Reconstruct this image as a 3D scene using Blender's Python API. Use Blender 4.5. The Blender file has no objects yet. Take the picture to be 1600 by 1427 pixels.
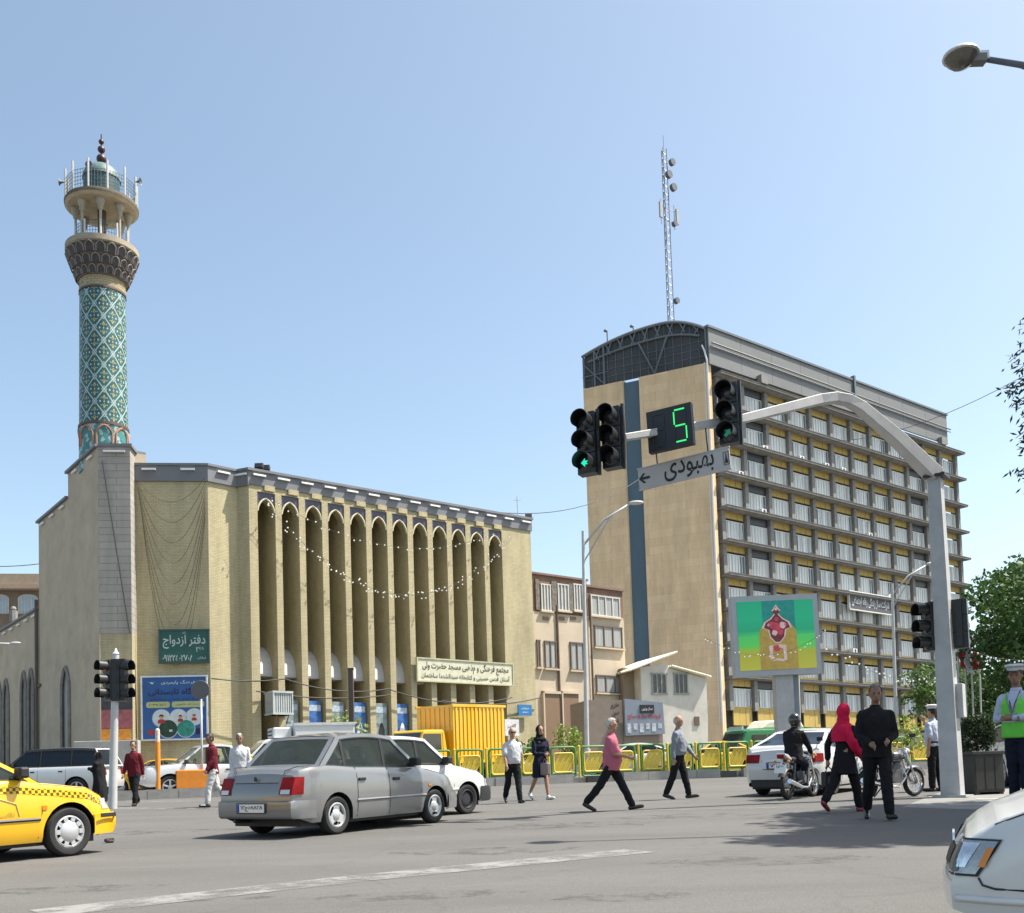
import bpy, bmesh, math, random
from mathutils import Vector, Matrix, Quaternion, noise
random.seed(7)
sc = bpy.context.scene
R = math.radians
# ---------------------------------------------------------------- camera
FPX, PPX, PPY = 1650.0, 800.0, 1148.0            # focal length and principal point for the 1600 px wide frame
PITCH, ROLL, EYE, SLOPE = R(3.37), .0315, 1.02, .0376   # the street climbs gently away from the viewer
cd = bpy.data.cameras.new('camera'); cam = bpy.data.objects.new('camera', cd); sc.collection.objects.link(cam)
cd.sensor_fit = 'HORIZONTAL'; cd.sensor_width = 36; cd.lens = 36 * FPX / 1600
cd.shift_y = (PPY - 713.5) / 1600; cd.clip_end = 4000; cd.clip_start = .05
cam.matrix_world = Matrix.Translation((0, 0, EYE)) @ Matrix.Rotation(R(90) + PITCH, 4, 'X') @ Matrix.Rotation(-ROLL, 4, 'Z')
sc.camera = cam
# ---------------------------------------------------------------- sky, sun, exposure
SUN_EL, SUN_AZ = R(60), R(5)                      # azimuth measured from +X towards +Y
sdir = Vector((math.cos(SUN_EL) * math.cos(SUN_AZ), math.cos(SUN_EL) * math.sin(SUN_AZ), math.sin(SUN_EL)))
w = bpy.data.worlds.new('World'); sc.world = w; w.use_nodes = True
nt = w.node_tree; nt.nodes.clear()
sky = nt.nodes.new('ShaderNodeTexSky'); sky.sky_type = 'NISHITA'; sky.sun_disc = False
sky.sun_elevation = SUN_EL; sky.sun_rotation = R(90) - SUN_AZ; sky.altitude = 1200; sky.air_density = 1.0; sky.dust_density = 4.8; sky.ozone_density = 1.6
bg = nt.nodes.new('ShaderNodeBackground'); bg.inputs[1].default_value = .138
wo = nt.nodes.new('ShaderNodeOutputWorld'); tn = nt.nodes.new('ShaderNodeMix'); tn.data_type = 'RGBA'; tn.blend_type = 'MULTIPLY'; tn.inputs[0].default_value = 1; tn.inputs[7].default_value = (1.05, 1.0, .84, 1)   # dusty city air warms the whole sky evenly
nt.links.new(sky.outputs[0], tn.inputs[6]); nt.links.new(tn.outputs[2], bg.inputs[0]); nt.links.new(bg.outputs[0], wo.inputs[0])
sd = bpy.data.lights.new('sun', 'SUN'); sd.energy = 4.5; sd.angle = R(.55); sd.color = (1, .95, .86)
so = bpy.data.objects.new('sun', sd); sc.collection.objects.link(so); so.rotation_euler = sdir.to_track_quat('Z', 'Y').to_euler()
sc.view_settings.view_transform = 'Standard'; sc.view_settings.look = 'None'; sc.view_settings.gamma = 1; sc.view_settings.exposure = 1.1
sc.view_settings.use_curve_mapping = False
sc.cycles.max_bounces = 8; sc.cycles.diffuse_bounces = 5; sc.cycles.glossy_bounces = 3; sc.cycles.transparent_max_bounces = 10; sc.cycles.caustics_reflective = False; sc.cycles.caustics_refractive = False

# ---------------------------------------------------------------- survey helpers: a sight line of the photo, met at a known distance or on the street
def ray(px, py):
    a, b = (px - PPX) / FPX, (PPY - py) / FPX
    u = a * math.cos(ROLL) + b * math.sin(ROLL); v = -a * math.sin(ROLL) + b * math.cos(ROLL)
    return Vector((u, math.cos(PITCH) - v * math.sin(PITCH), math.sin(PITCH) + v * math.cos(PITCH)))
def W(px, py, d):
    r = ray(px, py); return Vector((0, 0, EYE)) + r * (d / r.y)
def gz(y): return SLOPE * y
def G(px, py):
    r = ray(px, py); t = EYE / (SLOPE * r.y - r.z); return Vector((0, 0, EYE)) + r * t
def GD(px, d):
    "street point at distance d in the picture column px"
    p = W(px, 1230, d); 
    for _ in range(3):
        lo, hi = 1150, 1500
        for _ in range(40):
            m = (lo + hi) / 2
            if W(px, m, d).z > gz(d): lo = m
            else: hi = m
    p = W(px, lo, d); p.z = gz(d); return p

# ---------------------------------------------------------------- materials
MATS = {}
def lin(c):
    return tuple(((x / 255) / 12.92 if x <= 10 else (((x / 255) + .055) / 1.055) ** 2.4) for x in c)
def mat(name, col, rough=.7, metal=0.0, var=.12, scale=3.0, bump=0.0, bscale=None, coat=0.0, emit=0.0, spec=.5, stretch=None, dirt=0.0):
    if name in MATS: return MATS[name]
    m = bpy.data.materials.new(name); m.use_nodes = True; t = m.node_tree; p = t.nodes['Principled BSDF']
    p.inputs['Roughness'].default_value = rough; p.inputs['Metallic'].default_value = metal; p.inputs['Specular IOR Level'].default_value = spec
    p.inputs['Coat Weight'].default_value = coat; p.inputs['Coat Roughness'].default_value = .05
    if emit: p.inputs['Emission Color'].default_value = (*col, 1); p.inputs['Emission Strength'].default_value = emit
    p.inputs['Base Color'].default_value = (*col, 1)
    if var or bump:
        tc = t.nodes.new('ShaderNodeTexCoord'); mp = t.nodes.new('ShaderNodeMapping'); t.links.new(tc.outputs['Object'], mp.inputs[0])
        if stretch: mp.inputs['Scale'].default_value = stretch
    if var:
        n = t.nodes.new('ShaderNodeTexNoise'); n.inputs['Scale'].default_value = scale; n.inputs['Detail'].default_value = 6; n.inputs['Roughness'].default_value = .65
        t.links.new(mp.outputs[0], n.inputs['Vector'])
        mr = t.nodes.new('ShaderNodeMapRange'); mr.inputs[1].default_value = .3; mr.inputs[2].default_value = .7; mr.inputs[3].default_value = 1 - var; mr.inputs[4].default_value = 1 + var
        t.links.new(n.outputs[0], mr.inputs[0])
        hs = t.nodes.new('ShaderNodeHueSaturation'); hs.inputs['Color'].default_value = (*col, 1); t.links.new(mr.outputs[0], hs.inputs['Value'])
        out = hs.outputs[0]
        if dirt:
            n2 = t.nodes.new('ShaderNodeTexNoise'); n2.inputs['Scale'].default_value = scale * .35; n2.inputs['Detail'].default_value = 8; n2.inputs['Roughness'].default_value = .75
            t.links.new(mp.outputs[0], n2.inputs['Vector'])
            r2 = t.nodes.new('ShaderNodeMapRange'); r2.inputs[1].default_value = .52; r2.inputs[2].default_value = .7; r2.inputs[3].default_value = 0; r2.inputs[4].default_value = dirt
            t.links.new(n2.outputs[0], r2.inputs[0])
            mx = t.nodes.new('ShaderNodeMix'); mx.data_type = 'RGBA'; t.links.new(r2.outputs[0], mx.inputs[0]); t.links.new(out, mx.inputs[6])
            mx.inputs[7].default_value = (col[0] * .45, col[1] * .43, col[2] * .4, 1); out = mx.outputs[2]
        t.links.new(out, p.inputs['Base Color'])
    if bump:
        nb = t.nodes.new('ShaderNodeTexNoise'); nb.inputs['Scale'].default_value = bscale or scale * 6; nb.inputs['Detail'].default_value = 4
        t.links.new(mp.outputs[0], nb.inputs['Vector'])
        bp = t.nodes.new('ShaderNodeBump'); bp.inputs['Strength'].default_value = bump; bp.inputs['Distance'].default_value = .03
        t.links.new(nb.outputs[0], bp.inputs['Height']); t.links.new(bp.outputs[0], p.inputs['Normal'])
    MATS[name] = m; return m
def brick_mat(name, c1, c2, mortar, bw, bh, mort=.012, bump=.5, rough=.85, streak=.15, mvar=.0):
    if name in MATS: return MATS[name]
    m = bpy.data.materials.new(name); m.use_nodes = True; t = m.node_tree; p = t.nodes['Principled BSDF']; p.inputs['Roughness'].default_value = rough
    p.inputs['Specular IOR Level'].default_value = .2
    tc = t.nodes.new('ShaderNodeTexCoord'); sp = t.nodes.new('ShaderNodeSeparateXYZ'); t.links.new(tc.outputs['Object'], sp.inputs[0])
    ad = t.nodes.new('ShaderNodeMath'); ad.operation = 'ADD'; t.links.new(sp.outputs[0], ad.inputs[0]); t.links.new(sp.outputs[1], ad.inputs[1])
    cb = t.nodes.new('ShaderNodeCombineXYZ'); t.links.new(ad.outputs[0], cb.inputs[0]); t.links.new(sp.outputs[2], cb.inputs[1])
    b = t.nodes.new('ShaderNodeTexBrick'); t.links.new(cb.outputs[0], b.inputs['Vector'])
    b.inputs['Color1'].default_value = (*c1, 1); b.inputs['Color2'].default_value = (*c2, 1); b.inputs['Mortar'].default_value = (*mortar, 1)
    b.inputs['Scale'].default_value = 1; b.inputs['Mortar Size'].default_value = mort; b.inputs['Brick Width'].default_value = bw; b.inputs['Row Height'].default_value = bh
    n = t.nodes.new('ShaderNodeTexNoise'); n.inputs['Scale'].default_value = .5; n.inputs['Detail'].default_value = 7; n.inputs['Roughness'].default_value = .7
    mp = t.nodes.new('ShaderNodeMapping'); mp.inputs['Scale'].default_value = (1.6, 1.6, .35); t.links.new(tc.outputs['Object'], mp.inputs[0]); t.links.new(mp.outputs[0], n.inputs['Vector'])
    mr = t.nodes.new('ShaderNodeMapRange'); mr.inputs[1].default_value = .3; mr.inputs[2].default_value = .7; mr.inputs[3].default_value = 1 - streak; mr.inputs[4].default_value = 1 + streak
    t.links.new(n.outputs[0], mr.inputs[0])
    hs = t.nodes.new('ShaderNodeHueSaturation'); t.links.new(b.outputs[0], hs.inputs['Color']); t.links.new(mr.outputs[0], hs.inputs['Value']); t.links.new(hs.outputs[0], p.inputs['Base Color'])
    bp = t.nodes.new('ShaderNodeBump'); bp.inputs['Strength'].default_value = bump; bp.inputs['Distance'].default_value = .02; bp.invert = True
    t.links.new(b.outputs['Fac'], bp.inputs['Height']); t.links.new(bp.outputs[0], p.inputs['Normal'])
    MATS[name] = m; return m
def glass_mat(name, tint=(.55, .6, .6), op=.35, dark=(.02, .025, .03), rough=.03):
    "thin tinted pane: lets part of the view through, mirrors the rest by angle"
    if name in MATS: return MATS[name]
    m = bpy.data.materials.new(name); m.use_nodes = True; t = m.node_tree; t.nodes.clear()
    o = t.nodes.new('ShaderNodeOutputMaterial'); tr = t.nodes.new('ShaderNodeBsdfTransparent'); tr.inputs[0].default_value = (*tint, 1)
    p = t.nodes.new('ShaderNodeBsdfPrincipled'); p.inputs['Base Color'].default_value = (*dark, 1); p.inputs['Roughness'].default_value = rough
    mx = t.nodes.new('ShaderNodeMixShader'); lw = t.nodes.new('ShaderNodeFresnel'); lw.inputs[0].default_value = 1.5
    ad = t.nodes.new('ShaderNodeMath'); ad.operation = 'ADD'; ad.use_clamp = True; ad.inputs[1].default_value = op; t.links.new(lw.outputs[0], ad.inputs[0])
    t.links.new(ad.outputs[0], mx.inputs[0]); t.links.new(tr.outputs[0], mx.inputs[1]); t.links.new(p.outputs[0], mx.inputs[2]); t.links.new(mx.outputs[0], o.inputs[0])
    MATS[name] = m; return m
def ncol(name, build, rough=.6, coat=0, spec=.5):
    "procedural colour made by build(tree, objcoord_socket) -> colour socket"
    if name in MATS: return MATS[name]
    m = bpy.data.materials.new(name); m.use_nodes = True; t = m.node_tree; p = t.nodes['Principled BSDF']; p.inputs['Roughness'].default_value = rough; p.inputs['Coat Weight'].default_value = coat
    p.inputs['Specular IOR Level'].default_value = spec
    tc = t.nodes.new('ShaderNodeTexCoord'); t.links.new(build(t, tc.outputs['Object']), p.inputs['Base Color']); MATS[name] = m; return m

# ---------------------------------------------------------------- mesh builder
class MB:
    def __init__(s, M=None): s.v = []; s.f = []; s.mi = []; s.M = M or Matrix.Identity(4)
    def add(s, vs, fs, mi=0):
        k = len(s.v); s.v += [s.M @ Vector(p) for p in vs]; s.f += [tuple(i + k for i in q) for q in fs]; s.mi += [mi] * len(fs); return s
    def box(s, c, sz, mi=0, rz=0, rx=0, ry=0):
        x, y, z = (q / 2 for q in sz); m = Matrix.Translation(c) @ Matrix.Rotation(rz, 4, 'Z') @ Matrix.Rotation(ry, 4, 'Y') @ Matrix.Rotation(rx, 4, 'X')
        vs = [m @ Vector(p) for p in ((-x, -y, -z), (x, -y, -z), (x, y, -z), (-x, y, -z), (-x, -y, z), (x, -y, z), (x, y, z), (-x, y, z))]
        return s.add(vs, [(0, 3, 2, 1), (4, 5, 6, 7), (0, 1, 5, 4), (1, 2, 6, 5), (2, 3, 7, 6), (3, 0, 4, 7)], mi)
    def bb(s, a, b, mi=0):
        return s.box([(p + q) / 2 for p, q in zip(a, b)], [abs(q - p) for p, q in zip(a, b)], mi)
    def quad(s, a, b, c, d, mi=0): return s.add([a, b, c, d], [(0, 1, 2, 3)], mi)
    def tube(s, pts, r, n=8, mi=0, closed=False, caps=True):
        pts = [Vector(p) for p in pts]; k = len(pts); rs = r if isinstance(r, (list, tuple)) else [r] * k; vs = []; fs = []; up = None
        for i, p in enumerate(pts):
            if closed: d = pts[(i + 1) % k] - pts[i - 1]
            else: d = pts[min(i + 1, k - 1)] - pts[max(i - 1, 0)]
            d.normalize()
            if up is None: up = d.cross(Vector((0, 0, 1)) if abs(d.z) < .9 else Vector((1, 0, 0))).normalized()
            else: up = (up - d * up.dot(d)).normalized()
            o = d.cross(up)
            for j in range(n):
                a = 2 * math.pi * j / n; vs.append(p + (up * math.cos(a) + o * math.sin(a)) * rs[i])
        for i in range(k if closed else k - 1):
            for j in range(n):
                a, b = i * n + j, i * n + (j + 1) % n; i2 = ((i + 1) % k) * n; fs.append((a, b, i2 + (j + 1) % n, i2 + j))
        if caps and not closed: fs.append(tuple(range(n - 1, -1, -1))); fs.append(tuple((k - 1) * n + j for j in range(n)))
        return s.add(vs, fs, mi)
    def lathe(s, prof, n=24, c=(0, 0, 0), axis='Z', mi=0, a0=0, a1=2 * math.pi):
        full = abs(a1 - a0 - 2 * math.pi) < 1e-6; m = n if full else n + 1; vs = []; fs = []; c = Vector(c)
        for r, z in prof:
            for j in range(m):
                a = a0 + (a1 - a0) * j / n; x, y = r * math.cos(a), r * math.sin(a)
                vs.append(c + (Vector((x, y, z)) if axis == 'Z' else Vector((x, z, y)) if axis == 'Y' else Vector((z, x, y))))
        for i in range(len(prof) - 1):
            for j in range(n):
                a, b = i * m + j, i * m + (j + 1) % m; fs.append((a, b, b + m, a + m) if axis != 'Y' else (a, a + m, b + m, b))
        return s.add(vs, fs, mi)
    def prism(s, poly, t0, t1, axis='Y', mi=0):
        "2-D polygon extruded along an axis: Y -> poly is (x,z); Z -> (x,y); X -> (y,z)"
        f = {'Y': lambda p, t: (p[0], t, p[1]), 'Z': lambda p, t: (p[0], p[1], t), 'X': lambda p, t: (t, p[0], p[1])}[axis]; n = len(poly)
        vs = [f(p, t0) for p in poly] + [f(p, t1) for p in poly]
        fs = [tuple(range(n)), tuple(range(2 * n - 1, n - 1, -1))] + [(i, (i + 1) % n + 0, (i + 1) % n + n, i + n) for i in range(n)]
        return s.add(vs, fs, mi)
    def ball(s, c, r, n=12, mi=0):
        rr = r if isinstance(r, (list, tuple)) else (r, r, r); k = max(4, n // 2); vs = []; fs = []
        for i in range(k + 1):
            th = math.pi * i / k
            for j in range(n):
                a = 2 * math.pi * j / n; vs.append((c[0] + rr[0] * math.sin(th) * math.cos(a), c[1] + rr[1] * math.sin(th) * math.sin(a), c[2] + rr[2] * math.cos(th)))
        for i in range(k):
            for j in range(n): fs.append((i * n + j, (i + 1) * n + j, (i + 1) * n + (j + 1) % n, i * n + (j + 1) % n))
        return s.add(vs, fs, mi)
    def mesh(s, name, smooth=False, fix=True):
        me = bpy.data.meshes.new(name); me.from_pydata([tuple(p) for p in s.v], [], s.f)
        for p, i in zip(me.polygons, s.mi): p.material_index = i
        if fix:
            b = bmesh.new(); b.from_mesh(me); bmesh.ops.remove_doubles(b, verts=b.verts, dist=1e-5); bmesh.ops.recalc_face_normals(b, faces=b.faces); b.to_mesh(me); b.free()
        if smooth:
            me.shade_smooth()
            if smooth is not True: me.set_sharp_from_angle(angle=R(smooth))
        return me
    def build(s, name, mats, parent=None, smooth=False, bevel=0, fix=True, **k):
        return obj(name, s.mesh(name, smooth, fix), mats, parent, bevel=bevel, **k)
def obj(name, me, mats, parent=None, bevel=0, label=None, cat=None, group=None, kind=None, loc=None, rz=None):
    if not isinstance(mats, (list, tuple)): mats = [mats]
    if not me.materials:
        for m in mats: me.materials.append(m)
    o = bpy.data.objects.new(name, me); sc.collection.objects.link(o); o.parent = parent
    if bevel:
        b = o.modifiers.new('bevel', 'BEVEL'); b.width = bevel; b.segments = 2; b.limit_method = 'ANGLE'; b.angle_limit = R(40)
    if loc is not None: o.location = loc
    if rz is not None: o.rotation_euler = (0, 0, rz)
    return tag(o, label, cat, group, kind)
def tag(o, label=None, cat=None, group=None, kind=None):
    for k, v in (('label', label), ('category', cat), ('group', group), ('kind', kind)):
        if v: o[k] = v
    return o
def thing(name, label, cat, loc=(0, 0, 0), rz=0, group=None, rx=0, ry=0):
    o = bpy.data.objects.new(name, None); sc.collection.objects.link(o); o.empty_display_size = .2
    o.location = loc; o.rotation_euler = (rx, ry, rz); return tag(o, label, cat, group)
def dup(o, parent=None):
    c = o.copy(); sc.collection.objects.link(c); c.parent = parent
    for ch in o.children: dup(ch, c)
    return c
def at(me, name, mats, parent, loc=(0, 0, 0), rz=0, scale=None, kind=None):
    "one more piece that shares mesh data"
    o = obj(name, me, mats, parent, loc=loc, rz=rz, kind=kind)
    if scale: o.scale = scale
    return o
def arc(cx, cz, r, a0, a1, n): return [(cx + r * math.cos(R(a0 + (a1 - a0) * i / n)), cz + r * math.sin(R(a0 + (a1 - a0) * i / n))) for i in range(n + 1)]
def pointed(w_, h0, h1, n=8):
    "pointed Persian arch outline from left springing over the apex to the right, centred on x=0"
    out = []
    for i in range(n + 1):
        t = i / n; out.append((-w_ / 2 * (1 - t ** 1.7), h0 + (h1 - h0) * (.5 * math.sin(t * math.pi / 2) + .5 * t)))
    return out + [(-x, z) for x, z in out[-2::-1]]

# ---------------------------------------------------------------- Persian lettering (joined letter forms, set right to left)
_F = {'ا': 'ﺍﺎ', 'آ': 'ﺁﺂ', 'ب': 'ﺏﺐﺑﺒ', 'پ': 'ﭖﭗﭘﭙ', 'ت': 'ﺕﺖﺗﺘ', 'ج': 'ﺝﺞﺟﺠ', 'چ': 'ﭺﭻﭼﭽ', 'ح': 'ﺡﺢﺣﺤ', 'خ': 'ﺥﺦﺧﺨ', 'د': 'ﺩﺪ', 'ر': 'ﺭﺮ', 'ز': 'ﺯﺰ', 'س': 'ﺱﺲﺳﺴ', 'ش': 'ﺵﺶﺷﺸ',
      'ص': 'ﺹﺺﺻﺼ', 'ع': 'ﻉﻊﻋﻌ', 'ف': 'ﻑﻒﻓﻔ', 'ق': 'ﻕﻖﻗﻘ', 'ک': 'ﮎﮏﮐﮑ', 'گ': 'ﮒﮓﮔﮕ', 'ل': 'ﻝﻞﻟﻠ', 'م': 'ﻡﻢﻣﻤ', 'ن': 'ﻥﻦﻧﻨ', 'و': 'ﻭﻮ', 'ه': 'ﻩﻪﻫﻬ', 'ی': 'ﯼﯽﯾﯿ', 'ض': 'ﺽﺾﺿﻀ', 'ط': 'ﻁﻂﻃﻄ', 'غ': 'ﻍﻎﻏﻐ'}
def fa(s):
    out = []
    for i, ch in enumerate(s):
        f = _F.get(ch)
        if not f: out.append(ch); continue
        pj = i > 0 and len(_F.get(s[i - 1], '')) == 4; nj = len(f) == 4 and i + 1 < len(s) and s[i + 1] in _F
        out.append(f[3] if pj and nj else f[2] if nj else f[1] if pj else f[0])
    r = ''.join(out)[::-1]; import re
    return re.sub('[0-9۰-۹]+', lambda m: m.group(0)[::-1], r)
_tm = {}
def lettering(text, w_, h_, m, parent, loc, name='lettering', off=.008, rot=(R(90), 0, 0), fit=True, ext=.002):
    "flat letters standing in the local XZ plane, fitted in a w x h box centred on loc, facing -Y"
    cu = bpy.data.curves.new('t', 'FONT'); cu.body = text; cu.resolution_u = 2; cu.extrude = .0; cu.offset = off
    o = bpy.data.objects.new('t', cu); sc.collection.objects.link(o); bpy.context.view_layer.update()
    dg = bpy.context.evaluated_depsgraph_get(); me = bpy.data.meshes.new_from_object(o.evaluated_get(dg)); bpy.data.objects.remove(o)
    xs = [v.co.x for v in me.vertices]; ys = [v.co.y for v in me.vertices]; sx = w_ / (max(xs) - min(xs)); sy = h_ / (max(ys) - min(ys))
    if not fit: sx = sy = min(sx, sy)
    cx, cy = (max(xs) + min(xs)) / 2, (max(ys) + min(ys)) / 2
    for v in me.vertices: v.co = ((v.co.x - cx) * sx, (v.co.y - cy) * sy, 0)
    o = obj(name, me, m, parent, loc=loc); o.rotation_euler = rot; return o
# ================================================================ ground
def asphalt(t, co):
    n1 = t.nodes.new('ShaderNodeTexNoise'); n1.inputs['Scale'].default_value = 90; n1.inputs['Detail'].default_value = 3; t.links.new(co, n1.inputs['Vector'])
    n2 = t.nodes.new('ShaderNodeTexNoise'); n2.inputs['Scale'].default_value = .35; n2.inputs['Detail'].default_value = 8; n2.inputs['Roughness'].default_value = .7
    mp = t.nodes.new('ShaderNodeMapping'); mp.inputs['Scale'].default_value = (.35, 1.6, 1); t.links.new(co, mp.inputs[0]); t.links.new(mp.outputs[0], n2.inputs['Vector'])
    n3 = t.nodes.new('ShaderNodeTexNoise'); n3.inputs['Scale'].default_value = 1.3; n3.inputs['Detail'].default_value = 9; n3.inputs['Roughness'].default_value = .8; t.links.new(co, n3.inputs['Vector'])
    r = t.nodes.new('ShaderNodeValToRGB'); r.color_ramp.elements[0].position = .3; r.color_ramp.elements[0].color = (.09, .0875, .083, 1); r.color_ramp.elements[1].position = .7; r.color_ramp.elements[1].color = (.128, .124, .118, 1); t.links.new(n2.outputs[0], r.inputs[0])
    m = t.nodes.new('ShaderNodeMix'); m.data_type = 'RGBA'; m.blend_type = 'OVERLAY'; m.inputs[0].default_value = .75; t.links.new(r.outputs[0], m.inputs[6]); t.links.new(n1.outputs[0], m.inputs[7])
    r3 = t.nodes.new('ShaderNodeMapRange'); r3.inputs[1].default_value = .58; r3.inputs[2].default_value = .75; r3.inputs[4].default_value = .45; t.links.new(n3.outputs[0], r3.inputs[0])
    m2 = t.nodes.new('ShaderNodeMix'); m2.data_type = 'RGBA'; m2.inputs[7].default_value = (.06, .058, .056, 1); t.links.new(r3.outputs[0], m2.inputs[0]); t.links.new(m.outputs[2], m2.inputs[6])
    # hairline cracks
    v = t.nodes.new('ShaderNodeTexVoronoi'); v.feature = 'DISTANCE_TO_EDGE'; v.inputs['Scale'].default_value = .33; t.links.new(co, v.inputs['Vector'])
    wv = t.nodes.new('ShaderNodeTexNoise'); wv.inputs['Scale'].default_value = .8; wv.inputs['Detail'].default_value = 4; t.links.new(co, wv.inputs['Vector'])
    vm = t.nodes.new('ShaderNodeVectorMath'); vm.operation = 'MULTIPLY_ADD'; vm.inputs[1].default_value = (1.2, 1.2, 0); t.links.new(wv.outputs[1], vm.inputs[0]); t.links.new(co, vm.inputs[2]); t.links.new(vm.outputs[0], v.inputs['Vector'])
    c = t.nodes.new('ShaderNodeMapRange'); c.inputs[1].default_value = .002; c.inputs[2].default_value = .012; c.inputs[3].default_value = .16; c.inputs[4].default_value = 0; t.links.new(v.outputs['Distance'], c.inputs[0])
    m3 = t.nodes.new('ShaderNodeMix'); m3.data_type = 'RGBA'; m3.inputs[7].default_value = (.05, .05, .05, 1); t.links.new(c.outputs[0], m3.inputs[0]); t.links.new(m2.outputs[2], m3.inputs[6])
    return m3.outputs[2]
M_asph = ncol('asphalt', asphalt, rough=.85, spec=.25)
b = MB(); b.quad((-700, -80, gz(-80)), (700, -80, gz(-80)), (700, 900, gz(900)), (-700, 900, gz(900)))
b.build('road', M_asph, kind='structure')
def gp(p, dz): return (p.x, p.y, gz(p.y) + dz)
def worn(name, c, keep=.55, scale=2.5):
    "worn paint: patches of the street show through"
    if name in MATS: return MATS[name]
    m = bpy.data.materials.new(name); m.use_nodes = True; t = m.node_tree; p = t.nodes['Principled BSDF']; p.inputs['Roughness'].default_value = .8
    tc = t.nodes.new('ShaderNodeTexCoord'); n = t.nodes.new('ShaderNodeTexNoise'); n.inputs['Scale'].default_value = scale; n.inputs['Detail'].default_value = 10; n.inputs['Roughness'].default_value = .75; t.links.new(tc.outputs['Object'], n.inputs['Vector'])
    r = t.nodes.new('ShaderNodeMapRange'); r.inputs[1].default_value = keep - .12; r.inputs[2].default_value = keep + .12; t.links.new(n.outputs[0], r.inputs[0])
    tr = t.nodes.new('ShaderNodeBsdfTransparent'); mx = t.nodes.new('ShaderNodeMixShader'); p.inputs['Base Color'].default_value = (*c, 1)
    t.links.new(r.outputs[0], mx.inputs[0]); t.links.new(p.outputs[0], mx.inputs[1]); t.links.new(tr.outputs[0], mx.inputs[2]); t.links.new(mx.outputs[0], t.nodes['Material Output'].inputs[0]); MATS[name] = m; return m
M_paint = worn('worn_paint', (.21, .205, .197), .54); M_paint2 = worn('faint_paint', (.18, .176, .168), .48)
def strip(name, pts, wd, m, dz=.004):
    b = MB()
    for i in range(len(pts) - 1):
        a, c = pts[i], pts[i + 1]; d = (c - a); d.z = 0; d.normalize(); n = Vector((-d.y, d.x, 0)) * wd / 2
        b.quad(gp(a - n, dz), gp(c - n, dz), gp(c + n, dz), gp(a + n, dz))
    return b.build(name, m, kind='structure')
strip('road_marking', [G(60, 1428), G(560, 1373), G(1000, 1330)], .5, M_paint)
strip('road_marking', [G(180, 1263), G(330, 1264), G(700, 1262)], .35, M_paint)
strip('road_marking', [G(200, 1253), G(330, 1252)], .4, M_paint)
strip('road_marking', [G(760, 1272), G(1250, 1262)], .22, M_paint2)
# pavement at the near corner on the right, with tactile strips
M_pave = brick_mat('pavement_slabs', (.2, .195, .19), (.235, .225, .215), (.12, .12, .12), .4, .4, .012, .2)
M_pave = mat('pavement', (.2, .195, .185), .9, var=.2, scale=2.5, bump=.2, dirt=.5)
b = MB(); cs = [G(1408, 1262), G(1470, 1238), G(1600, 1232), G(1900, 1225), G(2100, 1262), G(1600, 1268)]
b.add([gp(p, .004) for p in cs], [tuple(range(6))]); b.build('pavement', M_pave, kind='structure')
M_tact = mat('tactile_strip', (.42, .42, .41), .9, var=.25, scale=6)
for i, (x0, x1, y) in enumerate(((1525, 1582, 1249), (1497, 1600, 1254), (1483, 1610, 1259), (1530, 1640, 1264))):
    strip('tactile_strip', [G(x0, y), G(x1, y)], .16, M_tact, .01)
# far pavement in front of the mosque
b = MB(); cs = [(-60, 44.2), (-6, 44.2), (24, 66), (70, 101), (70, 110), (-60, 110)]
b.add([(x, y, gz(y) + .14) for x, y in cs] + [(x, y, gz(y) - .2) for x, y in cs], [(0, 1, 2, 3, 4, 5)] + [(i, (i + 1) % 6, (i + 1) % 6 + 6, i + 6) for i in range(6)])
b.build('far_pavement', M_pave, kind='structure')

# ================================================================ office tower
u2 = Vector((.786, .618, 0)); RZ = math.atan2(.618, .786)
TP = W(1117, 850, 105); TZ = gz(105) - .3
L_T, W_T, Z_T = 47.1, 12.26, 44.45
SHM = Matrix(((1, -5.88 / 12.26, 0, 0), (0, 1, 0, 0), (0, 0, 1, 0), (0, 0, 0, 1)))      # the end wall meets the front at a blunt corner
tower = thing('office_tower', 'tall office tower with tan end wall, yellow panelled window rows and arched steel roof', 'building', (TP.x, TP.y, 0), RZ)
M_tan = brick_mat('tan_stone_cladding', (.76, .56, .35), (.69, .50, .305), (.6, .435, .27), 1.3, .85, .014, .25, streak=.16)
M_conc = mat('raw_concrete', (.225, .218, .205), .85, var=.25, scale=1.6, bump=.2, dirt=.35)
M_concd = mat('stained_concrete', (.14, .138, .135), .9, var=.3, scale=2.0, dirt=.4)
M_yel = mat('ochre_panel', (.47, .335, .085), .55, var=.14, scale=1.2, stretch=(.35, 1, 1), dirt=.15)
M_dkpan = mat('dark_panel', (.03, .033, .04), .4, var=.2)
M_wht = mat('white_frame', (.72, .73, .72), .5, var=.05)
M_blind = mat('vertical_blind', (.8, .82, .8), .8, var=.1, scale=3, stretch=(6, 1, .05))
M_tglass = mat('tower_glass', (.16, .2, .22), .12, var=.15, scale=.6, spec=.8)
M_blue = mat('blue_grey_panel', (.07, .115, .15), .45, var=.12, scale=.8, stretch=(1, 1, .3))
M_steel = mat('grey_steel', (.13, .15, .165), .5, var=.12)
M_net = mat('dark_netting', (.055, .06, .065), .75, var=.25, scale=.7)
M_screen = mat('grey_roof_screen', (.175, .18, .18), .6, var=.1, scale=.5, dirt=.2, stretch=(.3, 1, 1))
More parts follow.
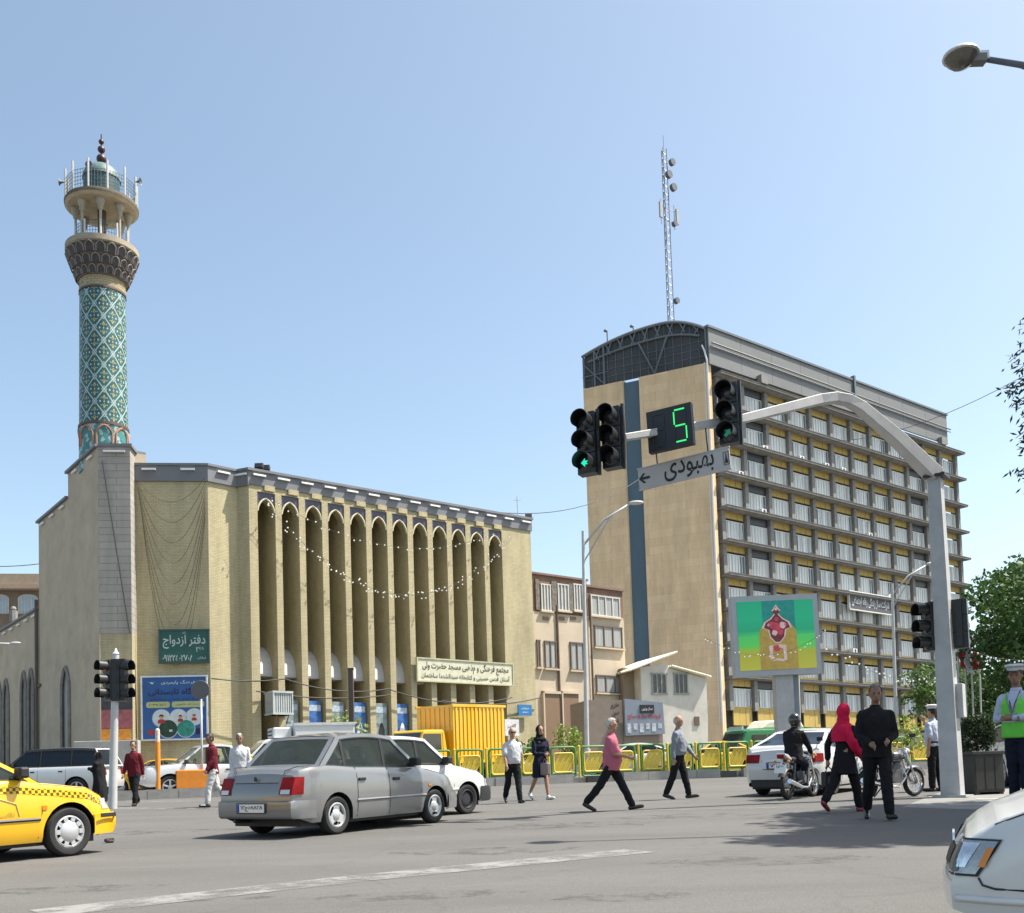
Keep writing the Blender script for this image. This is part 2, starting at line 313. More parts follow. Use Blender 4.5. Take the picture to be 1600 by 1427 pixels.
# core walls (the end wall carries the tan slabs)
b = MB(SHM); b.bb((1.3, 1.4, TZ), (L_T + .6, W_T, Z_T - .3)); b.build('core_wall', M_conc, tower)
for k, (w0, w1) in enumerate(((0, .539 * W_T), (.675 * W_T, W_T))):
    nz = 13; z0 = TZ
    for r_ in range(1):
        b = MB(SHM); b.bb((0, w0, TZ), (.55, w1, Z_T)); b.build('end_wall', M_tan, tower)
b = MB(SHM); b.bb((.25, .539 * W_T, TZ), (.56, .675 * W_T, Z_T - .2)); b.build('end_wall_strip', M_blue, tower)
b = MB(); b.tube([(-.12, -.1, TZ + 4), (-.12, -.1, Z_T + .2), (-.2, .1, Z_T + 1.2), (-.2, .4, Z_T + 1.9)], .1, 6); b.tube([(-.12, .25, TZ + 4), (-.12, .25, Z_T + .1)], .05, 6); b.build('downpipe', M_wht, tower)
NB, BW = 12, 3.86
LEDGE = [12.4 + 3.462 * k for k in range(10)]
b = MB(); b.bb((1.2, -.75, -.1), (L_T + 1.7, 1.5, .1)); b.bb((1.2, -.8, .1), (L_T + 1.75, -.66, .15), 1); b.bb((1.1, -.5, -.2), (L_T + 1.2, 1.2, -.1)); lm = b.mesh('ledge')
b = MB(); b.bb((-.1, .0, -1.72), (.42, 1.0, 1.42)); cm = b.mesh('column')
# window bay variants: frame, glass, blinds
def bay_window(seed, ajar):
    rr = random.Random(seed); b = MB(); wv, hv = 2.95, 1.92
    b.bb((0, .47, 0), (wv, .5, hv), 1)
    for z in (0, hv - .08): b.bb((0, .38, z), (wv, .46, z + .08), 0)
    for i in range(7): x = i * (wv - .07) / 6; b.bb((x, .38, .08), (x + .07, .46, hv - .08), 0)
    n = 20; cut = rr.choice([n, n, n, n - 5, n - 3])
    for i in range(n):
        if i >= cut: continue
        if rr.random() < .07: continue
        x = .06 + i * (wv - .12) / n; b.bb((x, .455, .06), (x + (wv - .12) / n * rr.uniform(.7, .95), .465, hv - .06), 2)
    if ajar:
        b.bb((wv - .62, .12, .12), (wv - .56, .42, hv - .12), 0); b.bb((wv - .5, .44, .1), (wv - .05, .452, hv - .1), 3)
    return b.mesh('window')
wins = [bay_window(i, i % 3 == 1) for i in range(6)]
b = MB()
for i in range(3): b.bb((i * .985 + .02, .36 + .015 * (i % 2), 0), (i * .985 + .955, .5, .68))
pm = b.mesh('spandrel_panel')
b = MB()
for i in range(3): b.bb((i * .985 + .02, .36 + .015 * (i % 2), 0), (i * .985 + .955, .5, .34))
pm2 = b.mesh('sill_panel')
b = MB()
for i in range(3): b.bb((i * .985 + .02, .36 + .015 * (i % 2), 0), (i * .985 + .955, .5, 1.9))
pm3 = b.mesh('base_panel')
b = MB(); b.bb((0, .36, 0), (2.95, .5, .8)); pmd = b.mesh('dark_spandrel_panel')
b = MB(); b.bb((0, -.45, 0), (.75, .1, .5)); b.lathe([(0, -.46), (.2, -.46), (.2, -.44)], 12, (.4, 0, .25), 'Y', 1); acm = b.mesh('air_conditioner')
rr = random.Random(3)
for k, z in enumerate(LEDGE): at(lm, 'ledge', [M_conc, M_concd], tower, (0, 0, z))
for k in range(-1, 9):
    z1 = LEDGE[k + 1]; z0 = z1 - 3.462
    for j in range(-1, NB + 1):
        x = 1.05 + .35 + j * BW
        if j >= 0: at(cm, 'column', M_conc, tower, (x + .0, .0, z0 + 1.82) if k >= 0 else (x, 0, z0 + 1.82))
        if j >= NB or (j < 0): continue
        x += .72
        dark = j in (1, 9)
        if dark: at(pmd, 'dark_spandrel_panel', M_dkpan, tower, (x, 0, z1 - .2 - .8))
        else: at(pm, 'spandrel_panel', M_yel, tower, (x, 0, z1 - .2 - .68))
        at(wins[rr.randrange(6)], 'window', [M_wht, M_tglass, M_blind, M_dkpan], tower, (x, 0, z0 + .1 + .36))
        if k >= 0:
            if not dark: at(pm2, 'sill_panel', M_yel, tower, (x, 0, z0 + .2))
            if rr.random() < .22: at(acm, 'air_conditioner', [M_wht, M_dkpan], tower, (x + rr.uniform(.1, 2.2), .2, z0 + .2))
        else: at(pm3, 'base_panel', M_dkpan if dark else M_yel, tower, (x, 0, z0 - 1.4))
# first narrow slot beside the end wall
b = MB(); b.bb((.6, .5, -1.2), (1.3, 1.0, -.4)); slp = b.mesh('slot_panel')
b = MB(); b.bb((.6, .9, -2.9), (1.3, 1.1, -1.25)); slw = b.mesh('slot_window')
for z in LEDGE: at(slp, 'slot_panel', M_yel, tower, (0, 0, z)); at(slw, 'slot_window', M_tglass, tower, (0, 0, z))
b = MB(); b.bb((.55, .3, TZ), (L_T, 1.6, LEDGE[0] - 5.2)); b.build('plinth', M_concd, tower)
# arched steel roof
RZ0 = Z_T + .05
def arch_z(y): t = y / W_T - .35; return RZ0 + 5.05 - (13 if t < 0 else 3.9) * t * t
ys = [W_T * i / 20 for i in range(21)]
b = MB(SHM); 
for x in (.3,): b.add([(x, y, arch_z(y)) for y in ys] + [(x, y, RZ0) for y in ys], [(i, i + 1, i + 22, i + 21) for i in range(20)])
b.build('gable_netting', M_net, tower)
b = MB(SHM); b.add([(-.1, y, arch_z(y) + .1) for y in ys] + [(L_T - 1.4, y, arch_z(y) + .1) for y in ys], [(i, i + 1, i + 22, i + 21) for i in range(20)]); b.build('vault_roof', M_steel, tower)
b = MB(SHM); b.tube([(0, y, arch_z(y) + .05) for y in ys], .16, 6)
lo = [(0, y, RZ0 + .35 + (arch_z(y) - RZ0) * .66) for y in ys[1:-1]]; b.tube(lo, .11, 6)
for i in range(1, 19):
    a = ys[i]; b.tube([(0, a, arch_z(a)), (0, ys[i] + (.49 if i % 2 else -.49), lo[min(i, 18)][2])], .06, 5)
b.tube([(0, W_T * .3, lo[6][2]), (0, W_T * .41, RZ0), (0, W_T * .53, lo[10][2])], .1, 5)
for y in (0.05, W_T * .82, W_T * .9, W_T - .1): b.tube([(0, y, RZ0), (0, y, arch_z(y))], .09, 5)
b.tube([(0, W_T * .82, RZ0), (0, W_T - .1, RZ0 + 2.6)], .06, 5); b.tube([(0, W_T, RZ0 + 1.2), (0, W_T * .8, RZ0 + 1.3)], .06, 5)
b.build('roof_truss', M_steel, tower)
b = MB(SHM)
for i in range(1, 15): b.tube([(.2, W_T * i / 15, RZ0), (.2, W_T * i / 15, arch_z(W_T * i / 15))], .03, 4)
for z in (.8, 1.6, 2.4): b.tube([(.2, .3, RZ0 + z), (.2, W_T, RZ0 + z)], .03, 4)
b.build('netting_grid', M_steel, tower)
SH = arch_z(0)
for i in range(9):
    x0 = .1 + i * (L_T - 1.6) / 9; x1 = x0 + (L_T - 1.6) / 9 - .03
    b = MB(); b.bb((x0, -.25, RZ0 - .2), (x1, -.05, SH + .1)); b.build('roof_screen_panel', M_screen, tower)
b = MB(); b.bb((-.1, -.4, SH + .1), (L_T - 1.4, .1, SH + .32)); b.tube([(.4, -.42, RZ0 + 2.0), (L_T - 1, -.42, RZ0 + 1.8)], .09, 5); b.tube([(.4, -.42, RZ0 + 1.6), (L_T - 1, -.42, RZ0 + 1.45)], .06, 5)
b.bb((25.1, -.5, RZ0 - .2), (25.4, .0, SH + .7)); b.build('roof_edge_trim', M_steel, tower)
for x in (7.5, 18, 43): b = MB(); b.bb((x, -.9, LEDGE[9] + .21), (x + 1.1, -.3, LEDGE[9] + 1.1)); b.build('roof_box', M_conc, tower)
for x, y, h in ((.3, W_T * .8, 1.6), (.6, W_T * .6, 1.0)): b = MB(SHM); b.tube([(x, y, arch_z(y) - .2), (x, y, arch_z(y) + h)], .06, 5); b.ball((x, y + .15, arch_z(y) + h), .18, 6); b.build('roof_vent_pipe', M_steel, tower)
# sign board across the tower face
sg = thing('tower_sign', 'dark grey sign board with white Persian lettering hung across the tower windows', 'sign', (0, 0, 0), RZ)
a_, c_ = W(1325, 935, 118.5), W(1392, 950, 123.5)
sg.location = ((a_.x + c_.x) / 2, (a_.y + c_.y) / 2, (a_.z + c_.z) / 2); sl = (Vector((c_.x, c_.y)) - Vector((a_.x, a_.y))).length
b = MB(); b.bb((-sl / 2, -.1, -1.05), (sl / 2, .1, 1.05)); b.build('board', mat('sign_grey', (.085, .08, .09), .6), sg)
b = MB()
for z in (-1.1, 1.0): b.bb((-sl / 2 - .08, -.16, z), (sl / 2 + .08, .14, z + .1))
b.bb((-sl / 2 - .08, -.16, -1.1), (-sl / 2, .14, 1.1)); b.bb((sl / 2, -.16, -1.1), (sl / 2 + .08, .14, 1.1)); b.build('border', M_wht, sg)
lettering(fa('شرکت ساز زندگی رفاه اجتماعی'), sl * .9, 1.25, M_wht, sg, (0, -.12, 0), off=.02)
# radio mast on the roof
mp_ = W(1048, 500, 113); mtop = W(1041, 232, 113)
mast = thing('radio_mast', 'slim lattice radio mast with round dishes and panel antennas on the tower roof', 'antenna', (mp_.x, mp_.y, Z_T + 3.5), RZ)
MH = mtop.z - Z_T - 3.5; M_galv = mat('galvanised_steel', (.24, .26, .29), .45, .3, var=.1)
b = MB(); tri = [(.42 * math.cos(R(a)), .42 * math.sin(R(a))) for a in (90, 210, 330)]
for x, y in tri: b.tube([(x, y, 0), (x * .75, y * .75, MH)], .06, 5)
nz = 26
for i in range(nz):
    z0, z1 = MH * i / nz, MH * (i + 1) / nz; f0, f1 = 1 - .25 * i / nz, 1 - .25 * (i + 1) / nz
    for k in range(3):
        a, c = tri[k], tri[(k + 1) % 3]; b.tube([(a[0] * f0, a[1] * f0, z0), (c[0] * f1, c[1] * f1, z1)], .028, 4)
b.tube([(0, 0, MH - .3), (0, 0, MH + 1.5)], .03, 4); b.build('lattice', M_galv, mast)
M_dish = mat('dish_grey', (.1, .11, .13), .5)
def zz(py): return W(1045, py, 113).z - Z_T - 3.5
for (py, dx, r_) in ((256, .5, .38), (278, -.1, .42), (295, .55, .42), (352, .5, .3), (473, .3, .33)):
    b = MB(); b.lathe([(0, -.9), (r_, -.9), (r_, -.5), (r_ * .6, -.4), (0, -.4)], 16, (dx, 0, zz(py)), 'Y'); b.build('dish', M_dish, mast, smooth=40)
for s_ in (-1, 1):
    b = MB(); z0, z1 = zz(348), zz(324); b.bb((s_ * 1.3 - .18, -.5, z0), (s_ * 1.3 + .18, -.3, z1)); b.build('panel_antenna', mat('antenna_grey', (.33, .34, .35), .5), mast)
    b = MB(); b.tube([(s_ * 1.05, -.2, z0 - .6), (s_ * 1.05, -.2, z1 + .5)], .04, 5)
    for z in (z0 + .2, z1 - .2): b.tube([(0, 0, z), (s_ * 1.15, -.25, z)], .035, 5)
    b.build('bracket', M_galv, mast)
# repairs and fittings of the carriageway
M_patch = mat('fresh_asphalt', (.1, .098, .095), .9, var=.2, scale=14, dirt=.3); M_tar = mat('tar_seal', (.03, .03, .03), .6, var=.2); M_oil = worn('oil_stain', (.093, .091, .087), .4, 2.6)
def patch_on_road(nm, pts, m, dz): b = MB(); b.add([gp(G(*p), dz) for p in pts], [tuple(range(len(pts)))]); return b.build(nm, m, kind='structure')
rr = random.Random(11)
for (px, py, rx, ry) in ((760, 1330, 1.1, .5), (250, 1300, 1.3, .6), (980, 1400, .6, .3), (640, 1400, .9, .3), (1180, 1345, 1.2, .45), (340, 1400, .7, .35), (890, 1290, 1.6, .7), (1080, 1275, 1.5, .6), (120, 1390, .8, .3)):
    c = G(px, py); b = MB(); b.add([(c.x + rx * math.cos(a) * rr.uniform(.7, 1.1), c.y + ry * math.sin(a) * rr.uniform(.7, 1.1), 0) for a in [2 * math.pi * i / 18 for i in range(18)]], [tuple(range(18))]); b.v = [Vector((v.x, v.y, gz(v.y) + .0025)) for v in b.v]; b.build('oil_stain', M_oil, kind='structure')
# ================================================================ mosque with minaret
ub, vb = Vector((.786, .618)), Vector((-.618, .786))
M_brick = brick_mat('buff_brick', (.49, .43, .27), (.425, .37, .23), (.32, .28, .18), .21, .072, .009, .6, streak=.24)
M_plas = mat('grey_beige_render', (.45, .375, .275), .9, var=.14, scale=.9, bump=.15, dirt=.28)
M_slab = brick_mat('grey_stone_slabs', (.37, .345, .31), (.32, .3, .27), (.2, .19, .18), 1.6, .33, .014, .4, streak=.2)
M_fas = mat('grey_fascia', (.16, .165, .18), .6, var=.15, scale=.8)
M_tube = mat('white_tube', (.78, .78, .78), .4, var=0)
mosque = thing('mosque', 'buff brick mosque with tall arched niches and grey roof fascia', 'mosque', (0, 0, 0))
MF = W(388, 733.6, 49.7); ZT = MF.z; org = Vector((MF.x, MF.y))
def tat(px, py):
    "distance along the main front seen in picture column px"
    lo, hi = -30., 60.
    r = ray(px, py)
    for _ in range(60):
        m = (lo + hi) / 2; p = org + ub * m
        if p.x / p.y < r.x / r.y: lo = m
        else: hi = m
    return lo
FM = Matrix.Translation((org.x, org.y, 0)) @ Matrix.Rotation(RZ, 4, 'Z')
front = obj('front_wall', bpy.data.meshes.new('front_wall'), M_brick, mosque); front.matrix_world = FM
t0, t1 = tat(394, 913), tat(786, 913); tend = tat(831, 900)
pw = .34; pitch = (t1 - t0) / 12; GZ = gz(50)
PZ = W(400, 768, 50).z; AZ = W(400, 777, 50).z; SZ = W(400, 797, 50).z; HB = W(410, 1055, 50.4).z; HT = HB + 1.6
DN = 2.0
def fpart(b, name, m, smooth=False, bevel=0, kind=None):
    o = b.build(name, m, mosque, smooth=smooth, bevel=bevel, kind=kind); o.matrix_world = FM; return o
# solid mass behind and wall bands
b = MB(); b.bb((0, DN, GZ - 3), (tend, 16, ZT - .6)); b.bb((t1, 0, GZ - 3), (tend, DN, ZT - .5)); b.bb((0, 0, PZ), (t1, DN, ZT - .5))
b.bb((0, .0, GZ - 3), (t0, DN, PZ))
front.data = b.mesh('front_wall'); front.data.materials.append(M_brick)
b = MB(); b.bb((0, 0, GZ - 3), (pw, DN, PZ)); plm = b.mesh('pilaster')
for i in range(1, 12):
    o = at(plm, 'pilaster', M_brick, mosque); o.matrix_world = FM @ Matrix.Translation((t0 + i * pitch, 0, 0))
b = MB(); b.bb((0, 0, GZ - 3), (pw, DN, PZ)); o = at(plm, 'pilaster', M_brick, mosque); o.matrix_world = FM @ Matrix.Translation((t0, -.004, 0))
# niche tops: arch spandrel in dark blue tile, cream trim, plaster hood at the foot
M_tile = mat('dark_blue_tile', (.055, .05, .085), .35, var=.5, scale=14)
M_cream = mat('cream_trim', (.62, .56, .38), .7)
nw = pitch - pw
ar = pointed(nw - .06, SZ - PZ, AZ - PZ, 7)
poly = [(-nw / 2, 0), (-nw / 2, SZ - PZ), *ar, (nw / 2, SZ - PZ), (nw / 2, 0)]
def face_strip(b, top, ar, y, mi=0):
    for i in range(len(ar) - 1): b.quad((ar[i][0], y, ar[i][1]), (ar[i + 1][0], y, ar[i + 1][1]), (ar[i + 1][0], y, top), (ar[i][0], y, top), mi)
b = MB(); full = [(-nw / 2, SZ - PZ - .02)] + ar + [(nw / 2, SZ - PZ - .02)]
face_strip(b, 0, full, .05)
for i in range(len(full) - 1): b.quad((full[i][0], .05, full[i][1]), (full[i + 1][0], .05, full[i + 1][1]), (full[i + 1][0], .6, full[i + 1][1]), (full[i][0], .6, full[i][1]), 1)
spm = b.mesh('spandrel')
b = MB(); b.tube([(x, .045, z) for x, z in full], .045, 5); trm = b.mesh('arch_trim')
b = MB(); prof = [(DN, HT)] + [(DN - (DN - .62) * math.sin(a), HB + (HT - HB) * math.cos(a)) for a in [R(10 * i) for i in range(1, 10)]] + [(.55, HB), (.55, HB - .02), (DN, HB - .05)]
n = len(prof); b.add([(-nw / 2, y, z) for y, z in prof] + [(nw / 2, y, z) for y, z in prof], [(i, (i + 1) % n, (i + 1) % n + n, i + n) for i in range(n)]); hdm = b.mesh('plaster_hood', smooth=50)
M_hood = mat('white_plaster', (.48, .48, .48), .8, var=.08)
b = MB(); b.bb((-nw / 2, .02, HB + .02), (-nw / 2 + .14, .3, HB + .5)); b.prism([(-nw / 2, HB + .5), (-nw / 2 + .14, HB + .5), (-nw / 2 + .07, HB + .6)], .02, .3); lpm = b.mesh('wall_light')
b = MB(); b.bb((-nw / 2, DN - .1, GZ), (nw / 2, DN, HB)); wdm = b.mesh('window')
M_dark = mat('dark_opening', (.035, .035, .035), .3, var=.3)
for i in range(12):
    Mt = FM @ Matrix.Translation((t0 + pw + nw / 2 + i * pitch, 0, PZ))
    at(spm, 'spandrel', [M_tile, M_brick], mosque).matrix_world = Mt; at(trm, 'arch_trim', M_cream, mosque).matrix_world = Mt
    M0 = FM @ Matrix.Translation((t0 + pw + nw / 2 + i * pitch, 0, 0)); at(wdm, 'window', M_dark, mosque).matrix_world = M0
    if i < 8:
        at(hdm, 'plaster_hood', M_hood, mosque).matrix_world = M0
        if i < 6: at(lpm, 'wall_light', M_tube, mosque).matrix_world = M0
# fascia with its row of white tubes, and stepped brick course under it
b = MB(); b.bb((-.06, -.06, ZT - .7), (tend + .08, 3, ZT)); b.bb((-.1, -.16, ZT - .06), (tend + .12, 3, ZT + .06)); fpart(b, 'fascia', M_fas)
b = MB(); b.bb((-.32, -.2, -.04), (.32, -.11, .04)); tum = b.mesh('light_tube')
nt_ = 14
for i in range(nt_): at(tum, 'light_tube', M_tube, mosque).matrix_world = FM @ Matrix.Translation((.5 + i * (tend - .9) / (nt_ - 1), 0, ZT - .24))
b = MB(); b.bb((-.27, -.085, -.02), (.27, 0, .24)); stm = b.mesh('brick_step')
for i in range(12): at(stm, 'brick_step', M_brick, mosque).matrix_world = FM @ Matrix.Translation((t0 + pw + nw / 2 + i * pitch + .15, -.02, ZT - .9))
# folded wall left of the front: points in plan, each with its own top
def wp(px, py, d): p = W(px, py, d); return Vector((p.x, p.y)), p.z
pts = [wp(203, 725, 48.5), wp(324, 727, 48.9), wp(370, 736, 49.95), wp(388, 733.6, 49.7)]
def wall_panel(name, a, c, z0, z1, m, thick=.5, fas=True, out=0):
    d = (c - a); ln = d.length; rz = math.atan2(d.y, d.x); Mx = Matrix.Translation((a.x, a.y, 0)) @ Matrix.Rotation(rz, 4, 'Z')
    b = MB(); b.bb((0, -out, z0), (ln, thick, z1 - (.7 if fas else 0))); o = b.build(name, m, mosque); o.matrix_world = Mx
    if fas:
        b = MB(); b.bb((-.03, -.09, z1 - .78), (ln + .03, 2.5, z1)); b.bb((-.05, -.15, z1 - .05), (ln + .05, 2.5, z1 + .06)); o = b.build('fascia', M_fas, mosque); o.matrix_world = Mx
        k = max(1, round(ln / 1.7))
        for i in range(k): at(tum, 'light_tube', M_tube, mosque).matrix_world = Mx @ Matrix.Translation(((i + .5) * ln / k, 0, z1 - .24))
    return Mx
for i in range(3): wall_panel('folded_wall', pts[i][0], pts[i + 1][0], GZ - 3, ZT, M_brick)
c0 = wp(153, 698, 47.5); c1 = wp(203, 698.5, 47.65); PT = c0[1]
# minaret pier: stone front, rendered side that steps down going back
d = (c1[0] - c0[0]).normalized(); PW = (c1[0] - c0[0]).length; Mx = Matrix.Translation((c0[0].x, c0[0].y, 0)) @ Matrix.Rotation(math.atan2(d.y, d.x), 4, 'Z')
b = MB(); b.bb((0, .0, W(180, 990, 47.6).z), (PW, 1.6, PT)); o = b.build('pier_stone_face', M_slab, mosque); o.matrix_world = Mx
b = MB(); b.bb((0.0, .02, GZ - 3), (PW, 1.6, W(180, 990, 47.6).z)); o = b.build('pier_base', M_brick, mosque); o.matrix_world = Mx
b = MB(); b.bb((0.02, -.1, PT - .02), (PW + .1, 1.6, PT + .12)); o = b.build('pier_coping', M_fas, mosque); o.matrix_world = Mx
b = MB(); b.bb((.25, -.14, -.28), (PW - .2, -.03, -.2)); o = b.build('light_tube', M_tube, mosque); o.matrix_world = Mx @ Matrix.Translation((0, 0, PT))
# wall painted band at the pier's foot
pz = lambda py: W(180, py, 47.4).z
for nm, ya, yb, cc, wd in (('black_plaque', 1085, 1108, (.045, .045, .05), 1.), ('mural_panel', 1109, 1138, (.32, .1, .11), 1.), ('orange_panel', 1139, 1156, (.62, .24, .03), .93)):
    b = MB(); b.bb((.05, -.05, pz(yb)), (PW * wd, -.01, pz(ya))); o = b.build(nm, mat(nm + '_paint', cc, .6, var=.3, scale=5), mosque); o.matrix_world = Mx
b = MB(); b.bb((-1.0, -.55, GZ - 1), (PW + .35, -.06, pz(1158))); o = b.build('stone_plinth', mat('pale_stone', (.36, .35, .33), .85, bump=.2), mosque, bevel=.02); o.matrix_world = Mx
SM = Matrix.Translation((c0[0].x, c0[0].y, 0)) @ Matrix.Rotation(math.atan2(vb.y, vb.x), 4, 'Z')    # x runs back along the side wall, +y is outside
Z2 = W(105, 779.5, 51.3).z; Z3 = W(57, 952, 55.6).z
for x0, x1, z, nm in ((0, 4.8, PT, 'side_wall'), (4.8, 10.3, Z2, 'side_wall'), (10.3, 40, Z3, 'low_side_wall')):
    b = MB(); b.bb((x0, -2.2 if x0 == 0 else -9, GZ - 3), (x1, 0, z)); o = b.build(nm, M_plas, mosque); o.matrix_world = SM
    b = MB(); b.bb((x0, -2.2 if x0 == 0 else -9, z), (x1 + .1, .14, z + .12)); o = b.build('side_coping', M_fas, mosque); o.matrix_world = SM
    k = max(2, int((x1 - x0) / 1.6))
    for i in range(k):
        b = MB(); xx = x0 + (i + .3) * (x1 - x0) / k; b.bb((xx, .03, z - .28), (xx + .7, .12, z - .2)); o = b.build('light_tube', M_tube, mosque); o.matrix_world = SM
b = MB(); b.tube([(10.4, .12, GZ - 1), (10.4, .12, Z3 + .5)], .09, 6); b.bb((9.9, .02, W(58, 1072, 55).z), (11, .1, W(58, 1070, 55).z + .08)); b.build('downpipe', mat('rusty_pipe', (.12, .1, .085), .8), mosque).matrix_world = SM
def side_t(px):
    lo, hi = 0., 80.; r = ray(px, 1100)
    for _ in range(60):
        m = (lo + hi) / 2; p = c0[0] + vb * m
        if p.x / p.y > r.x / r.y: lo = m
        else: hi = m
    return lo
for pa, pb, ya, yb in ((111, 97, 1043, 1160), (54.5, 45.5, 1046, 1165), (43, 34, 1050, 1165), (15.5, 6, 1062, 1170), (4, -6, 1066, 1170)):
    xa, xb = side_t(pa), side_t(pb); dd = (c0[0] + vb * (xa + xb) / 2).y; za, zb = W((pa + pb) / 2, ya, dd).z, GZ + .8; wd = (xb - xa) * .86; h = za - zb
    ol = [(-wd / 2, 0)] + pointed(wd, h * .78, h, 6) + [(wd / 2, 0)]
    b = MB(); n = len(ol); b.add([(x, .012, z) for x, z in ol], [tuple(range(n))]); win = b.build('arch_window', M_dark, mosque); win.matrix_world = SM @ Matrix.Translation(((xa + xb) / 2, 0, zb))
    b = MB(); b.tube([(x, .03, z) for x, z in ol], .11, 5); o = b.build('arch_surround', mat('weathered_render', (.22, .2, .175), .9, var=.25), mosque); o.matrix_world = SM @ Matrix.Translation(((xa + xb) / 2, 0, zb))

# ---------------------------------------------------------------- minaret
D_M = 50.2
mc = W(162, 640, D_M)
minaret = thing('minaret', 'turquoise tiled minaret with two lattice balconies and small dome', 'minaret', (mc.x, mc.y, 0))
def mz(py): return W(160, py, D_M).z
def tiles(t, co):
    def mth(op, a, b=None, c=None):
        n = t.nodes.new('ShaderNodeMath'); n.operation = op
        for i, s_ in enumerate((a, b, c)):
            if s_ is None: continue
            if isinstance(s_, (int, float)): n.inputs[i].default_value = s_
            else: t.links.new(s_, n.inputs[i])
        return n.outputs[0]
    sp = t.nodes.new('ShaderNodeSeparateXYZ'); t.links.new(co, sp.inputs[0])
    u = mth('MULTIPLY', mth('ARCTAN2', sp.outputs[1], sp.outputs[0]), 8 / (2 * math.pi)); v = mth('DIVIDE', sp.outputs[2], 1.2)
    a, c = mth('ADD', u, v), mth('SUBTRACT', u, v); fa_, fc = mth('SUBTRACT', mth('FRACT', a), .5), mth('SUBTRACT', mth('FRACT', c), .5)
    line = mth('GREATER_THAN', mth('MAXIMUM', mth('ABSOLUTE', fa_), mth('ABSOLUTE', fc)), .462)
    p, q = mth('ADD', fa_, fc), mth('SUBTRACT', fa_, fc)              # p: across, q: along the shaft
    def blob(cp, cq, r): return mth('LESS_THAN', mth('ADD', mth('POWER', mth('ABSOLUTE', mth('SUBTRACT', p, cp)), 2), mth('POWER', mth('ABSOLUTE', mth('SUBTRACT', q, cq)), 2)), r * r)
    yel = blob(0, .42, .1)
    for s_ in ((0, -.42, .1), (.12, .3, .06), (-.12, .3, .06), (.12, -.3, .06), (-.12, -.3, .06), (0, .2, .05), (0, -.2, .05)): yel = mth('MAXIMUM', yel, blob(*s_))
    wht = blob(.42, 0, .09)
    for s_ in ((-.42, 0, .09), (.3, .3, .05), (-.3, -.3, .05), (-.3, .3, .05), (.3, -.3, .05), (0, 0, .07)): wht = mth('MAXIMUM', wht, blob(*s_))
    dia = mth('LESS_THAN', mth('ABSOLUTE', mth('SUBTRACT', mth('MAXIMUM', mth('SUBTRACT', .5, mth('ABSOLUTE', fa_)), mth('SUBTRACT', .5, mth('ABSOLUTE', fc))), .13)), .022)
    nz = t.nodes.new('ShaderNodeTexNoise'); nz.inputs['Scale'].default_value = 3; nz.inputs['Detail'].default_value = 8; t.links.new(co, nz.inputs['Vector'])
    base = t.nodes.new('ShaderNodeValToRGB'); base.color_ramp.elements[0].position = .35; base.color_ramp.elements[0].color = (.016, .07, .068, 1); base.color_ramp.elements[1].position = .65; base.color_ramp.elements[1].color = (.03, .12, .112, 1); t.links.new(nz.outputs[0], base.inputs[0])
    out = base.outputs[0]
    for m_, col in ((yel, (.42, .34, .13)), (wht, (.4, .45, .46)), (line, (.34, .47, .46)), (dia, (.4, .4, .4))):
        mx = t.nodes.new('ShaderNodeMix'); mx.data_type = 'RGBA'; t.links.new(m_, mx.inputs[0]); t.links.new(out, mx.inputs[6]); mx.inputs[7].default_value = (*col, 1); out = mx.outputs[2]
    return out
M_mtile = ncol('minaret_tile', tiles, rough=.4)
def prismtile(t, co):
    v = t.nodes.new('ShaderNodeTexVoronoi'); v.inputs['Scale'].default_value = 5; t.links.new(co, v.inputs['Vector'])
    r = t.nodes.new('ShaderNodeValToRGB'); r.color_ramp.interpolation = 'CONSTANT'
    for i, (ps, c) in enumerate(((0, (.05, .2, .19)), (.45, (.3, .42, .42)), (.6, (.04, .16, .16)), (.85, (.5, .3, .22)))):
        e = r.color_ramp.elements[i] if i < 2 else r.color_ramp.elements.new(ps); e.position = ps; e.color = (*c, 1)
    t.links.new(v.outputs['Color'], r.inputs[0]); return r.outputs[0]
M_mosaic = ncol('turquoise_mosaic', prismtile, rough=.4)
M_band = brick_mat('beige_band', (.4, .34, .22), (.35, .3, .19), (.2, .17, .12), .3, .12)
M_muq = mat('weathered_brown_tile', (.17, .14, .125), .7, var=.35, scale=4)
M_terra = mat('terracotta_trim', (.38, .18, .12), .7, var=.2)
R1, R0 = 1.06, 1.12
b = MB(); b.lathe([(R0, PT - .5), (R0, mz(672)), (R1, mz(464))], 48); b.build('shaft', M_mtile, minaret, smooth=True)
b = MB(); b.lathe([(R0 + .015, PT - .5), (R0 + .015, mz(673))], 48); b.build('lower_band', M_mosaic, minaret, smooth=True)
b = MB(); b.lathe([(R0, mz(674)), (R0 + .05, mz(674)), (R0 + .05, mz(670)), (R0, mz(670))], 48); b.build('moulding', mat('dark_moulding', (.1, .06, .05), .6), minaret, smooth=40)
for i in range(8):
    a = R(22.5 + 45 * i); h0, h1 = mz(706), mz(676); b = MB(); pl = [(-.36, h0)] + pointed(.72, h0 + (h1 - h0) * .55, h1, 6) + [(.36, h0)]
    b.tube([((R0 + .03) * math.cos(a + x / R0), (R0 + .03) * math.sin(a + x / R0), z) for x, z in pl], .05, 5); b.build('arch_trim', M_terra, minaret)
b = MB(); b.lathe([(R1 + .015, mz(463)), (R1 + .015, mz(445))], 48); b.build('upper_band', M_band, minaret, smooth=True)
b = MB(); b.lathe([(R1 + .04, mz(464)), (R1 + .04, mz(461))], 48); b.build('moulding', mat('dark_moulding', (.1, .06, .05), .6), minaret)
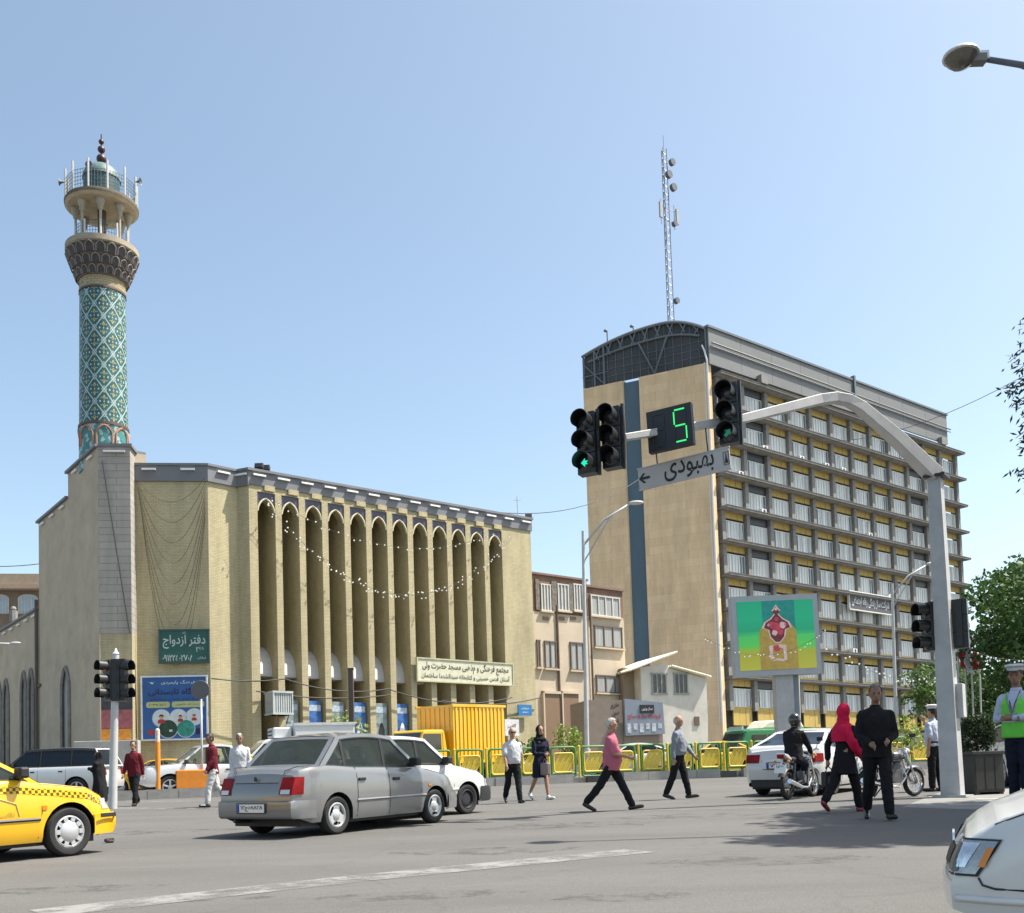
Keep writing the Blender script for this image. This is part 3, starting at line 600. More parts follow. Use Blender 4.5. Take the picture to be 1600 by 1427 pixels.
# stalactite corbel in three tiers
tz = [mz(445), mz(432), mz(418), mz(402)]; tr = [R1 + .04, R1 + .2, R1 + .38, R1 + .52]
for k in range(3):
    b = MB(); b.lathe([(tr[k], tz[k]), (tr[k] + .06, tz[k] + .05), (tr[k + 1] - .05, tz[k + 1] - .08), (tr[k + 1], tz[k + 1])], 48); n = 20
    for i in range(n):
        a = 2 * math.pi * (i + .5 * (k % 2)) / n; rr_ = (tr[k] + tr[k + 1]) / 2 + .04; h = tz[k + 1] - tz[k]; wd = 2 * math.pi * rr_ / n * .8
        pl = [(-wd / 2, tz[k] + .04)] + pointed(wd, tz[k] + h * .5, tz[k] + h * .92, 4) + [(wd / 2, tz[k] + .04)]
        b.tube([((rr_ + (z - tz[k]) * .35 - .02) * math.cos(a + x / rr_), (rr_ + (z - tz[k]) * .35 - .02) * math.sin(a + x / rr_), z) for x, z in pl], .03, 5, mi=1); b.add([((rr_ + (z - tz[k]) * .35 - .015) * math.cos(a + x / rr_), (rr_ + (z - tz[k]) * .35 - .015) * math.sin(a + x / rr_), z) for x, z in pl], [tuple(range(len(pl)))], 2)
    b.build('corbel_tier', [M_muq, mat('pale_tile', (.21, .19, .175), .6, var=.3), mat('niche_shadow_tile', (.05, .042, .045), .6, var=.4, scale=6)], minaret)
RS = 1.7
M_plate = mat('balcony_render', (.33, .28, .21), .85, var=.18, dirt=.3)
b = MB(); b.lathe([(R1, tz[3]), (RS - .06, tz[3]), (RS, tz[3] + .06), (RS, mz(392)), (RS - .2, mz(391)), (0, mz(391))], 40); b.build('lower_balcony', M_plate, minaret, smooth=35)
def railing(zb, h, r, n, tall, seed):
    M_lat = mat('teal_grille', (.06, .1, .11), .5)
    for i in range(n):
        a0, a1 = 2 * math.pi * i / n, 2 * math.pi * (i + 1) / n; p0, p1 = Vector((r * math.cos(a0), r * math.sin(a0), zb)), Vector((r * math.cos(a1), r * math.sin(a1), zb))
        b = MB(); 
        for k in range(1, 6): q = p0.lerp(p1, k / 6); b.tube([q, q + Vector((0, 0, h))], .012, 4)
        for k in range(6): dz = Vector((0, 0, .04 + k * (h - .06) / 5)); b.tube([p0 + dz, p1 + dz], .012, 4)
        b.build('grille', M_lat, minaret)
        b = MB(); b.tube([p0, p0 + Vector((0, 0, h + tall))], .05, 6); b.build('post', M_plate if not tall else mat('pale_post', (.5, .5, .48), .6), minaret)
zl = mz(391); railing(zl, mz(363) - zl, 1.24, 10, 0.02, 1)
zu0, zu1 = mz(331), mz(322)
for i in range(8):
    a = 2 * math.pi * (i + .4) / 8; b = MB(); c = (1.2 * math.cos(a), 1.2 * math.sin(a)); b.tube([(*c, zl), (*c, zu0)], .065, 8); b.lathe([(.07, zu0 - .55), (.12, zu0 - .5), (.14, zu0 - .3), (.18, zu0 - .26), (.22, zu0 - .1), (.23, zu0)], 10, (*c, 0)); b.build('column', mat('balcony_render_col', (.36, .33, .27), .8, var=.15), minaret, smooth=40)
b = MB(); b.lathe([(.2, zl), (.2, zu0)], 16); b.build('core', mat('core_brown', (.12, .1, .08), .9), minaret, smooth=True)
b = MB(); b.lathe([(0, zu0), (RS - .12, zu0), (RS, zu0 + .12), (RS, zu1), (RS - .1, zu1 + .03), (0, zu1 + .03)], 40); b.build('upper_balcony', mat('balcony_render2', (.42, .36, .26), .85, var=.15, dirt=.3), minaret, smooth=35)
b = MB(); b.lathe([(RS + .01, zu0 + .12), (RS + .03, zu1 - .04), (RS + .01, zu1)], 40); b.build('balcony_rim', mat('rim_brown', (.14, .11, .08), .9, var=.3), minaret, smooth=40)
railing(zu1 + .02, mz(292) - zu1 - .02, 1.66, 12, .45, 2)
dz0, dz1, dz2 = zu1, mz(283), mz(259)
b = MB(); b.lathe([(.86, dz0), (.86, dz1)], 24); b.build('drum', mat('drum_tile', (.035, .075, .085), .4, var=.5, scale=9), minaret, smooth=True)
b = MB(); b.lathe([(.9 * math.cos(t) ** .8, dz1 + (dz2 - dz1) * math.sin(t) ** 1.1) for t in [R(90 * i / 10) for i in range(10)]] + [(.0, dz2 + .08)], 24); b.build('dome', mat('dome_tile', (.11, .165, .16), .5, var=.3, scale=5), minaret, smooth=True)
M_bronze = mat('dark_bronze', (.07, .035, .035), .45, .3, var=.2)
b = MB(); b.tube([(0, 0, dz2), (0, 0, mz(210))], .03, 6)
for py, r_ in ((249, .24), (234, .18), (222, .13)): b.ball((0, 0, mz(py)), r_, 14)
b.build('finial', M_bronze, minaret, smooth=50)
for a, px_ in ((R(190), 0), (R(262), 1), (R(355), 2)):
    b = MB(); b.lathe([(.03, 0), (.04, .09), (.08, .18), (.17, .26), (.18, .26), (.0, .15)], 14, axis='X'); o = b.build('loudspeaker', mat('speaker_grey', (.12, .13, .14), .6), minaret, smooth=40)
    rr_ = 1.72 if px_ != 1 else .95; o.location = (rr_ * math.cos(a), rr_ * math.sin(a), mz(292) + .1 if px_ != 1 else mz(279)); o.rotation_euler = (0, 0, a)
b = MB()
for px, py0, py1 in ((109, 340, 700), (217, 330, 695), (104, 420, 700)):
    p, q = W(px, py0, D_M - 1), W(px + (10 if px < 150 else -2), py1, D_M - 1); b.tube([p, (p + q) / 2 + Vector((-.1 if px < 150 else .12, 0, 0)), q], .012, 4)
cb_ = b.build('cable', mat('black_cable', (.03, .03, .03), .7), minaret); cb_.matrix_world = Matrix.Identity(4)
# ================================================================ town houses between mosque and tower
M_pink = mat('pinkish_render', (.49, .41, .31), .9, var=.1, scale=.9, dirt=.15, bump=.08)
M_rbrick = brick_mat('rough_red_brick', (.24, .12, .075), (.18, .1, .07), (.2, .18, .15), .22, .08, .012, .6, streak=.25)
M_rstone = mat('rubble_stone', (.16, .14, .115), .9, var=.5, scale=6, bump=.6)
M_cur = mat('window_curtain', (.3, .31, .3), .6, var=.25, scale=2, stretch=(5, 5, .2))
M_wframe = mat('pale_window_frame', (.55, .53, .5), .6)
M_brfr = mat('brown_window_frame', (.14, .1, .075), .7)
D0 = 62.6; h0 = W(833, 897, D0); HO = Vector((h0.x, h0.y))
house = thing('town_house', 'pinkish rendered town house with rough brick upper storey beside the mosque', 'house', (HO.x, HO.y, 0), RZ)
def ht(px, py=1000, o=HO):
    lo, hi = -5., 40.; r = ray(px, py)
    for _ in range(50):
        m = (lo + hi) / 2; p = o + ub * m
        if p.x / p.y < r.x / r.y: lo = m
        else: hi = m
    return lo
def hz(px, py, o=HO): return W(px, py, (o + ub * ht(px, py, o)).y).z
xa, xb = ht(920, 1000), ht(980, 1000); zt, zb = hz(833, 897), hz(833, 955)
b = MB(); b.bb((-.6, 0, 0), (xa, 8, zb)); b.bb((xa, .25, 0), (xb, 8, hz(950, 965))); b.build('wall', M_pink, house)
b = MB(); b.bb((-.6, .02, zb), (xa - .02, 8, zt)); b.bb((xa + .01, .27, hz(950, 965)), (xb, 8, hz(950, 920))); b.build('brick_storey', M_rbrick, house)
b = MB(); b.bb((-.7, -.1, zt), (xa + .05, 8, zt + .12)); b.bb((xa + .06, .15, hz(950, 920)), (xb + .1, 8, hz(950, 919) + .1)); b.build('roof_edge', mat('roof_brown', (.2, .13, .1), .9), house)
def house_window(p0, p1, y0, y1, fr, n=2, o=HO, par=house, back=.1, curtain=M_cur, yoff=0):
    x0, x1 = ht(p0, y0, o), ht(p1, y0, o); pm_ = (p0 + p1) / 2; z1, z0 = hz(pm_, y0, o), hz(pm_, y1, o)
    b = MB(); b.bb((x0, yoff + .03 - .06, z0), (x1, yoff + .08 - .06, z1)); wn = b.build('window', curtain, par)
    b = MB(); t_ = .07
    for z in (z0, z1 - t_): b.bb((x0 - .03, yoff - .09, z), (x1 + .03, yoff, z + t_))
    for i in range(n + 1): x = x0 + (x1 - x0 - t_) * i / n; b.bb((x, yoff - .085, z0 + t_), (x + t_, yoff, z1 - t_))
    b.build('frame', fr, wn); b = MB(); b.bb((x0 - .12, yoff - .2, z0 - .1), (x1 + .12, yoff, z0 - .005)); b.build('sill', M_pink, wn)
for p0, p1 in ((844, 859), (870, 887), (895, 909)): house_window(p0, p1, 913, 955, M_wframe, 3)
house_window(926, 971, 931, 963, M_wframe, 4, yoff=.24)
house_window(850, 868, 1002, 1045, M_brfr, 2); house_window(890, 911, 1004, 1048, M_brfr, 2); house_window(838, 843, 1000, 1043, M_brfr, 1)
house_window(932, 975, 978, 1012, M_brfr, 3, yoff=.24); house_window(935, 978, 1055, 1083, M_brfr, 3, yoff=.24)
for p0, p1 in ((836, 842), (861, 869), (888, 894)):
    x0, x1 = ht(p0, 930), ht(p1, 930); b = MB(); b.bb((x0, -.08, zb + .1), (x1, .0, zt - .3)); b.build('stone_pier', M_rstone, house)
for p0 in (848, 873, 891, 916):
    x0 = ht(p0, 966); z_ = hz(p0, 966); b = MB(); b.bb((x0, -.05, z_ - .1), (x0 + .45, .0, z_ + .1)); b.build('vent', mat('vent_brown', (.2, .15, .1), .9), house)
for p0 in (870.5, 922.5):
    x0 = ht(p0, 1000); b = MB(); b.tube([(x0, -.08, 1), (x0, -.08, zb + (.5 if p0 < 900 else 1.4))], .07, 6); b.build('downpipe', M_brfr, house)
M_shut = mat('brown_shutter', (.2, .13, .08), .6, var=.1, stretch=(1, 1, 8), scale=4)
for p0, p1 in ((848, 872), (877, 902)):
    x0, x1 = ht(p0, 1090), ht(p1, 1090); b = MB(); b.bb((x0, -.12, 1.5), (x1, .0, hz(p0, 1084))); dr = b.build('shop_shutter', M_shut, house)
    b = MB(); b.bb((x0 - .1, -.2, 1.5), (x0, .0, hz(p0, 1082) + .08)); b.bb((x0 - .1, -.2, hz(p0, 1084)), (x1 + .1, .0, hz(p0, 1082) + .08)); b.build('surround', M_pink, dr)
for px in (925, 948, 962):
    x0 = ht(px, 1120); b = MB(); b.bb((x0, -.1, 1.5), (x0 + .8, .15, hz(px, 1108))); b.build('shop_door', M_dark, house)
# roof pavilion with a small domed skylight
pv = thing('roof_pavilion', 'glazed rooftop pavilion with white domed cage behind the mosque corner', 'pavilion', (HO.x, HO.y, 0), RZ)
z0, z1 = hz(845, 897) + .12, hz(845, 877); b = MB(); b.bb((-1.2, 3.5, z0), (ht(861, 880) + .9, 7, z1)); b.build('glazing', mat('hazy_glass', (.4, .44, .44), .2), pv)
b = MB()
for i in range(5): x = -1.2 + i * (ht(861, 880) + 2.1) / 4; b.bb((x - .05, 3.42, z0), (x + .05, 3.5, z1))
b.bb((-1.4, 3.3, z1), (ht(861, 880) + 1.2, 7.1, z1 + .18)); b.build('frame', M_wframe, pv)
b = MB(); cx = -.9; 
for k in range(8):
    a = R(180 * k / 8); b.tube([(cx + 1.55 * math.cos(t) * math.cos(a), 5.2 + 1.55 * math.cos(t) * math.sin(a), z1 + .18 + 2.9 * math.sin(t)) for t in [R(180 * i / 16) for i in range(17)]], .035, 5)
for t in (20, 45, 70): b.tube([(cx + 1.55 * math.cos(R(t)) * math.cos(2 * math.pi * i / 20), 5.2 + 1.55 * math.cos(R(t)) * math.sin(2 * math.pi * i / 20), z1 + .18 + 2.9 * math.sin(R(t))) for i in range(20)], .03, 4, closed=True)
b.build('dome_cage', M_wframe, pv); b = MB(); b.lathe([(1.5 * math.cos(t), z1 + .18 + 2.8 * math.sin(t)) for t in [R(10 * i) for i in range(10)]], 20, (cx, 5.2, 0)); b.build('dome_skin', mat('frosted_panel', (.6, .61, .62), .5), pv, smooth=True)
# small whitewashed house with corrugated lean-to roofs
wo_ = W(1002, 1080, 66); WO = Vector((wo_.x, wo_.y)); wdir = Vector((1, .38)).normalized()
wh = thing('whitewashed_house', 'small whitewashed house with sloping corrugated roofs below the tower wall', 'house', (WO.x, WO.y, 0), math.atan2(wdir.y, wdir.x))
s_ = FPX / 66.3
def wx(px): return (px - 1002) / s_ * 1.1
def wz(px, py): return W(px, py, 66 + wx(px) * .38).z
M_white = mat('whitewash', (.6, .57, .5), .9, var=.12, scale=1.2, dirt=.3, bump=.1)
b = MB(); b.prism([(0, 1), (0, wz(1002, 1043)), (wx(1045), wz(1045, 1036)), (wx(1048), wz(1048, 1044)), (wx(1109), wz(1109, 1060)), (wx(1109), wz(1109, 1120)), (wx(1104), 1)], 0, 5, 'Y'); b.build('wall', M_white, wh)
b = MB(); b.bb((wx(984), .9, 1), (-.01, 5, wz(1000, 1041))); b.build('side_wall', mat('brown_render', (.26, .2, .14), .9), wh)
def corrugated(x0, z0, x1, z1, y0, y1, n):
    b = MB(); vs = []; m = n * 4
    for i in range(m + 1):
        y = y0 + (y1 - y0) * i / m; o = .05 * math.sin(2 * math.pi * i / 4)
        vs += [(x0, y, z0 + o), (x1, y, z1 + o)]
    b.add(vs, [(2 * i, 2 * i + 1, 2 * i + 3, 2 * i + 2) for i in range(m)]); b.add([(v[0], v[1], v[2] - .05) for v in vs], [(2 * i, 2 * i + 1, 2 * i + 3, 2 * i + 2) for i in range(m)]); return b
M_corr = mat('cream_corrugated_sheet', (.72, .68, .52), .6, var=.1)
corrugated(wx(983) - .1, wz(983, 1048), wx(1056), wz(1056, 1020), -.55, 5, 24).build('corrugated_roof', M_corr, wh)
corrugated(wx(1049), wz(1049, 1041), wx(1113), wz(1113, 1058), -.35, 5, 22).build('corrugated_roof', M_corr, wh)
for p0, p1 in ((1020, 1042), (1056, 1077)):
    x0, x1, z1, z0 = wx(p0), wx(p1), wz(p0, 1054), wz(p0, 1083); b = MB(); b.bb((x0, -.03, z0), (x1, .0, z1)); wn = b.build('window', mat('dim_pane', (.08, .085, .08), .2, var=.4), wh)
    b = MB(); t_ = .1
    for z in (z0 - t_, z1): b.bb((x0 - t_, -.07, z), (x1 + t_, 0, z + t_))
    for i in range(4): x = x0 - t_ * .5 + (x1 - x0) * i / 3; b.bb((x, -.065, z0), (x + .08, 0, z1))
    b.build('frame', mat('grey_frame', (.3, .3, .28), .7), wn)
x0 = wx(1086); b = MB(); b.bb((x0, -.06, wz(1086, 1134)), (x0 + .35, .0, wz(1086, 1120))); b.build('meter_box', mat('meter_brown', (.15, .1, .07), .7), wh)
# shop kiosk with sign panel
KO = W(921, 1118, 57.5); kd = FPX / 57.5
kiosk = thing('shop_kiosk', 'brown shop kiosk with blue grey sign panel and slanted lettering on its side', 'kiosk', (KO.x, KO.y, 0), R(17))
kx = lambda px: (px - 921) / kd * 1.06; kz = lambda py, px=960: W(px, py, 57.7).z
M_kb = mat('kiosk_brown', (.24, .19, .15), .7, var=.1)
b = MB(); b.bb((0, .1, 1.5), (kx(975), 3, kz(1093))); b.bb((kx(975), .0, 1.5), (kx(1038), 3, kz(1148))); b.build('booth', M_kb, kiosk)
b = MB(); b.prism([(kx(975), kz(1150)), (kx(975), kz(1092)), (kx(1037), kz(1096, 1037)), (kx(1039), kz(1148))], -.25, -.05); sp_ = b.build('sign_panel', mat('sign_blue_grey', (.22, .25, .3), .5, var=.12, scale=1.2), kiosk)
M_red = mat('sign_red', (.4, .03, .04), .5); M_blk = mat('black_ink', (.015, .015, .015), .5)
b = MB(); b.bb((kx(999), -.29, kz(1115)), (kx(1022), -.255, kz(1102))); b.build('name_plate', M_blk, sp_); lettering(fa('ساز وزین'), .65, .2, M_wht, sp_, (kx(1010.5), -.3, kz(1108.5)))
lettering(fa('فروشگاه ساز و صنایع'), 2.0, .42, M_red, sp_, (kx(1006), -.262, kz(1120)), off=.02)
b = MB(); 
for i in range(6): b.bb((kx(978 + i * 10), -.262, kz(1146 - (i * 5 % 9))), (kx(984 + i * 10), -.257, kz(1131)))
b.build('sign_pictures', mat('sign_white', (.5, .52, .55), .5, var=.4, scale=6), sp_, kind='stuff')
for i, tx in enumerate(('باشگاه', 'سفارش', 'تعمیر')):
    o = lettering(fa(tx), .55, .28, M_blk, kiosk, (kx(962), .09, kz(1103 + 13 * i)), off=.03); o.rotation_euler = (R(90), R(-28), 0)
# brick block far left behind the mosque
fo = W(-30, 930, 92); fl = thing('brick_block', 'brown brick block with arched windows seen past the mosque on the left', 'building', (fo.x, fo.y, 0), RZ * .25)
fz = lambda py: W(20, py, 92).z; fx = lambda px: (px + 30) / (FPX / 92)
M_fb = brick_mat('brown_brick', (.24, .17, .12), (.2, .14, .1), (.2, .17, .14), .25, .08, .012, .4)
b = MB(); b.bb((-20, 0, 2), (fx(110), 15, fz(915))); b.build('wall', M_fb, fl)
b = MB(); b.bb((-20, -.6, fz(914)), (fx(110), 15, fz(897))); b.bb((-20, -.9, fz(921)), (fx(110), 0, fz(914.5))); b.build('cornice', mat('tan_cornice', (.38, .29, .21), .8, dirt=.3), fl)
for pc in (-38, -3, 40):
    zb_, zt_ = fz(957), fz(928); wv = 28 / (FPX / 92); ol = [(-wv / 2, zb_)] + [(wv / 2 * -math.cos(R(18 * i)), zt_ - .35 + .35 * math.sin(R(18 * i))) for i in range(11)] + [(wv / 2, zb_)]
    b = MB(); b.add([(fx(pc) + x, -.02, z) for x, z in ol], [tuple(range(len(ol)))]); wn = b.build('arched_window', mat('sky_pane', (.35, .42, .46), .15), fl)
    b = MB(); b.tube([(fx(pc) + x, -.04, z) for x, z in ol], .06, 4, closed=True); b.tube([(fx(pc) - .3, -.04, zb_), (fx(pc) - .3, -.04, zt_ - .1)], .05, 4); b.tube([(fx(pc) + .3, -.04, zb_), (fx(pc) + .3, -.04, zt_ - .1)], .05, 4); b.build('frame', M_wframe, wn)
b = MB(); b.tube([(fx(26), -1.5, fz(975)), (fx(26), -1.5, fz(958))], .35, 8); b.ball((fx(26), -1.5, fz(955)), .25, 8); b.build('roof_tank', M_conc, fl)
# low block far right behind the flags
ro = W(1470, 1080, 150); rb_ = thing('far_block', 'pale far block behind the flag poles at the right', 'building', (ro.x, ro.y, 0), R(10))
q = 150 / FPX; b = MB(); b.bb((-2, 0, 3), (70 * q, 10, W(1500, 1035, 150).z)); b.build('wall', mat('pale_far_wall', (.4, .38, .34), .9), rb_)
for i in range(4): b = MB(); b.bb((1 + i * 1.6, -.1, W(1500, 1065, 150).z), (2 + i * 1.6, 0, W(1500, 1052, 150).z)); b.build('window', M_tglass, rb_)
b = MB(); b.bb((-2.3, -.4, W(1500, 1035, 150).z), (70 * q + .4, 10, W(1500, 1030, 150).z)); b.build('roof', mat('roof_brown', (.2, .13, .1), .9), rb_)
# ================================================================ fence on its kerb along the middle of the road
KA, KB = G(225, 1250), G(1160, 1213.5)
kdir = Vector((KB.x - KA.x, KB.y - KA.y)).normalized(); KL = (KB - KA).length
KRZ = math.atan2(kdir.y, kdir.x); kup = math.atan(SLOPE * kdir.y)
def kt(px):
    lo, hi = -20., 60.; r = ray(px, 1220)
    for _ in range(50):
        m = (lo + hi) / 2; p = Vector((KA.x, KA.y)) + kdir * m
        if p.x / p.y < r.x / r.y: lo = m
        else: hi = m
    return lo
def kpt(t, dz=0, off=0): p = Vector((KA.x, KA.y)) + kdir * t + Vector((-kdir.y, kdir.x)) * off; return Vector((p.x, p.y, gz(p.y) + dz))
KM = Matrix.Translation(KA) @ Matrix.Rotation(KRZ, 4, 'Z') @ Matrix.Rotation(-kup, 4, 'Y')
kerb = obj('kerb', bpy.data.meshes.new('kerb'), M_conc, kind='structure'); kerb.matrix_world = KM
tK0, tK1 = kt(180), kt(1520)
M_kerb = mat('kerb_stone', (.3, .285, .265), .9, var=.15, scale=2, dirt=.4, bump=.2)
b = MB(); b.bb((tK0, .24, -.3), (tK1, 2.2, .2)); kerb.data = b.mesh('kerb'); kerb.data.materials.append(M_conc)
b = MB(); b.box((.49, .11, 0), (.965, .25, .64)); ksm = b.mesh('kerb_stone'); rr = random.Random(5); t_ = tK0
while t_ < tK1:
    if abs(t_ - kt(918)) > .55 and abs(t_ - kt(1122)) > .55:
        o = at(ksm, 'kerb_stone', M_kerb, kerb, (t_, rr.uniform(-.012, .012), rr.uniform(-.012, .008)))
    t_ += .98
M_green = mat('green_fence_paint', (.055, .2, .03), .35, var=.15, scale=4, dirt=.3); M_yfence = mat('yellow_fence_paint', (.62, .46, .05), .4, var=.12, scale=5, dirt=.3)
fence = thing('road_fence', 'green tube fence with yellow slatted inner panels along the road divider', 'fence', KA, 0); fence.matrix_world = KM
PL, PH = 1.12, 1.2
def rrect(x0, x1, z0, z1, r, n=4):
    o = []
    for cx, cz, a in ((x1 - r, z1 - r, 0), (x0 + r, z1 - r, 90), (x0 + r, z0 + r, 180), (x1 - r, z0 + r, 270)): o += arc(cx, cz, r, a, a + 90, n)
    return o
b = MB(); b.tube([(x, 0, z) for x, z in rrect(.08, PL - .12, .05, PH - .06, .1)], .045, 6, closed=True); b.tube([(.08, 0, .16), (PL - .12, 0, .16)], .028, 5); pfm = b.mesh('panel', smooth=50)
b = MB(); b.tube([(x, -.01, z) for x, z in rrect(.16, PL - .2, .22, PH - .28, .1)], .035, 6, closed=True); yfm = b.mesh('inner_frame', smooth=50)
b = MB(); b.box((0, 0, 0), (.075, .03, .78), ry=R(30)); slm = b.mesh('slat')
b = MB(); b.tube([(0, 0, 0), (0, 0, PH + .05)], .05, 6); b.ball((0, 0, PH + .05), .06, 8); psm = b.mesh('post', smooth=40)
np_ = 0; t_ = kt(395)
while t_ < kt(1500):
    pn = at(pfm, 'panel', M_green, fence, (t_, .5, .2)); at(yfm, 'inner_frame', M_yfence, pn)
    for k in range(7): at(slm, 'slat', M_yfence, pn, (.25 + k * .1, -.01 + .012 * (k % 2), .57))
    at(psm, 'post', M_yfence, fence, (t_ - .02, .5, .1)); t_ += PL + .06; np_ += 1
# orange concrete blocks and stone footing at the left end of the divider
M_or = mat('orange_paint', (.68, .23, .02), .5, var=.1, scale=3, dirt=.25)
p = kpt(kt(303), .2, .55); ob = thing('orange_block', 'orange painted concrete block on the divider beside the round sign', 'barrier block', p, KRZ)
b = MB(); b.box((0, 0, .36), (1.15, .45, .72)); b.build('block', M_or, ob, bevel=.03)
b = MB(); b.box((0, 0, -.02), (1.35, .58, .06)); b.build('footing', M_conc, ob)
p = kpt(kt(246), .0, .35); op = thing('orange_post', 'orange marker post with pale cap at the end of the divider', 'post', p)
b = MB(); b.tube([(0, 0, 0), (0, 0, 1.9)], .085, 10); b.build('shaft', M_or, op, smooth=40)
b = MB(); b.tube([(0, 0, 1.9), (0, 0, 2.25)], .075, 10); b.ball((0, 0, 2.27), .08, 8); b.build('cap', mat('reflector_white', (.6, .5, .42), .4, var=.3, scale=9), op, smooth=40)
# ================================================================ traffic lights
M_pole = mat('galvanised_pole', (.46, .46, .46), .5, .1, var=.12, scale=3, dirt=.2); M_poled = mat('painted_pole_grey', (.42, .42, .42), .5, .1, var=.12, dirt=.2)
M_house = mat('black_housing', (.012, .012, .014), .4, var=.2); M_lens = mat('dark_lens', (.03, .03, .035), .15, var=.2)
M_lgreen = mat('lit_green', (.01, .6, .35), .3, var=0, emit=.6); M_lgd = mat('green_lens', (.01, .28, .17), .2, var=.2, emit=.12); M_lred = mat('red_lens', (.25, .03, .02), .2, var=.2)
def signal_head(parent, loc, rz, arrow=None, s=1.0, name='signal_head', lens=None, board=True):
    "three lamp head facing its local -Y"
    h = obj(name, bpy.data.meshes.new(name), M_house, parent); b = MB()
    for k in range(3): b.box((0, .1, (1 - k) * .36), (.33, .2, .345))
    if board: b.box((.2, .09, 0), (.05, .06, 1.14))
    b.box((0, .22, 0), (.12, .06, 1.0)); h.data = b.mesh(name); h.data.materials.append(M_house)
    for k in range(3):
        z = (1 - k) * .36; b = MB()
        b.lathe([(.15, 0), (.158, -.26)], 20, (0, 0, z), 'Y', a0=R(-35), a1=R(215)); b.lathe([(.158, -.26), (.143, -.26), (.138, 0)], 20, (0, 0, z), 'Y', a0=R(-35), a1=R(215)); hd = b.build('visor', M_house, h, smooth=40)
        b = MB(); b.lathe([(.0, -.05), (.06, -.045), (.11, -.025), (.14, 0)], 18, (0, -.004, z), 'Y'); b.build('lens', (lens or [M_lens] * 3)[k], h, smooth=True)
    if arrow is not None:
        b = MB(); a = .075; pl = [(-a, 0), (0, a), (0, a * .42), (a, a * .42), (a, -a * .42), (0, -a * .42), (0, -a)]; b.prism(pl, -.06, -.052); o = b.build('arrow_light', arrow[1], h); o.location = (0, 0, -.36); o.rotation_euler = (0, arrow[0], 0)
    h.location = loc; h.rotation_euler = (0, 0, rz); h.scale = (s, s, s); return h
# cantilever traffic light over the crossing
DP = 20.0
pb = GD(1489, DP); tl = thing('cantilever_traffic_light', 'grey cantilever traffic light mast reaching over the road with three heads and a countdown', 'traffic light', (0, 0, 0))
kn = W(1461, 742, DP); pts_ = [kn + Vector((0, 0, -.02)), W(1400, 684, DP - .25), W(1345, 637, DP - .5), W(1326, 626, DP - .56), W(1305, 622, DP - .62), W(1280, 625, DP - .75), W(1160, 655, DP - 1.7), W(975, 684, DP - 2.9)]
def sqtube(b, pts, ws, mi=0):
    k = len(pts); vs = []
    for i, p in enumerate(pts):
        d = (pts[min(i + 1, k - 1)] - pts[max(i - 1, 0)]).normalized(); up = Vector((0, 0, 1)); sd_ = d.cross(up).normalized() if abs(d.z) < .95 else Vector((math.cos(R(35)), -math.sin(R(35)), 0)); u3 = sd_.cross(d).normalized(); w_ = ws[i] / 2
        vs += [p + sd_ * w_ + u3 * w_, p - sd_ * w_ + u3 * w_, p - sd_ * w_ - u3 * w_, p + sd_ * w_ - u3 * w_]
    fs = [(4 * i + j, 4 * i + (j + 1) % 4, 4 * i + 4 + (j + 1) % 4, 4 * i + 4 + j) for i in range(k - 1) for j in range(4)] + [(0, 1, 2, 3), tuple(4 * (k - 1) + j for j in (3, 2, 1, 0))]
    b.add(vs, fs, mi)
b = MB(); pm_ = Matrix.Translation(pb) @ Matrix.Rotation(R(-36), 4, 'Z'); hh = kn.z - pb.z; w0, w1 = .36, .235
b.add([pm_ @ Vector((x * w0 / 2, y * w0 / 2, 0)) for x, y in ((-1, -1), (1, -1), (1, 1), (-1, 1))] + [pm_ @ Vector((x * w1 / 2, y * w1 / 2, hh)) for x, y in ((-1, -1), (1, -1), (1, 1), (-1, 1))], [(0, 1, 5, 4), (1, 2, 6, 5), (2, 3, 7, 6), (3, 0, 4, 7), (4, 5, 6, 7)])
b.build('mast', M_poled, tl, bevel=.01)
b = MB(); sqtube(b, pts_, [.28, .24, .2, .19, .185, .18, .15, .11]); b.build('arm', M_pole, tl, bevel=.012)
b = MB(); b.box(kn + Vector((.02, 0, -.05)), (.4, .4, .05), rz=R(-36)); b.build('collar', M_house, tl)
b = MB(); b.box((0, 0, .02), (.6, .6, .04)); b.build('base_plate', M_poled, tl, loc=pb, rz=R(-36))
b = MB(); c = W(1501, 1095, DP - .05); b.box(c, (.14, .24, .64), rz=R(-36)); b.build('control_box', M_pole, tl, bevel=.01)
RA = R(28)   # the overhead heads face left of the viewer
hd = [(915, 692, DP - 3.5, (0, M_lgreen)), (954, 683, DP - 3.3, None), (1137, 646, DP - 2.1, (R(130), M_lgd))]
for px, py, d_, ar_ in hd:
    p = W(px, py, d_); signal_head(tl, p, -RA, ar_, .99 if px > 1000 else .93, lens=[M_lens, M_lens, M_lens])
for px, py, rz_ in ((1447, 980, R(-75)), (1501, 976, R(150))): signal_head(tl, W(px, py, DP + .08), rz_, None, .88, board=False)
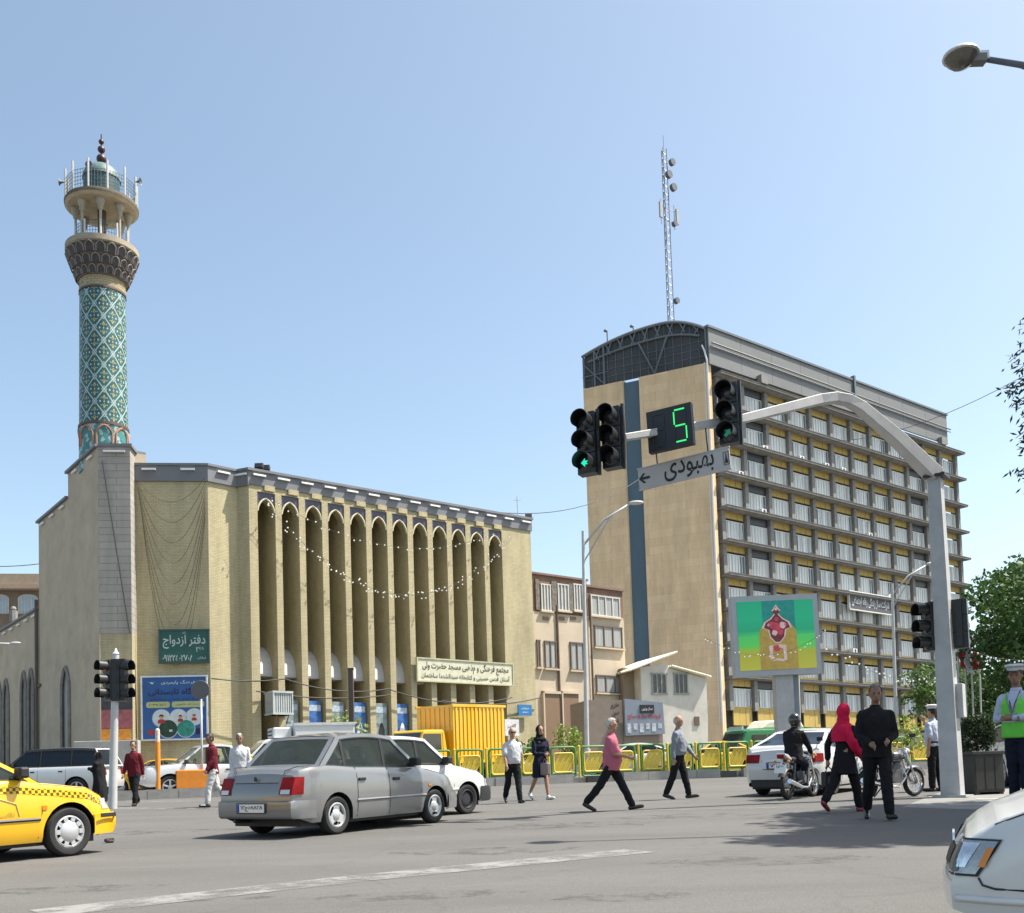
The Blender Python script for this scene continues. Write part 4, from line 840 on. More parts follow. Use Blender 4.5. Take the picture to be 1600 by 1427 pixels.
# countdown display
p = W(1046, 668.5, DP - 2.75); q = DP / FPX; cnt = obj('countdown_display', bpy.data.meshes.new('countdown_display'), M_house, tl)
b = MB(); b.box((0, .06, 0), (.78, .12, .7)); cnt.data = b.mesh('countdown_display'); cnt.data.materials.append(M_house); cnt.location = p; cnt.rotation_euler = (0, R(-2), -RA)
M_seg = mat('segment_off', (.02, .022, .03), .5); M_lit = mat('segment_lit', (.03, .55, .12), .4, var=0, emit=.75)
def segs(x0, on):
    for k, (x, z, w_, h_) in enumerate(((0, .24, .17, .02), (-.1, .12, .02, .19), (.1, .12, .02, .19), (0, 0, .17, .02), (-.1, -.12, .02, .19), (.1, -.12, .02, .19), (0, -.24, .17, .02))):
        b = MB(); b.box(((x0 + x) * 1.0, -.006, z * 1.12), (w_ * 1.0, .01, h_ * 1.12)); b.build('segment', M_lit if k in on else M_seg, cnt)
segs(-.19, ()); segs(.19, (0, 1, 3, 5, 6))
# street name plate hanging under the arm
sgn = thing('street_name_sign', 'grey hanging street sign with black arrow and Persian street name', 'sign', W(1068, 733, DP - 2.4), -RA, ry=R(-3.5))
M_sgrey = mat('sign_plate_grey', (.42, .42, .42), .5, var=.06)
b = MB(); b.box((0, 0, 0), (1.62, .035, .36)); b.build('plate', M_sgrey, sgn, bevel=.008)
b = MB(); b.box((0, .0, .185), (1.64, .05, .018)); b.box((0, .0, -.185), (1.64, .05, .018)); b.build('rim', M_pole, sgn)
lettering(fa('بهبودی'), .88, .33, M_blk, sgn, (.1, -.022, 0), off=.012)
b = MB(); b.prism([(-.1, 0), (-.02, .085), (.025, .085), (-.035, .022), (.1, .022), (.1, -.022), (-.035, -.022), (.025, -.085), (-.02, -.085)], -.024, -.02); b.build('arrow', M_blk, sgn, loc=(-.7, 0, -.0))
b = MB(); 
for a_ in ((-.048, -.11, -.04, .11), (.04, -.11, .048, .11), (-.04, .102, .04, .11), (-.04, -.11, .04, -.102)): b.bb((a_[0], -.024, a_[1]), (a_[2], -.02, a_[3]))
b.prism([(-.032, -.08), (.032, -.08), (.012, .01), (.006, .085), (-.006, .085), (-.012, .01)], -.024, -.02); b.build('tower_symbol', M_blk, sgn, loc=(.75, 0, 0))
for x in (-.45, .45): b = MB(); b.tube([(x, 0, .2), (x, 0, .6)], .012, 6); b.build('hanger', M_house, sgn)
# left traffic light
DL = 27.5; lp = GD(176, DL); tl2 = thing('post_traffic_light', 'short grey traffic light post with two black heads beside the blue banner', 'traffic light', lp)
top = W(181, 1022, DL); b = MB(); b.tube([(0, 0, 0), (top.x - lp.x, 0, top.z - lp.z)], [.115, .085], 12); b.lathe([(.1, 0), (.05, .06), (.02, .14), (0, .16)], 12, (top.x - lp.x, 0, top.z - lp.z)); b.build('post', M_pole, tl2, smooth=40)
q = DL / FPX; p = W(166, 1063, DL - .05) - lp; signal_head(tl2, p, R(-38), None, 1.0, board=False, lens=[M_lred, M_lens, M_lens])
p = W(193, 1063, DL) - lp; h_ = signal_head(tl2, p, R(70), None, 1.0, board=False)
b = MB(); b.box(p + Vector((-.1, 0, 0)), (.35, .25, 1.1)); b.build('backplate', M_house, tl2)
# round sign seen from behind, on the divider
DS = 35.5; sp0 = GD(316, DS); tp = W(313, 1078, DS); rs = thing('round_road_sign', 'grey back of a round road sign on a thin post before the blue banner', 'road sign', sp0)
b = MB(); b.lathe([(0, -.02), (.31, -.02), (.32, 0), (.31, .02), (0, .02)], 28, (tp.x - sp0.x, 0, tp.z - sp0.z), 'Y'); b.build('disc', mat('sign_back', (.1, .095, .105), .5, var=.1), rs, smooth=40)
b = MB(); b.tube([(0, .05, 0), (tp.x - sp0.x, .05, tp.z - sp0.z + .25)], .04, 8); b.build('post', M_pole, rs, smooth=True)
# ================================================================ street lamps
def street_lamp(label, base, top, arm_end, heads, d, r=.11, group='street lamps'):
    root = thing('street_lamp', label, 'street lamp', base, group=group); tp = top - base
    b = MB(); b.tube([(0, 0, 0), tp], [r, r * .6], 10); b.tube([(0, 0, 0), tp * .12], [r * 1.4, r * 1.35], 10); b.build('pole', M_pole, root, smooth=40)
    for e in arm_end:
        e = e - base; m_ = tp.lerp(e, .5); b = MB(); b.tube([tp + Vector((0, 0, -.6)), tp.lerp(e, .45) + Vector((0, 0, -.05)), e], r * .45, 8); b.tube([tp + Vector((0, 0, -1.3)), tp.lerp(e, .55) + Vector((0, 0, -.12)), e.lerp(tp, .2)], r * .3, 6); b.build('arm', M_pole, root, smooth=True)
        dd = (e - tp); dd.z = 0; rz_ = math.atan2(dd.y, dd.x); b = MB(); s_ = heads; b.ball((s_ * .3, 0, .02), (s_ * .45, s_ * .17, s_ * .12), 14); h = b.build('lamp_head', M_pole, root, smooth=True, loc=e, rz=rz_)
    return root
d_ = 44; street_lamp('tall grey street lamp standing in front of the tower end wall', GD(918, d_), W(911, 830, d_), [W(985, 787, d_ - .2)], .75, d_)
d_ = 58; street_lamp('pale street lamp with arm to the right across the tower windows', GD(1402, d_), W(1394, 912, d_), [W(1450, 882, d_)], .9, d_)
# near lamp: only its head and arm reach into the view, its post stands on the right
d_ = 13.0; base = GD(2080, d_); e = W(1530, 91, d_); tpn = W(2010, 175, d_)
nl = thing('near_street_lamp', 'large lamp head with glass bowl on an arm at the upper right', 'street lamp', base, group='street lamps')
b = MB(); b.tube([(0, 0, 0), tpn - base], [.14, .08], 12); b.build('pole', mat('dark_lamp_paint', (.1, .12, .16), .5), nl, smooth=40)
b = MB(); b.tube([tpn - base, W(1700, 118, d_) - base, e - base], [.06, .05, .035], 10); b.tube([tpn - base + Vector((0, 0, -.9)), W(1700, 140, d_) - base, W(1588, 101, d_) - base], [.05, .035, .025], 8); b.build('arm', mat('dark_lamp_paint', (.1, .12, .16), .5), nl, smooth=True)
c = W(1501, 88, d_) - base
b = MB(); b.lathe([(0, .09), (.08, .085), (.16, .06), (.215, .02), (.225, -.005), (.21, -.02), (0, -.02)], 20); b.box((.24, 0, -.02), (.2, .12, .1)); o = b.build('lamp_head', mat('lamp_shell', (.55, .56, .55), .35, .3), nl, smooth=50, loc=c)
b = MB(); b.lathe([(.2, -.02), (.175, -.07), (.12, -.125), (.05, -.155), (0, -.16)], 20); b.build('glass_bowl', mat('smoky_bowl', (.11, .105, .095), .15, var=.15), nl, smooth=True, loc=c)
b = MB(); b.box((.21, 0, -.055), (.2, .13, .1)); b.build('ballast_box', mat('ballast_grey', (.13, .13, .13), .5), nl, loc=c)
# small lamp at the left edge, in front of the low wing
d_ = 46; b0 = GD(-75, d_); ll = street_lamp('pale lamp head on a thin arm at the left edge before the mosque', b0, W(-75, 1000, d_), [W(18, 1006, d_)], .55, d_, .07)
# ================================================================ LED billboard
DB = 40.; bl = thing('led_billboard', 'large LED billboard in a grey frame showing a floral emblem on green and gold', 'billboard', GD(1222, DB), R(2))
bx = lambda px, py: W(px, py, DB) - bl.location
A, C = bx(1140, 934), bx(1281, 1054); cx_, cz_ = (A.x + C.x) / 2, (A.z + C.z) / 2; BWd, BH = C.x - A.x, A.z - C.z
bp_ = obj('screen_box', bpy.data.meshes.new('screen_box'), M_conc, bl); b = MB(); b.box((0, 0, 0), (BWd, .5, BH)); bp_.data = b.mesh('screen_box'); bp_.data.materials.append(mat('billboard_grey', (.36, .38, .4), .5, var=.05)); bp_.location = (cx_, 0, cz_); bp_.rotation_euler = (0, -ROLL * .0 - R(1.0), 0)
def bands(t, co):
    sp = t.nodes.new('ShaderNodeSeparateXYZ'); t.links.new(co, sp.inputs[0]); n = t.nodes.new('ShaderNodeTexNoise'); n.inputs['Scale'].default_value = 3; n.inputs['Detail'].default_value = 5; mp = t.nodes.new('ShaderNodeMapping'); mp.inputs['Scale'].default_value = (.15, 1, 3); t.links.new(co, mp.inputs[0]); t.links.new(mp.outputs[0], n.inputs['Vector'])
    ma = t.nodes.new('ShaderNodeMath'); ma.operation = 'MULTIPLY_ADD'; ma.inputs[1].default_value = .35; t.links.new(n.outputs[0], ma.inputs[0]); t.links.new(sp.outputs[2], ma.inputs[2])
    mr = t.nodes.new('ShaderNodeMapRange'); mr.inputs[1].default_value = -BH / 2 + .15; mr.inputs[2].default_value = BH / 2 + .15; t.links.new(ma.outputs[0], mr.inputs[0])
    r = t.nodes.new('ShaderNodeValToRGB')
    for i, (ps, c) in enumerate(((0, (.36, .36, .05)), (.3, (.3, .3, .03)), (.36, (.08, .42, .06)), (.5, (.05, .4, .1)), (.56, (.01, .26, .12)), (.72, (.01, .3, .15)), (1, (.01, .26, .13)))):
        e = r.color_ramp.elements[i] if i < 2 else r.color_ramp.elements.new(ps); e.position = ps; e.color = (*c, 1)
    t.links.new(mr.outputs[0], r.inputs[0]); return r.outputs[0]
M_led = ncol('led_picture', bands, rough=.4)
pr = M_led.node_tree.nodes['Principled BSDF']; M_led.node_tree.links.new(pr.inputs['Base Color'].links[0].from_socket, pr.inputs['Emission Color']); pr.inputs['Emission Strength'].default_value = .25
iw, ih = BWd * .885, BH * .86
b = MB(); b.box((0, -.255, 0), (iw, .02, ih)); scr = b.build('led_screen', M_led, bp_)
def flat(name, poly, m, y, par, loc=(0, 0)): b = MB(); b.prism([(x + loc[0], z + loc[1]) for x, z in poly], y, y + .004); return b.build(name, m, par)
led = lambda nm, c: mat(nm, c, .5, var=.25, scale=4, emit=.15)
flat('teal_field', [(-.62, .1), (-.62, ih / 2), (.62, ih / 2), (.62, .1)], led('led_teal', (.01, .2, .17)), -.27, scr, (.12, 0))
flat('gold_arch', [(-.72, -ih / 2), (-.72, -.1), (-.68, .2), (-.5, .42), (0, .55), (.5, .42), (.68, .2), (.72, -.1), (.72, -ih / 2)], led('led_gold', (.34, .24, .05)), -.274, scr, (.05, 0))
fx_ = .0; M_e1, M_e2, M_e3 = led('led_rose', (.4, .04, .07)), led('led_maroon', (.12, .02, .03)), led('led_blush', (.55, .4, .36))
tul = lambda s, w_: [(0, 1.18 * s), (-.09 * w_, 1.02 * s), (-.15 * w_, .95 * s), (-.05 * w_, .85 * s), (-.2 * w_, .65 * s), (-.42 * w_, .5 * s), (-.5 * w_, .28 * s), (-.3 * w_, .2 * s), (-.25 * w_, -.1 * s), (-.08 * w_, -.32 * s), (.08 * w_, -.32 * s), (.25 * w_, -.1 * s), (.3 * w_, .2 * s), (.5 * w_, .28 * s), (.42 * w_, .5 * s), (.2 * w_, .65 * s), (.05 * w_, .85 * s), (.15 * w_, .95 * s), (.09 * w_, 1.02 * s)]
flat('emblem_outline', tul(.98, 1.16), M_e3, -.278, scr, (.03, .0)); flat('emblem', tul(.9, 1.0), M_e2, -.282, scr, (.03, .02))
for i, (x, z, r_) in enumerate(((-.2, .38, .12), (.22, .36, .12), (0, .3, .16), (-.1, .08, .1), (.12, .1, .11), (0, .98, .05), (0, .6, .08), (-.3, .38, .06), (.34, .38, .06))):
    flat('emblem_rose', [(r_ * math.cos(R(40 * k)) * (1 + .2 * (k % 2)), r_ * math.sin(R(40 * k)) * (1 + .2 * (k % 2))) for k in range(9)], M_e1 if i % 2 == 0 else M_e3, -.286, scr, (.03 + x, z))
for poly in ([(-.32, -.95), (-.36, -.4), (-.2, -.36), (-.22, -.86)], [(.2, -.95), (.18, -.5), (.02, -.46), (.02, -.34), (.3, -.38), (.32, -.95)], [(-.3, -.98), (-.05, -.86), (.2, -.92), (.2, -1.0), (-.05, -.96)], [(-.18, -.42), (0, -.36), (.1, -.5), (0, -.62), (-.16, -.58)]):
    flat('calligraphy_stroke', poly, M_e3 if poly[0][1] < -.5 else M_e1, -.286, scr, (.03, -.02))
b = MB(); pA, pB = bx(1205, 1050), bx(1243, 1050); b.box(((pA.x + pB.x) / 2, .15, cz_ / 2 - BH / 4), ((pB.x - pA.x) * .72, .5, cz_ - BH / 2 + .1)); b.build('pillar', mat('pillar_grey', (.4, .4, .4), .6, dirt=.3), bl, rz=None)
b = MB(); b.box((pB.x - .02, .25, cz_ / 2 - BH / 4), (.3, .35, cz_ - BH / 2 + .1)); b.build('pillar_side', mat('pillar_blue_grey', (.2, .24, .28), .6), bl)
p0, p1 = GD(1252, DB + 2), W(1247, 1045, DB + 2); cp = thing('cream_post', 'thin cream post beside the billboard pillar', 'post', p0); b = MB(); b.tube([(0, 0, 0), p1 - p0], .05, 8); b.build('shaft', mat('cream_paint', (.6, .55, .42), .6), cp); b = MB(); b.ball(p1 - p0, .07, 8); b.build('cap', mat('cream_paint', (.6, .55, .42), .6), cp)
# ================================================================ mosque signs and fittings
def wall_board(name, label, cat, px0, py0, px1, py1, d0, d1, off=.35, thick=.08, m=None, frame=None, group=None):
    a, c = W(px0, py0, d0), W(px1, py0 + 0, d1); dv = Vector((c.x - a.x, c.y - a.y)); ln = dv.length; rz_ = math.atan2(dv.y, dv.x); h = a.z - W(px0, py1, d0).z
    root = thing(name, label, cat, ((a.x + c.x) / 2, (a.y + c.y) / 2, a.z - h / 2), rz_, group)
    b = MB(); b.box((0, 0, 0), (ln, thick, h)); b.build('board', m, root)
    if frame:
        b = MB(); t_ = .07
        for z in (-h / 2, h / 2): b.box((0, -.01, z), (ln + .1, thick + .06, t_))
        for x in (-ln / 2, ln / 2): b.box((x, -.01, 0), (t_, thick + .058, h - t_))
        b.build('border', frame, root)
    return root, ln, h
def fdep(px, py=1000, off=.3):
    t = tat(px, py); p = org + ub * t; return p.y - off * .786
ms, ln, h = wall_board('mosque_sign', 'long cream sign board with dark green calligraphy across the mosque pilasters', 'sign', 651, 1028, 800, 1064, fdep(651), fdep(800), m=mat('sign_cream', (.55, .53, .4), .6), frame=mat('sign_frame_cream', (.42, .42, .28), .5))
M_ink = mat('dark_green_ink', (.035, .05, .025), .6)
lettering(fa('مجتمع فرهنگی و مذهبی مسجد حضرت ولی'), ln * .9, h * .48, M_ink, ms, (0, -.05, h * .17), off=.015); lettering(fa('آستان قدس حسینی و کتابخانه سیدالشهدا ساختمان'), ln * .92, h * .3, M_ink, ms, (0, -.05, -h * .24), off=.012)
dw = 48.45
gs, ln, h = wall_board('registry_sign', 'dark green wall sign with white Persian lettering and phone number', 'sign', 249, 985, 326, 1036, 48.35, 48.7, m=mat('sign_green', (.012, .085, .07), .5), frame=mat('sign_green_edge', (.03, .06, .06), .5))
M_chalk = mat('sign_white_paint', (.5, .55, .53), .6)
lettering(fa('دفتر ازدواج'), ln * .86, h * .42, M_chalk, gs, (0, -.045, h * .14)); lettering('۰۹۱۲۲۵۰۲۷۰۸', ln * .62, h * .2, M_chalk, gs, (-ln * .13, -.045, -h * .36)); lettering('۲۶۶', ln * .16, h * .16, M_chalk, gs, (ln * .32, -.045, -h * .1))
lettering(fa('خیابان'), ln * .18, h * .09, M_chalk, gs, (ln * .36, -.045, -h * .36)); lettering(fa('ثبت'), ln * .08, h * .1, M_chalk, gs, (0, -.045, h * .42))
bb_, ln, h = wall_board('summer_banner', 'blue banner with Persian heading and round pictures of boys on the mosque wall', 'banner', 221, 1058, 323, 1157, 48.2, 48.5, thick=.03, m=mat('banner_blue', (.02, .09, .28), .55, var=.25, scale=.8), frame=mat('banner_white_edge', (.6, .65, .7), .6))
M_navy = mat('banner_navy', (.015, .01, .06), .6); M_lb = mat('banner_pale', (.55, .6, .62), .6); M_pill = mat('banner_pill', (.4, .45, .2), .6)
lettering(fa('فرهنگ پایمردی'), ln * .52, h * .07, M_lb, bb_, (ln * .06, -.025, h * .4)); lettering(fa('پایگاه تابستانی'), ln * .8, h * .14, M_navy, bb_, (0, -.025, h * .25), off=.02); lettering(fa('ویژه دانش آموزان و نوجوانان'), ln * .8, h * .035, M_navy, bb_, (0, -.025, h * .14))
b = MB(); b.prism([(-.16, .03), (-.05, -.02), (0, .02), (.05, -.04), (.16, .05), (.02, -.09), (-.04, -.06)], -.024, -.02); b.build('bird_mark', M_lb, bb_, loc=(-ln * .34, 0, h * .41))
for x0, x1, tx in ((-.43, -.07, '۵۶۳۷۰۷۸۸'), (-.04, .46, 'ثبت نام حضوری')):
    b = MB(); b.prism(rrect(x0 * ln, x1 * ln, h * .005, h * .1, .1, 4), -.024, -.02); b.build('pill', M_pill, bb_); lettering(tx if tx[0] == '۵' else fa(tx), (x1 - x0) * ln * .75, h * .045, M_navy, bb_, ((x0 + x1) / 2 * ln, -.028, h * .052))
def disc(r, n=24): return [(r * math.cos(2 * math.pi * i / n), r * math.sin(2 * math.pi * i / n)) for i in range(n)]
def pl(par, poly, m, x, z, y, nm): b = MB(); b.prism([(p_[0] + x, p_[1] + z) for p_ in poly], y, y + .003); return b.build(nm, m, par)
M_dgr, M_tl, M_sk, M_hr, M_rd = mat('banner_dark_green', (.015, .05, .03), .6, var=.4, scale=4), mat('banner_teal', (.03, .25, .2), .6, var=.5, scale=4), mat('print_skin', (.5, .3, .2), .6), mat('print_hair', (.02, .015, .012), .6), mat('print_red', (.35, .03, .03), .6)
q = ln
for (x, z, r_, m) in ((-.2, -.16, .135, M_lb), (.06, -.155, .13, M_lb), (.3, -.15, .13, M_lb), (-.1, -.33, .14, M_dgr), (.17, -.33, .135, M_tl)):
    pl(bb_, disc(r_ * q * 1.08), M_lb if m is not M_lb else mat('ring_blue', (.25, .4, .6), .6), x * q, z * h, -.022 - .001 * (m is not M_lb), 'picture_ring'); pc = pl(bb_, disc(r_ * q), m, x * q, z * h, -.027 - .001 * (m is not M_lb), 'picture')
for x, z, k in ((-.2, -.16, 1.), (.3, -.15, .7), (.09, -.16, .75)):
    pl(bb_, [(-.17 * k, -.24 * k), (-.15 * k, -.08 * k), (0, -.03 * k), (.15 * k, -.08 * k), (.17 * k, -.24 * k)], M_rd, x * q, z * h, -.033, 'picture_shirt'); pl(bb_, [(p_[0] * .9, p_[1]) for p_ in disc(.085 * k)], M_sk, x * q, z * h + .02, -.036, 'picture_face'); pl(bb_, [(-.1 * k, .02), (-.1 * k, .1 * k), (0, .15 * k), (.1 * k, .1 * k), (.1 * k, .02), (0, .07 * k)], M_hr, x * q, z * h + .03, -.039, 'picture_hair')
pl(bb_, disc(.14), M_rd, -.36 * q, -.38 * h, -.025, 'red_seal'); pl(bb_, [(-.16, -.14), (-.16, .14), (.16, .14), (.16, -.14)], M_navy, .38 * q, -.38 * h, -.025, 'black_square'); pl(bb_, [(-.07, -.05), (-.07, .05), (.07, .05), (.07, -.05)], M_lb, -.06 * q, -.36 * h, -.033, 'white_mark')
# posters between the pilasters
M_post = [mat('poster_blue', (.03, .12, .34), .5, var=.6, scale=2.4), mat('poster_grey_green', (.2, .25, .25), .5, var=.45, scale=2.2)]
pl_ = ['grey green poster with white figure left of all between the pilasters', 'blue poster with brown star medallion between the pilasters', 'grey poster half hidden by the sapling', 'blue poster right of the sapling between the pilasters', 'grey green poster with dark figure between the pilasters', 'bright blue poster with white flower beside the truck']
for i in range(6):
    k = i + 1; x = t0 + pw + nw / 2 + k * pitch; z1 = W(440, 1094, 51).z; Mt = FM @ Matrix.Translation((x, .25, 0)); ps = thing('poster', pl_[i], 'poster', group='posters between the pilasters'); ps.matrix_world = Mt
    b = MB(); b.bb((-nw / 2 + .03, 0, GZ + .6), (nw / 2 - .12, .03, z1)); b.build('sheet', M_post[0] if i in (1, 3, 5) else M_post[1], ps)
    zc = z1 - 1.35; m2 = [M_lb, M_terra, M_wht, M_lb, M_blk, M_wht][i]
    if i == 1: b = MB(); b.prism([(.3 * (1 if j % 2 else .75) * math.cos(R(22.5 * j)), zc + .3 * (1 if j % 2 else .75) * math.sin(R(22.5 * j))) for j in range(16)], -.01, -.002); b.build('medallion', m2, ps)
    else: b = MB(); b.prism([(-.15, zc - .5), (-.2, zc - .1), (-.06, zc + .3), (0, zc + .36), (.07, zc + .28), (.17, zc - .05), (.14, zc - .5)], -.01, -.002); b.build('figure', m2, ps)
    b = MB(); b.bb((-nw / 2 + .05, -.008, z1 - .5), (nw / 2 - .16, -.002, z1 - .2)); b.build('heading', mat('poster_heading', (.35, .42, .5), .6, var=.5, scale=8), ps)
# evaporative cooler on its bracket
ac = thing('evaporative_cooler', 'boxy galvanised evaporative cooler on a bracket beside the first pilaster', 'cooler'); ac.matrix_world = FM @ Matrix.Translation((t0 + .55, -.15, 0))
z0, z1 = W(420, 1118, 49.8).z, W(420, 1081, 49.8).z; M_zinc = mat('zinc_sheet', (.42, .45, .45), .5, .2, var=.15)
b = MB(); b.bb((0, -.75, z0), (.95, .15, z1)); b.build('cabinet', mat('cooler_louvre_gap', (.16, .18, .18), .6), ac)
b = MB(); b.bb((0, -.755, 0), (.07, -.72, z1 - z0 - .2)); lv = b.mesh('louvre')
for k in range(8): at(lv, 'louvre', M_zinc, ac, (.03 + k * .115, -.02, z0 + .1))
b = MB(); b.bb((-.03, 0, 0), (.0, .075, z1 - z0 - .2)); lv2 = b.mesh('louvre')
for k in range(7): at(lv2, 'louvre', M_zinc, ac, (-.005, -.72 + k * .12, z0 + .1))
b = MB()
for z in (z0, z1 - .1): b.bb((-.05, -.82, z), (1.0, .16, z + .1))
for x in (-.04, .93): b.bb((x, -.81, z0), (x + .06, -.75, z1))
b.build('casing', M_zinc, ac)
b = MB(); b.tube([(.2, .0, z0 - 1.1), (.2, -.7, z0)], .03, 5); b.tube([(.8, .0, z0 - 1.1), (.8, -.7, z0)], .03, 5); b.build('bracket', M_brfr, ac)
# small blue wall sign and white notice on the right end wall
s2, ln, h = wall_board('blue_wall_sign', 'small bright blue sign on the mosque end wall right of the truck', 'sign', 809, 1101, 830, 1118, fdep(809) - .2, fdep(830) - .2, m=mat('sign_bright_blue', (.02, .16, .38), .5))
lettering(fa('خیابان'), ln * .6, h * .2, M_wht, s2, (0, -.05, h * .15)); lettering(fa('بهبودی'), ln * .45, h * .15, M_wht, s2, (0, -.05, -h * .2))
s3, ln, h = wall_board('white_notice', 'white notice board behind the man in the white shirt', 'notice', 788, 1124, 810, 1150, fdep(788) - 1.5, fdep(810) - 1.5, m=mat('notice_white', (.55, .55, .55), .6, var=.2, scale=5)); lettering(fa('آگهی'), ln * .6, h * .25, M_blk, s3, (0, -.05, .1))
# ================================================================ wires and bulb strings
M_wire = mat('black_cable', (.03, .03, .03), .7)
def sag(a, c, s, n=14): return [a.lerp(c, i / n) - Vector((0, 0, s * 4 * (i / n) * (1 - i / n))) for i in range(n + 1)]
def wire(label, a, c, s, r=.02, name='cable'): b = MB(); b.tube(sag(a, c, s), r, 4); return b.build(name, M_wire, label=label, cat='cable', group='overhead cables')
wire('thin overhead cable rising from the tower roof to the right edge', W(1290, 690, 100), W(1640, 565, 60), 1.2, .022)
wire('thin overhead cable from the mosque roof to the tower end wall', W(770, 800, 60), W(1010, 740, 90), 1.2, .025)
wire('thin cable crossing the sky at the left edge behind the mosque', W(-20, 885, 80), W(70, 880, 80), .1, .03)
b_l = 'thick cable sagging along the mosque pilasters above the posters'
for (xa_, ya_), (xb_, yb_), s_, lb in (((330, 1060), (445, 1061), .12, 'upper cable left of the first posters'), ((445, 1061), (610, 1076), .35, 'upper cable sagging above the blue star poster'), ((610, 1078), (800, 1090), .5, 'upper cable under the long cream sign'), ((400, 1080), (610, 1086), .25, 'lower cable behind the cooler along the pilasters'), ((690, 1095), (845, 1090), .3, 'lower cable running to the end of the mosque wall')):
    wire(lb, W(xa_, ya_, fdep(xa_) - .15), W(xb_, yb_, fdep(xb_) - .15), s_, .03)
M_bulb = mat('white_bulb', (.85, .85, .8), .3, var=0)
def bulb_string(label, a, c, s, n, r=.042, jit=.12):
    root = thing('bulb_string', label, 'light string', (0, 0, 0), group='strings of bulbs'); b = MB(); pts = sag(a, c, s, n); b.tube(pts, .006, 4); b.build('wire', M_wire, root); b = MB(); rr = random.Random(n)
    for p in pts: b.ball(p + Vector((rr.uniform(-jit, jit), 0, rr.uniform(-jit, jit) - .06)), r, 6)
    b.build('bulbs', M_bulb, root, kind='stuff')
fo_ = 1.0
bulb_string('deep hanging string of white bulbs across the mosque niches', W(405, 775, fdep(405, 780, .6)), W(800, 840, fdep(800, 840, .6)), 4.0, 62, jit=.2)
bulb_string('second deep string of bulbs just above the lowest one', W(420, 790, fdep(420, 780, .7)), W(790, 845, fdep(790, 840, .7)), 3.7, 40, jit=.2)
bulb_string('shallow string of bulbs under the mosque arches', W(425, 780, fdep(425, 780, .6)), W(770, 835, fdep(770, 830, .6)), 1.5, 30, jit=.08)
bulb_string('string of bulbs hanging in front of the billboard', W(1100, 995, 36), W(1290, 985, 36), .75, 26, .026, .08)
bulb_string('string of bulbs before the lower tower windows', W(1290, 1010, 45), W(1480, 1060, 45), .6, 30, .045, .15)
bulb_string('string of bulbs before the dark trees at the right', W(1520, 1018, 40), W(1620, 1030, 40), .15, 14, .04, .05)
b = MB()
for k in range(9):
    a, c = W(212 + k, 745 + 6 * k, 48.3), W(321, 745 + 8 * k, 48.6); b.tube([a.lerp(c, i / 14) - Vector((0, 0, (1.2 + .75 * k) * 4 * (i / 14) * (1 - i / 14))) for i in range(15)], .011, 4)
b.build('unlit_light_curtain', mat('dark_string', (.07, .06, .035), .8), label='unlit strings of lights swagged on the shaded mosque wall', cat='light string', kind='stuff')
b = MB(); p = W(160, 720, 47.4); q_ = W(203, 990, 47.5); b.tube([p, p.lerp(q_, .5), q_], .03, 5); b.build('cable', M_wire, label='black cable slanting down the grey stone pier', cat='cable', group='overhead cables')
# floodlights and aerial on the mosque roof
for px, py, d_, lb in ((415, 733, 50.8, 'black floodlight on the roof above the first niche'), (826, 806, 61.3, 'floodlight at the right end of the mosque roof'), (405, 734, 50.5, 'small round loudspeaker on the mosque roof')):
    p = W(px, py, d_); fl_ = thing('roof_floodlight', lb, 'floodlight', (p.x, p.y, ZT + .06)); b = MB(); b.box((0, 0, .32), (.42, .22, .28), rx=R(-25)); b.build('lamp_box', M_house, fl_, bevel=.02); b = MB(); b.tube([(0, 0, 0), (0, 0, .3)], .03, 6); b.build('stem', M_poled, fl_)
p = W(809, 815, 60.8); ae = thing('roof_aerial', 'thin cross shaped aerial on the mosque roof edge', 'aerial', (p.x, p.y, ZT)); b = MB(); b.tube([(0, 0, 0), (0, 0, 1.5)], .02, 5); b.build('rod', M_poled, ae); b = MB(); b.tube([(-.25, 0, 1.25), (.25, 0, 1.25)], .015, 5); b.build('crossbar', M_poled, ae)
p0, p1 = GD(552, 41), W(550, 1046, 41); wp_ = thing('wooden_pole', 'dark square wooden pole rising behind the silver car', 'pole', p0); b = MB(); hh = (p1 - p0).z; b.box((0, 0, hh / 2), (.2, .2, hh)); b.build('shaft', mat('dark_timber', (.075, .055, .05), .8, var=.3, stretch=(3, 3, .4)), wp_, bevel=.015); b = MB(); b.box((0, 0, hh + .02), (.24, .24, .04)); b.build('cap', M_house, wp_)
# flags at the right
for i, (px, d_) in enumerate(((1498, 70), (1509, 72), (1519, 74), (1531, 78))):
    p0, p1 = GD(px + 4, d_), W(px - 2, 1005 if i < 3 else 985, d_); fp = thing('flag_pole', ['flag pole with red and white flag close behind the signal mast', 'second flag pole with white and red flag', 'third flag pole with a drooping red flag', 'last flag pole with dark flag near the trees'][i], 'flag pole', p0, group='flag poles'); v_ = p1 - p0
    b = MB(); b.tube([(0, 0, 0), v_], .06, 6); b.build('pole', M_pole, fp)
    cols = [((.5, .03, .05), (.6, .6, .6)), ((.6, .6, .6), (.5, .03, .05)), ((.5, .03, .05), (.5, .03, .05)), ((.03, .04, .05), (.03, .04, .05))][i]
    for k in range(2):
        b = MB(); vs = []; n = 8
        for a in range(n + 1):
            for c in range(2): zz_ = v_.z - .15 - 1.35 * a / n; xx = (k + c) * .35 + .12 * math.sin(a * 1.1 + k) ; vs.append((v_.x + .05 + xx, .12 * math.sin(a * .9 + c * 2 + k), zz_ - xx * .6))
        b.add(vs, [(2 * a, 2 * a + 1, 2 * a + 3, 2 * a + 2) for a in range(n)]); b.build('flag', mat('flag_%d%d' % (i, k), cols[k], .8), fp, smooth=True)
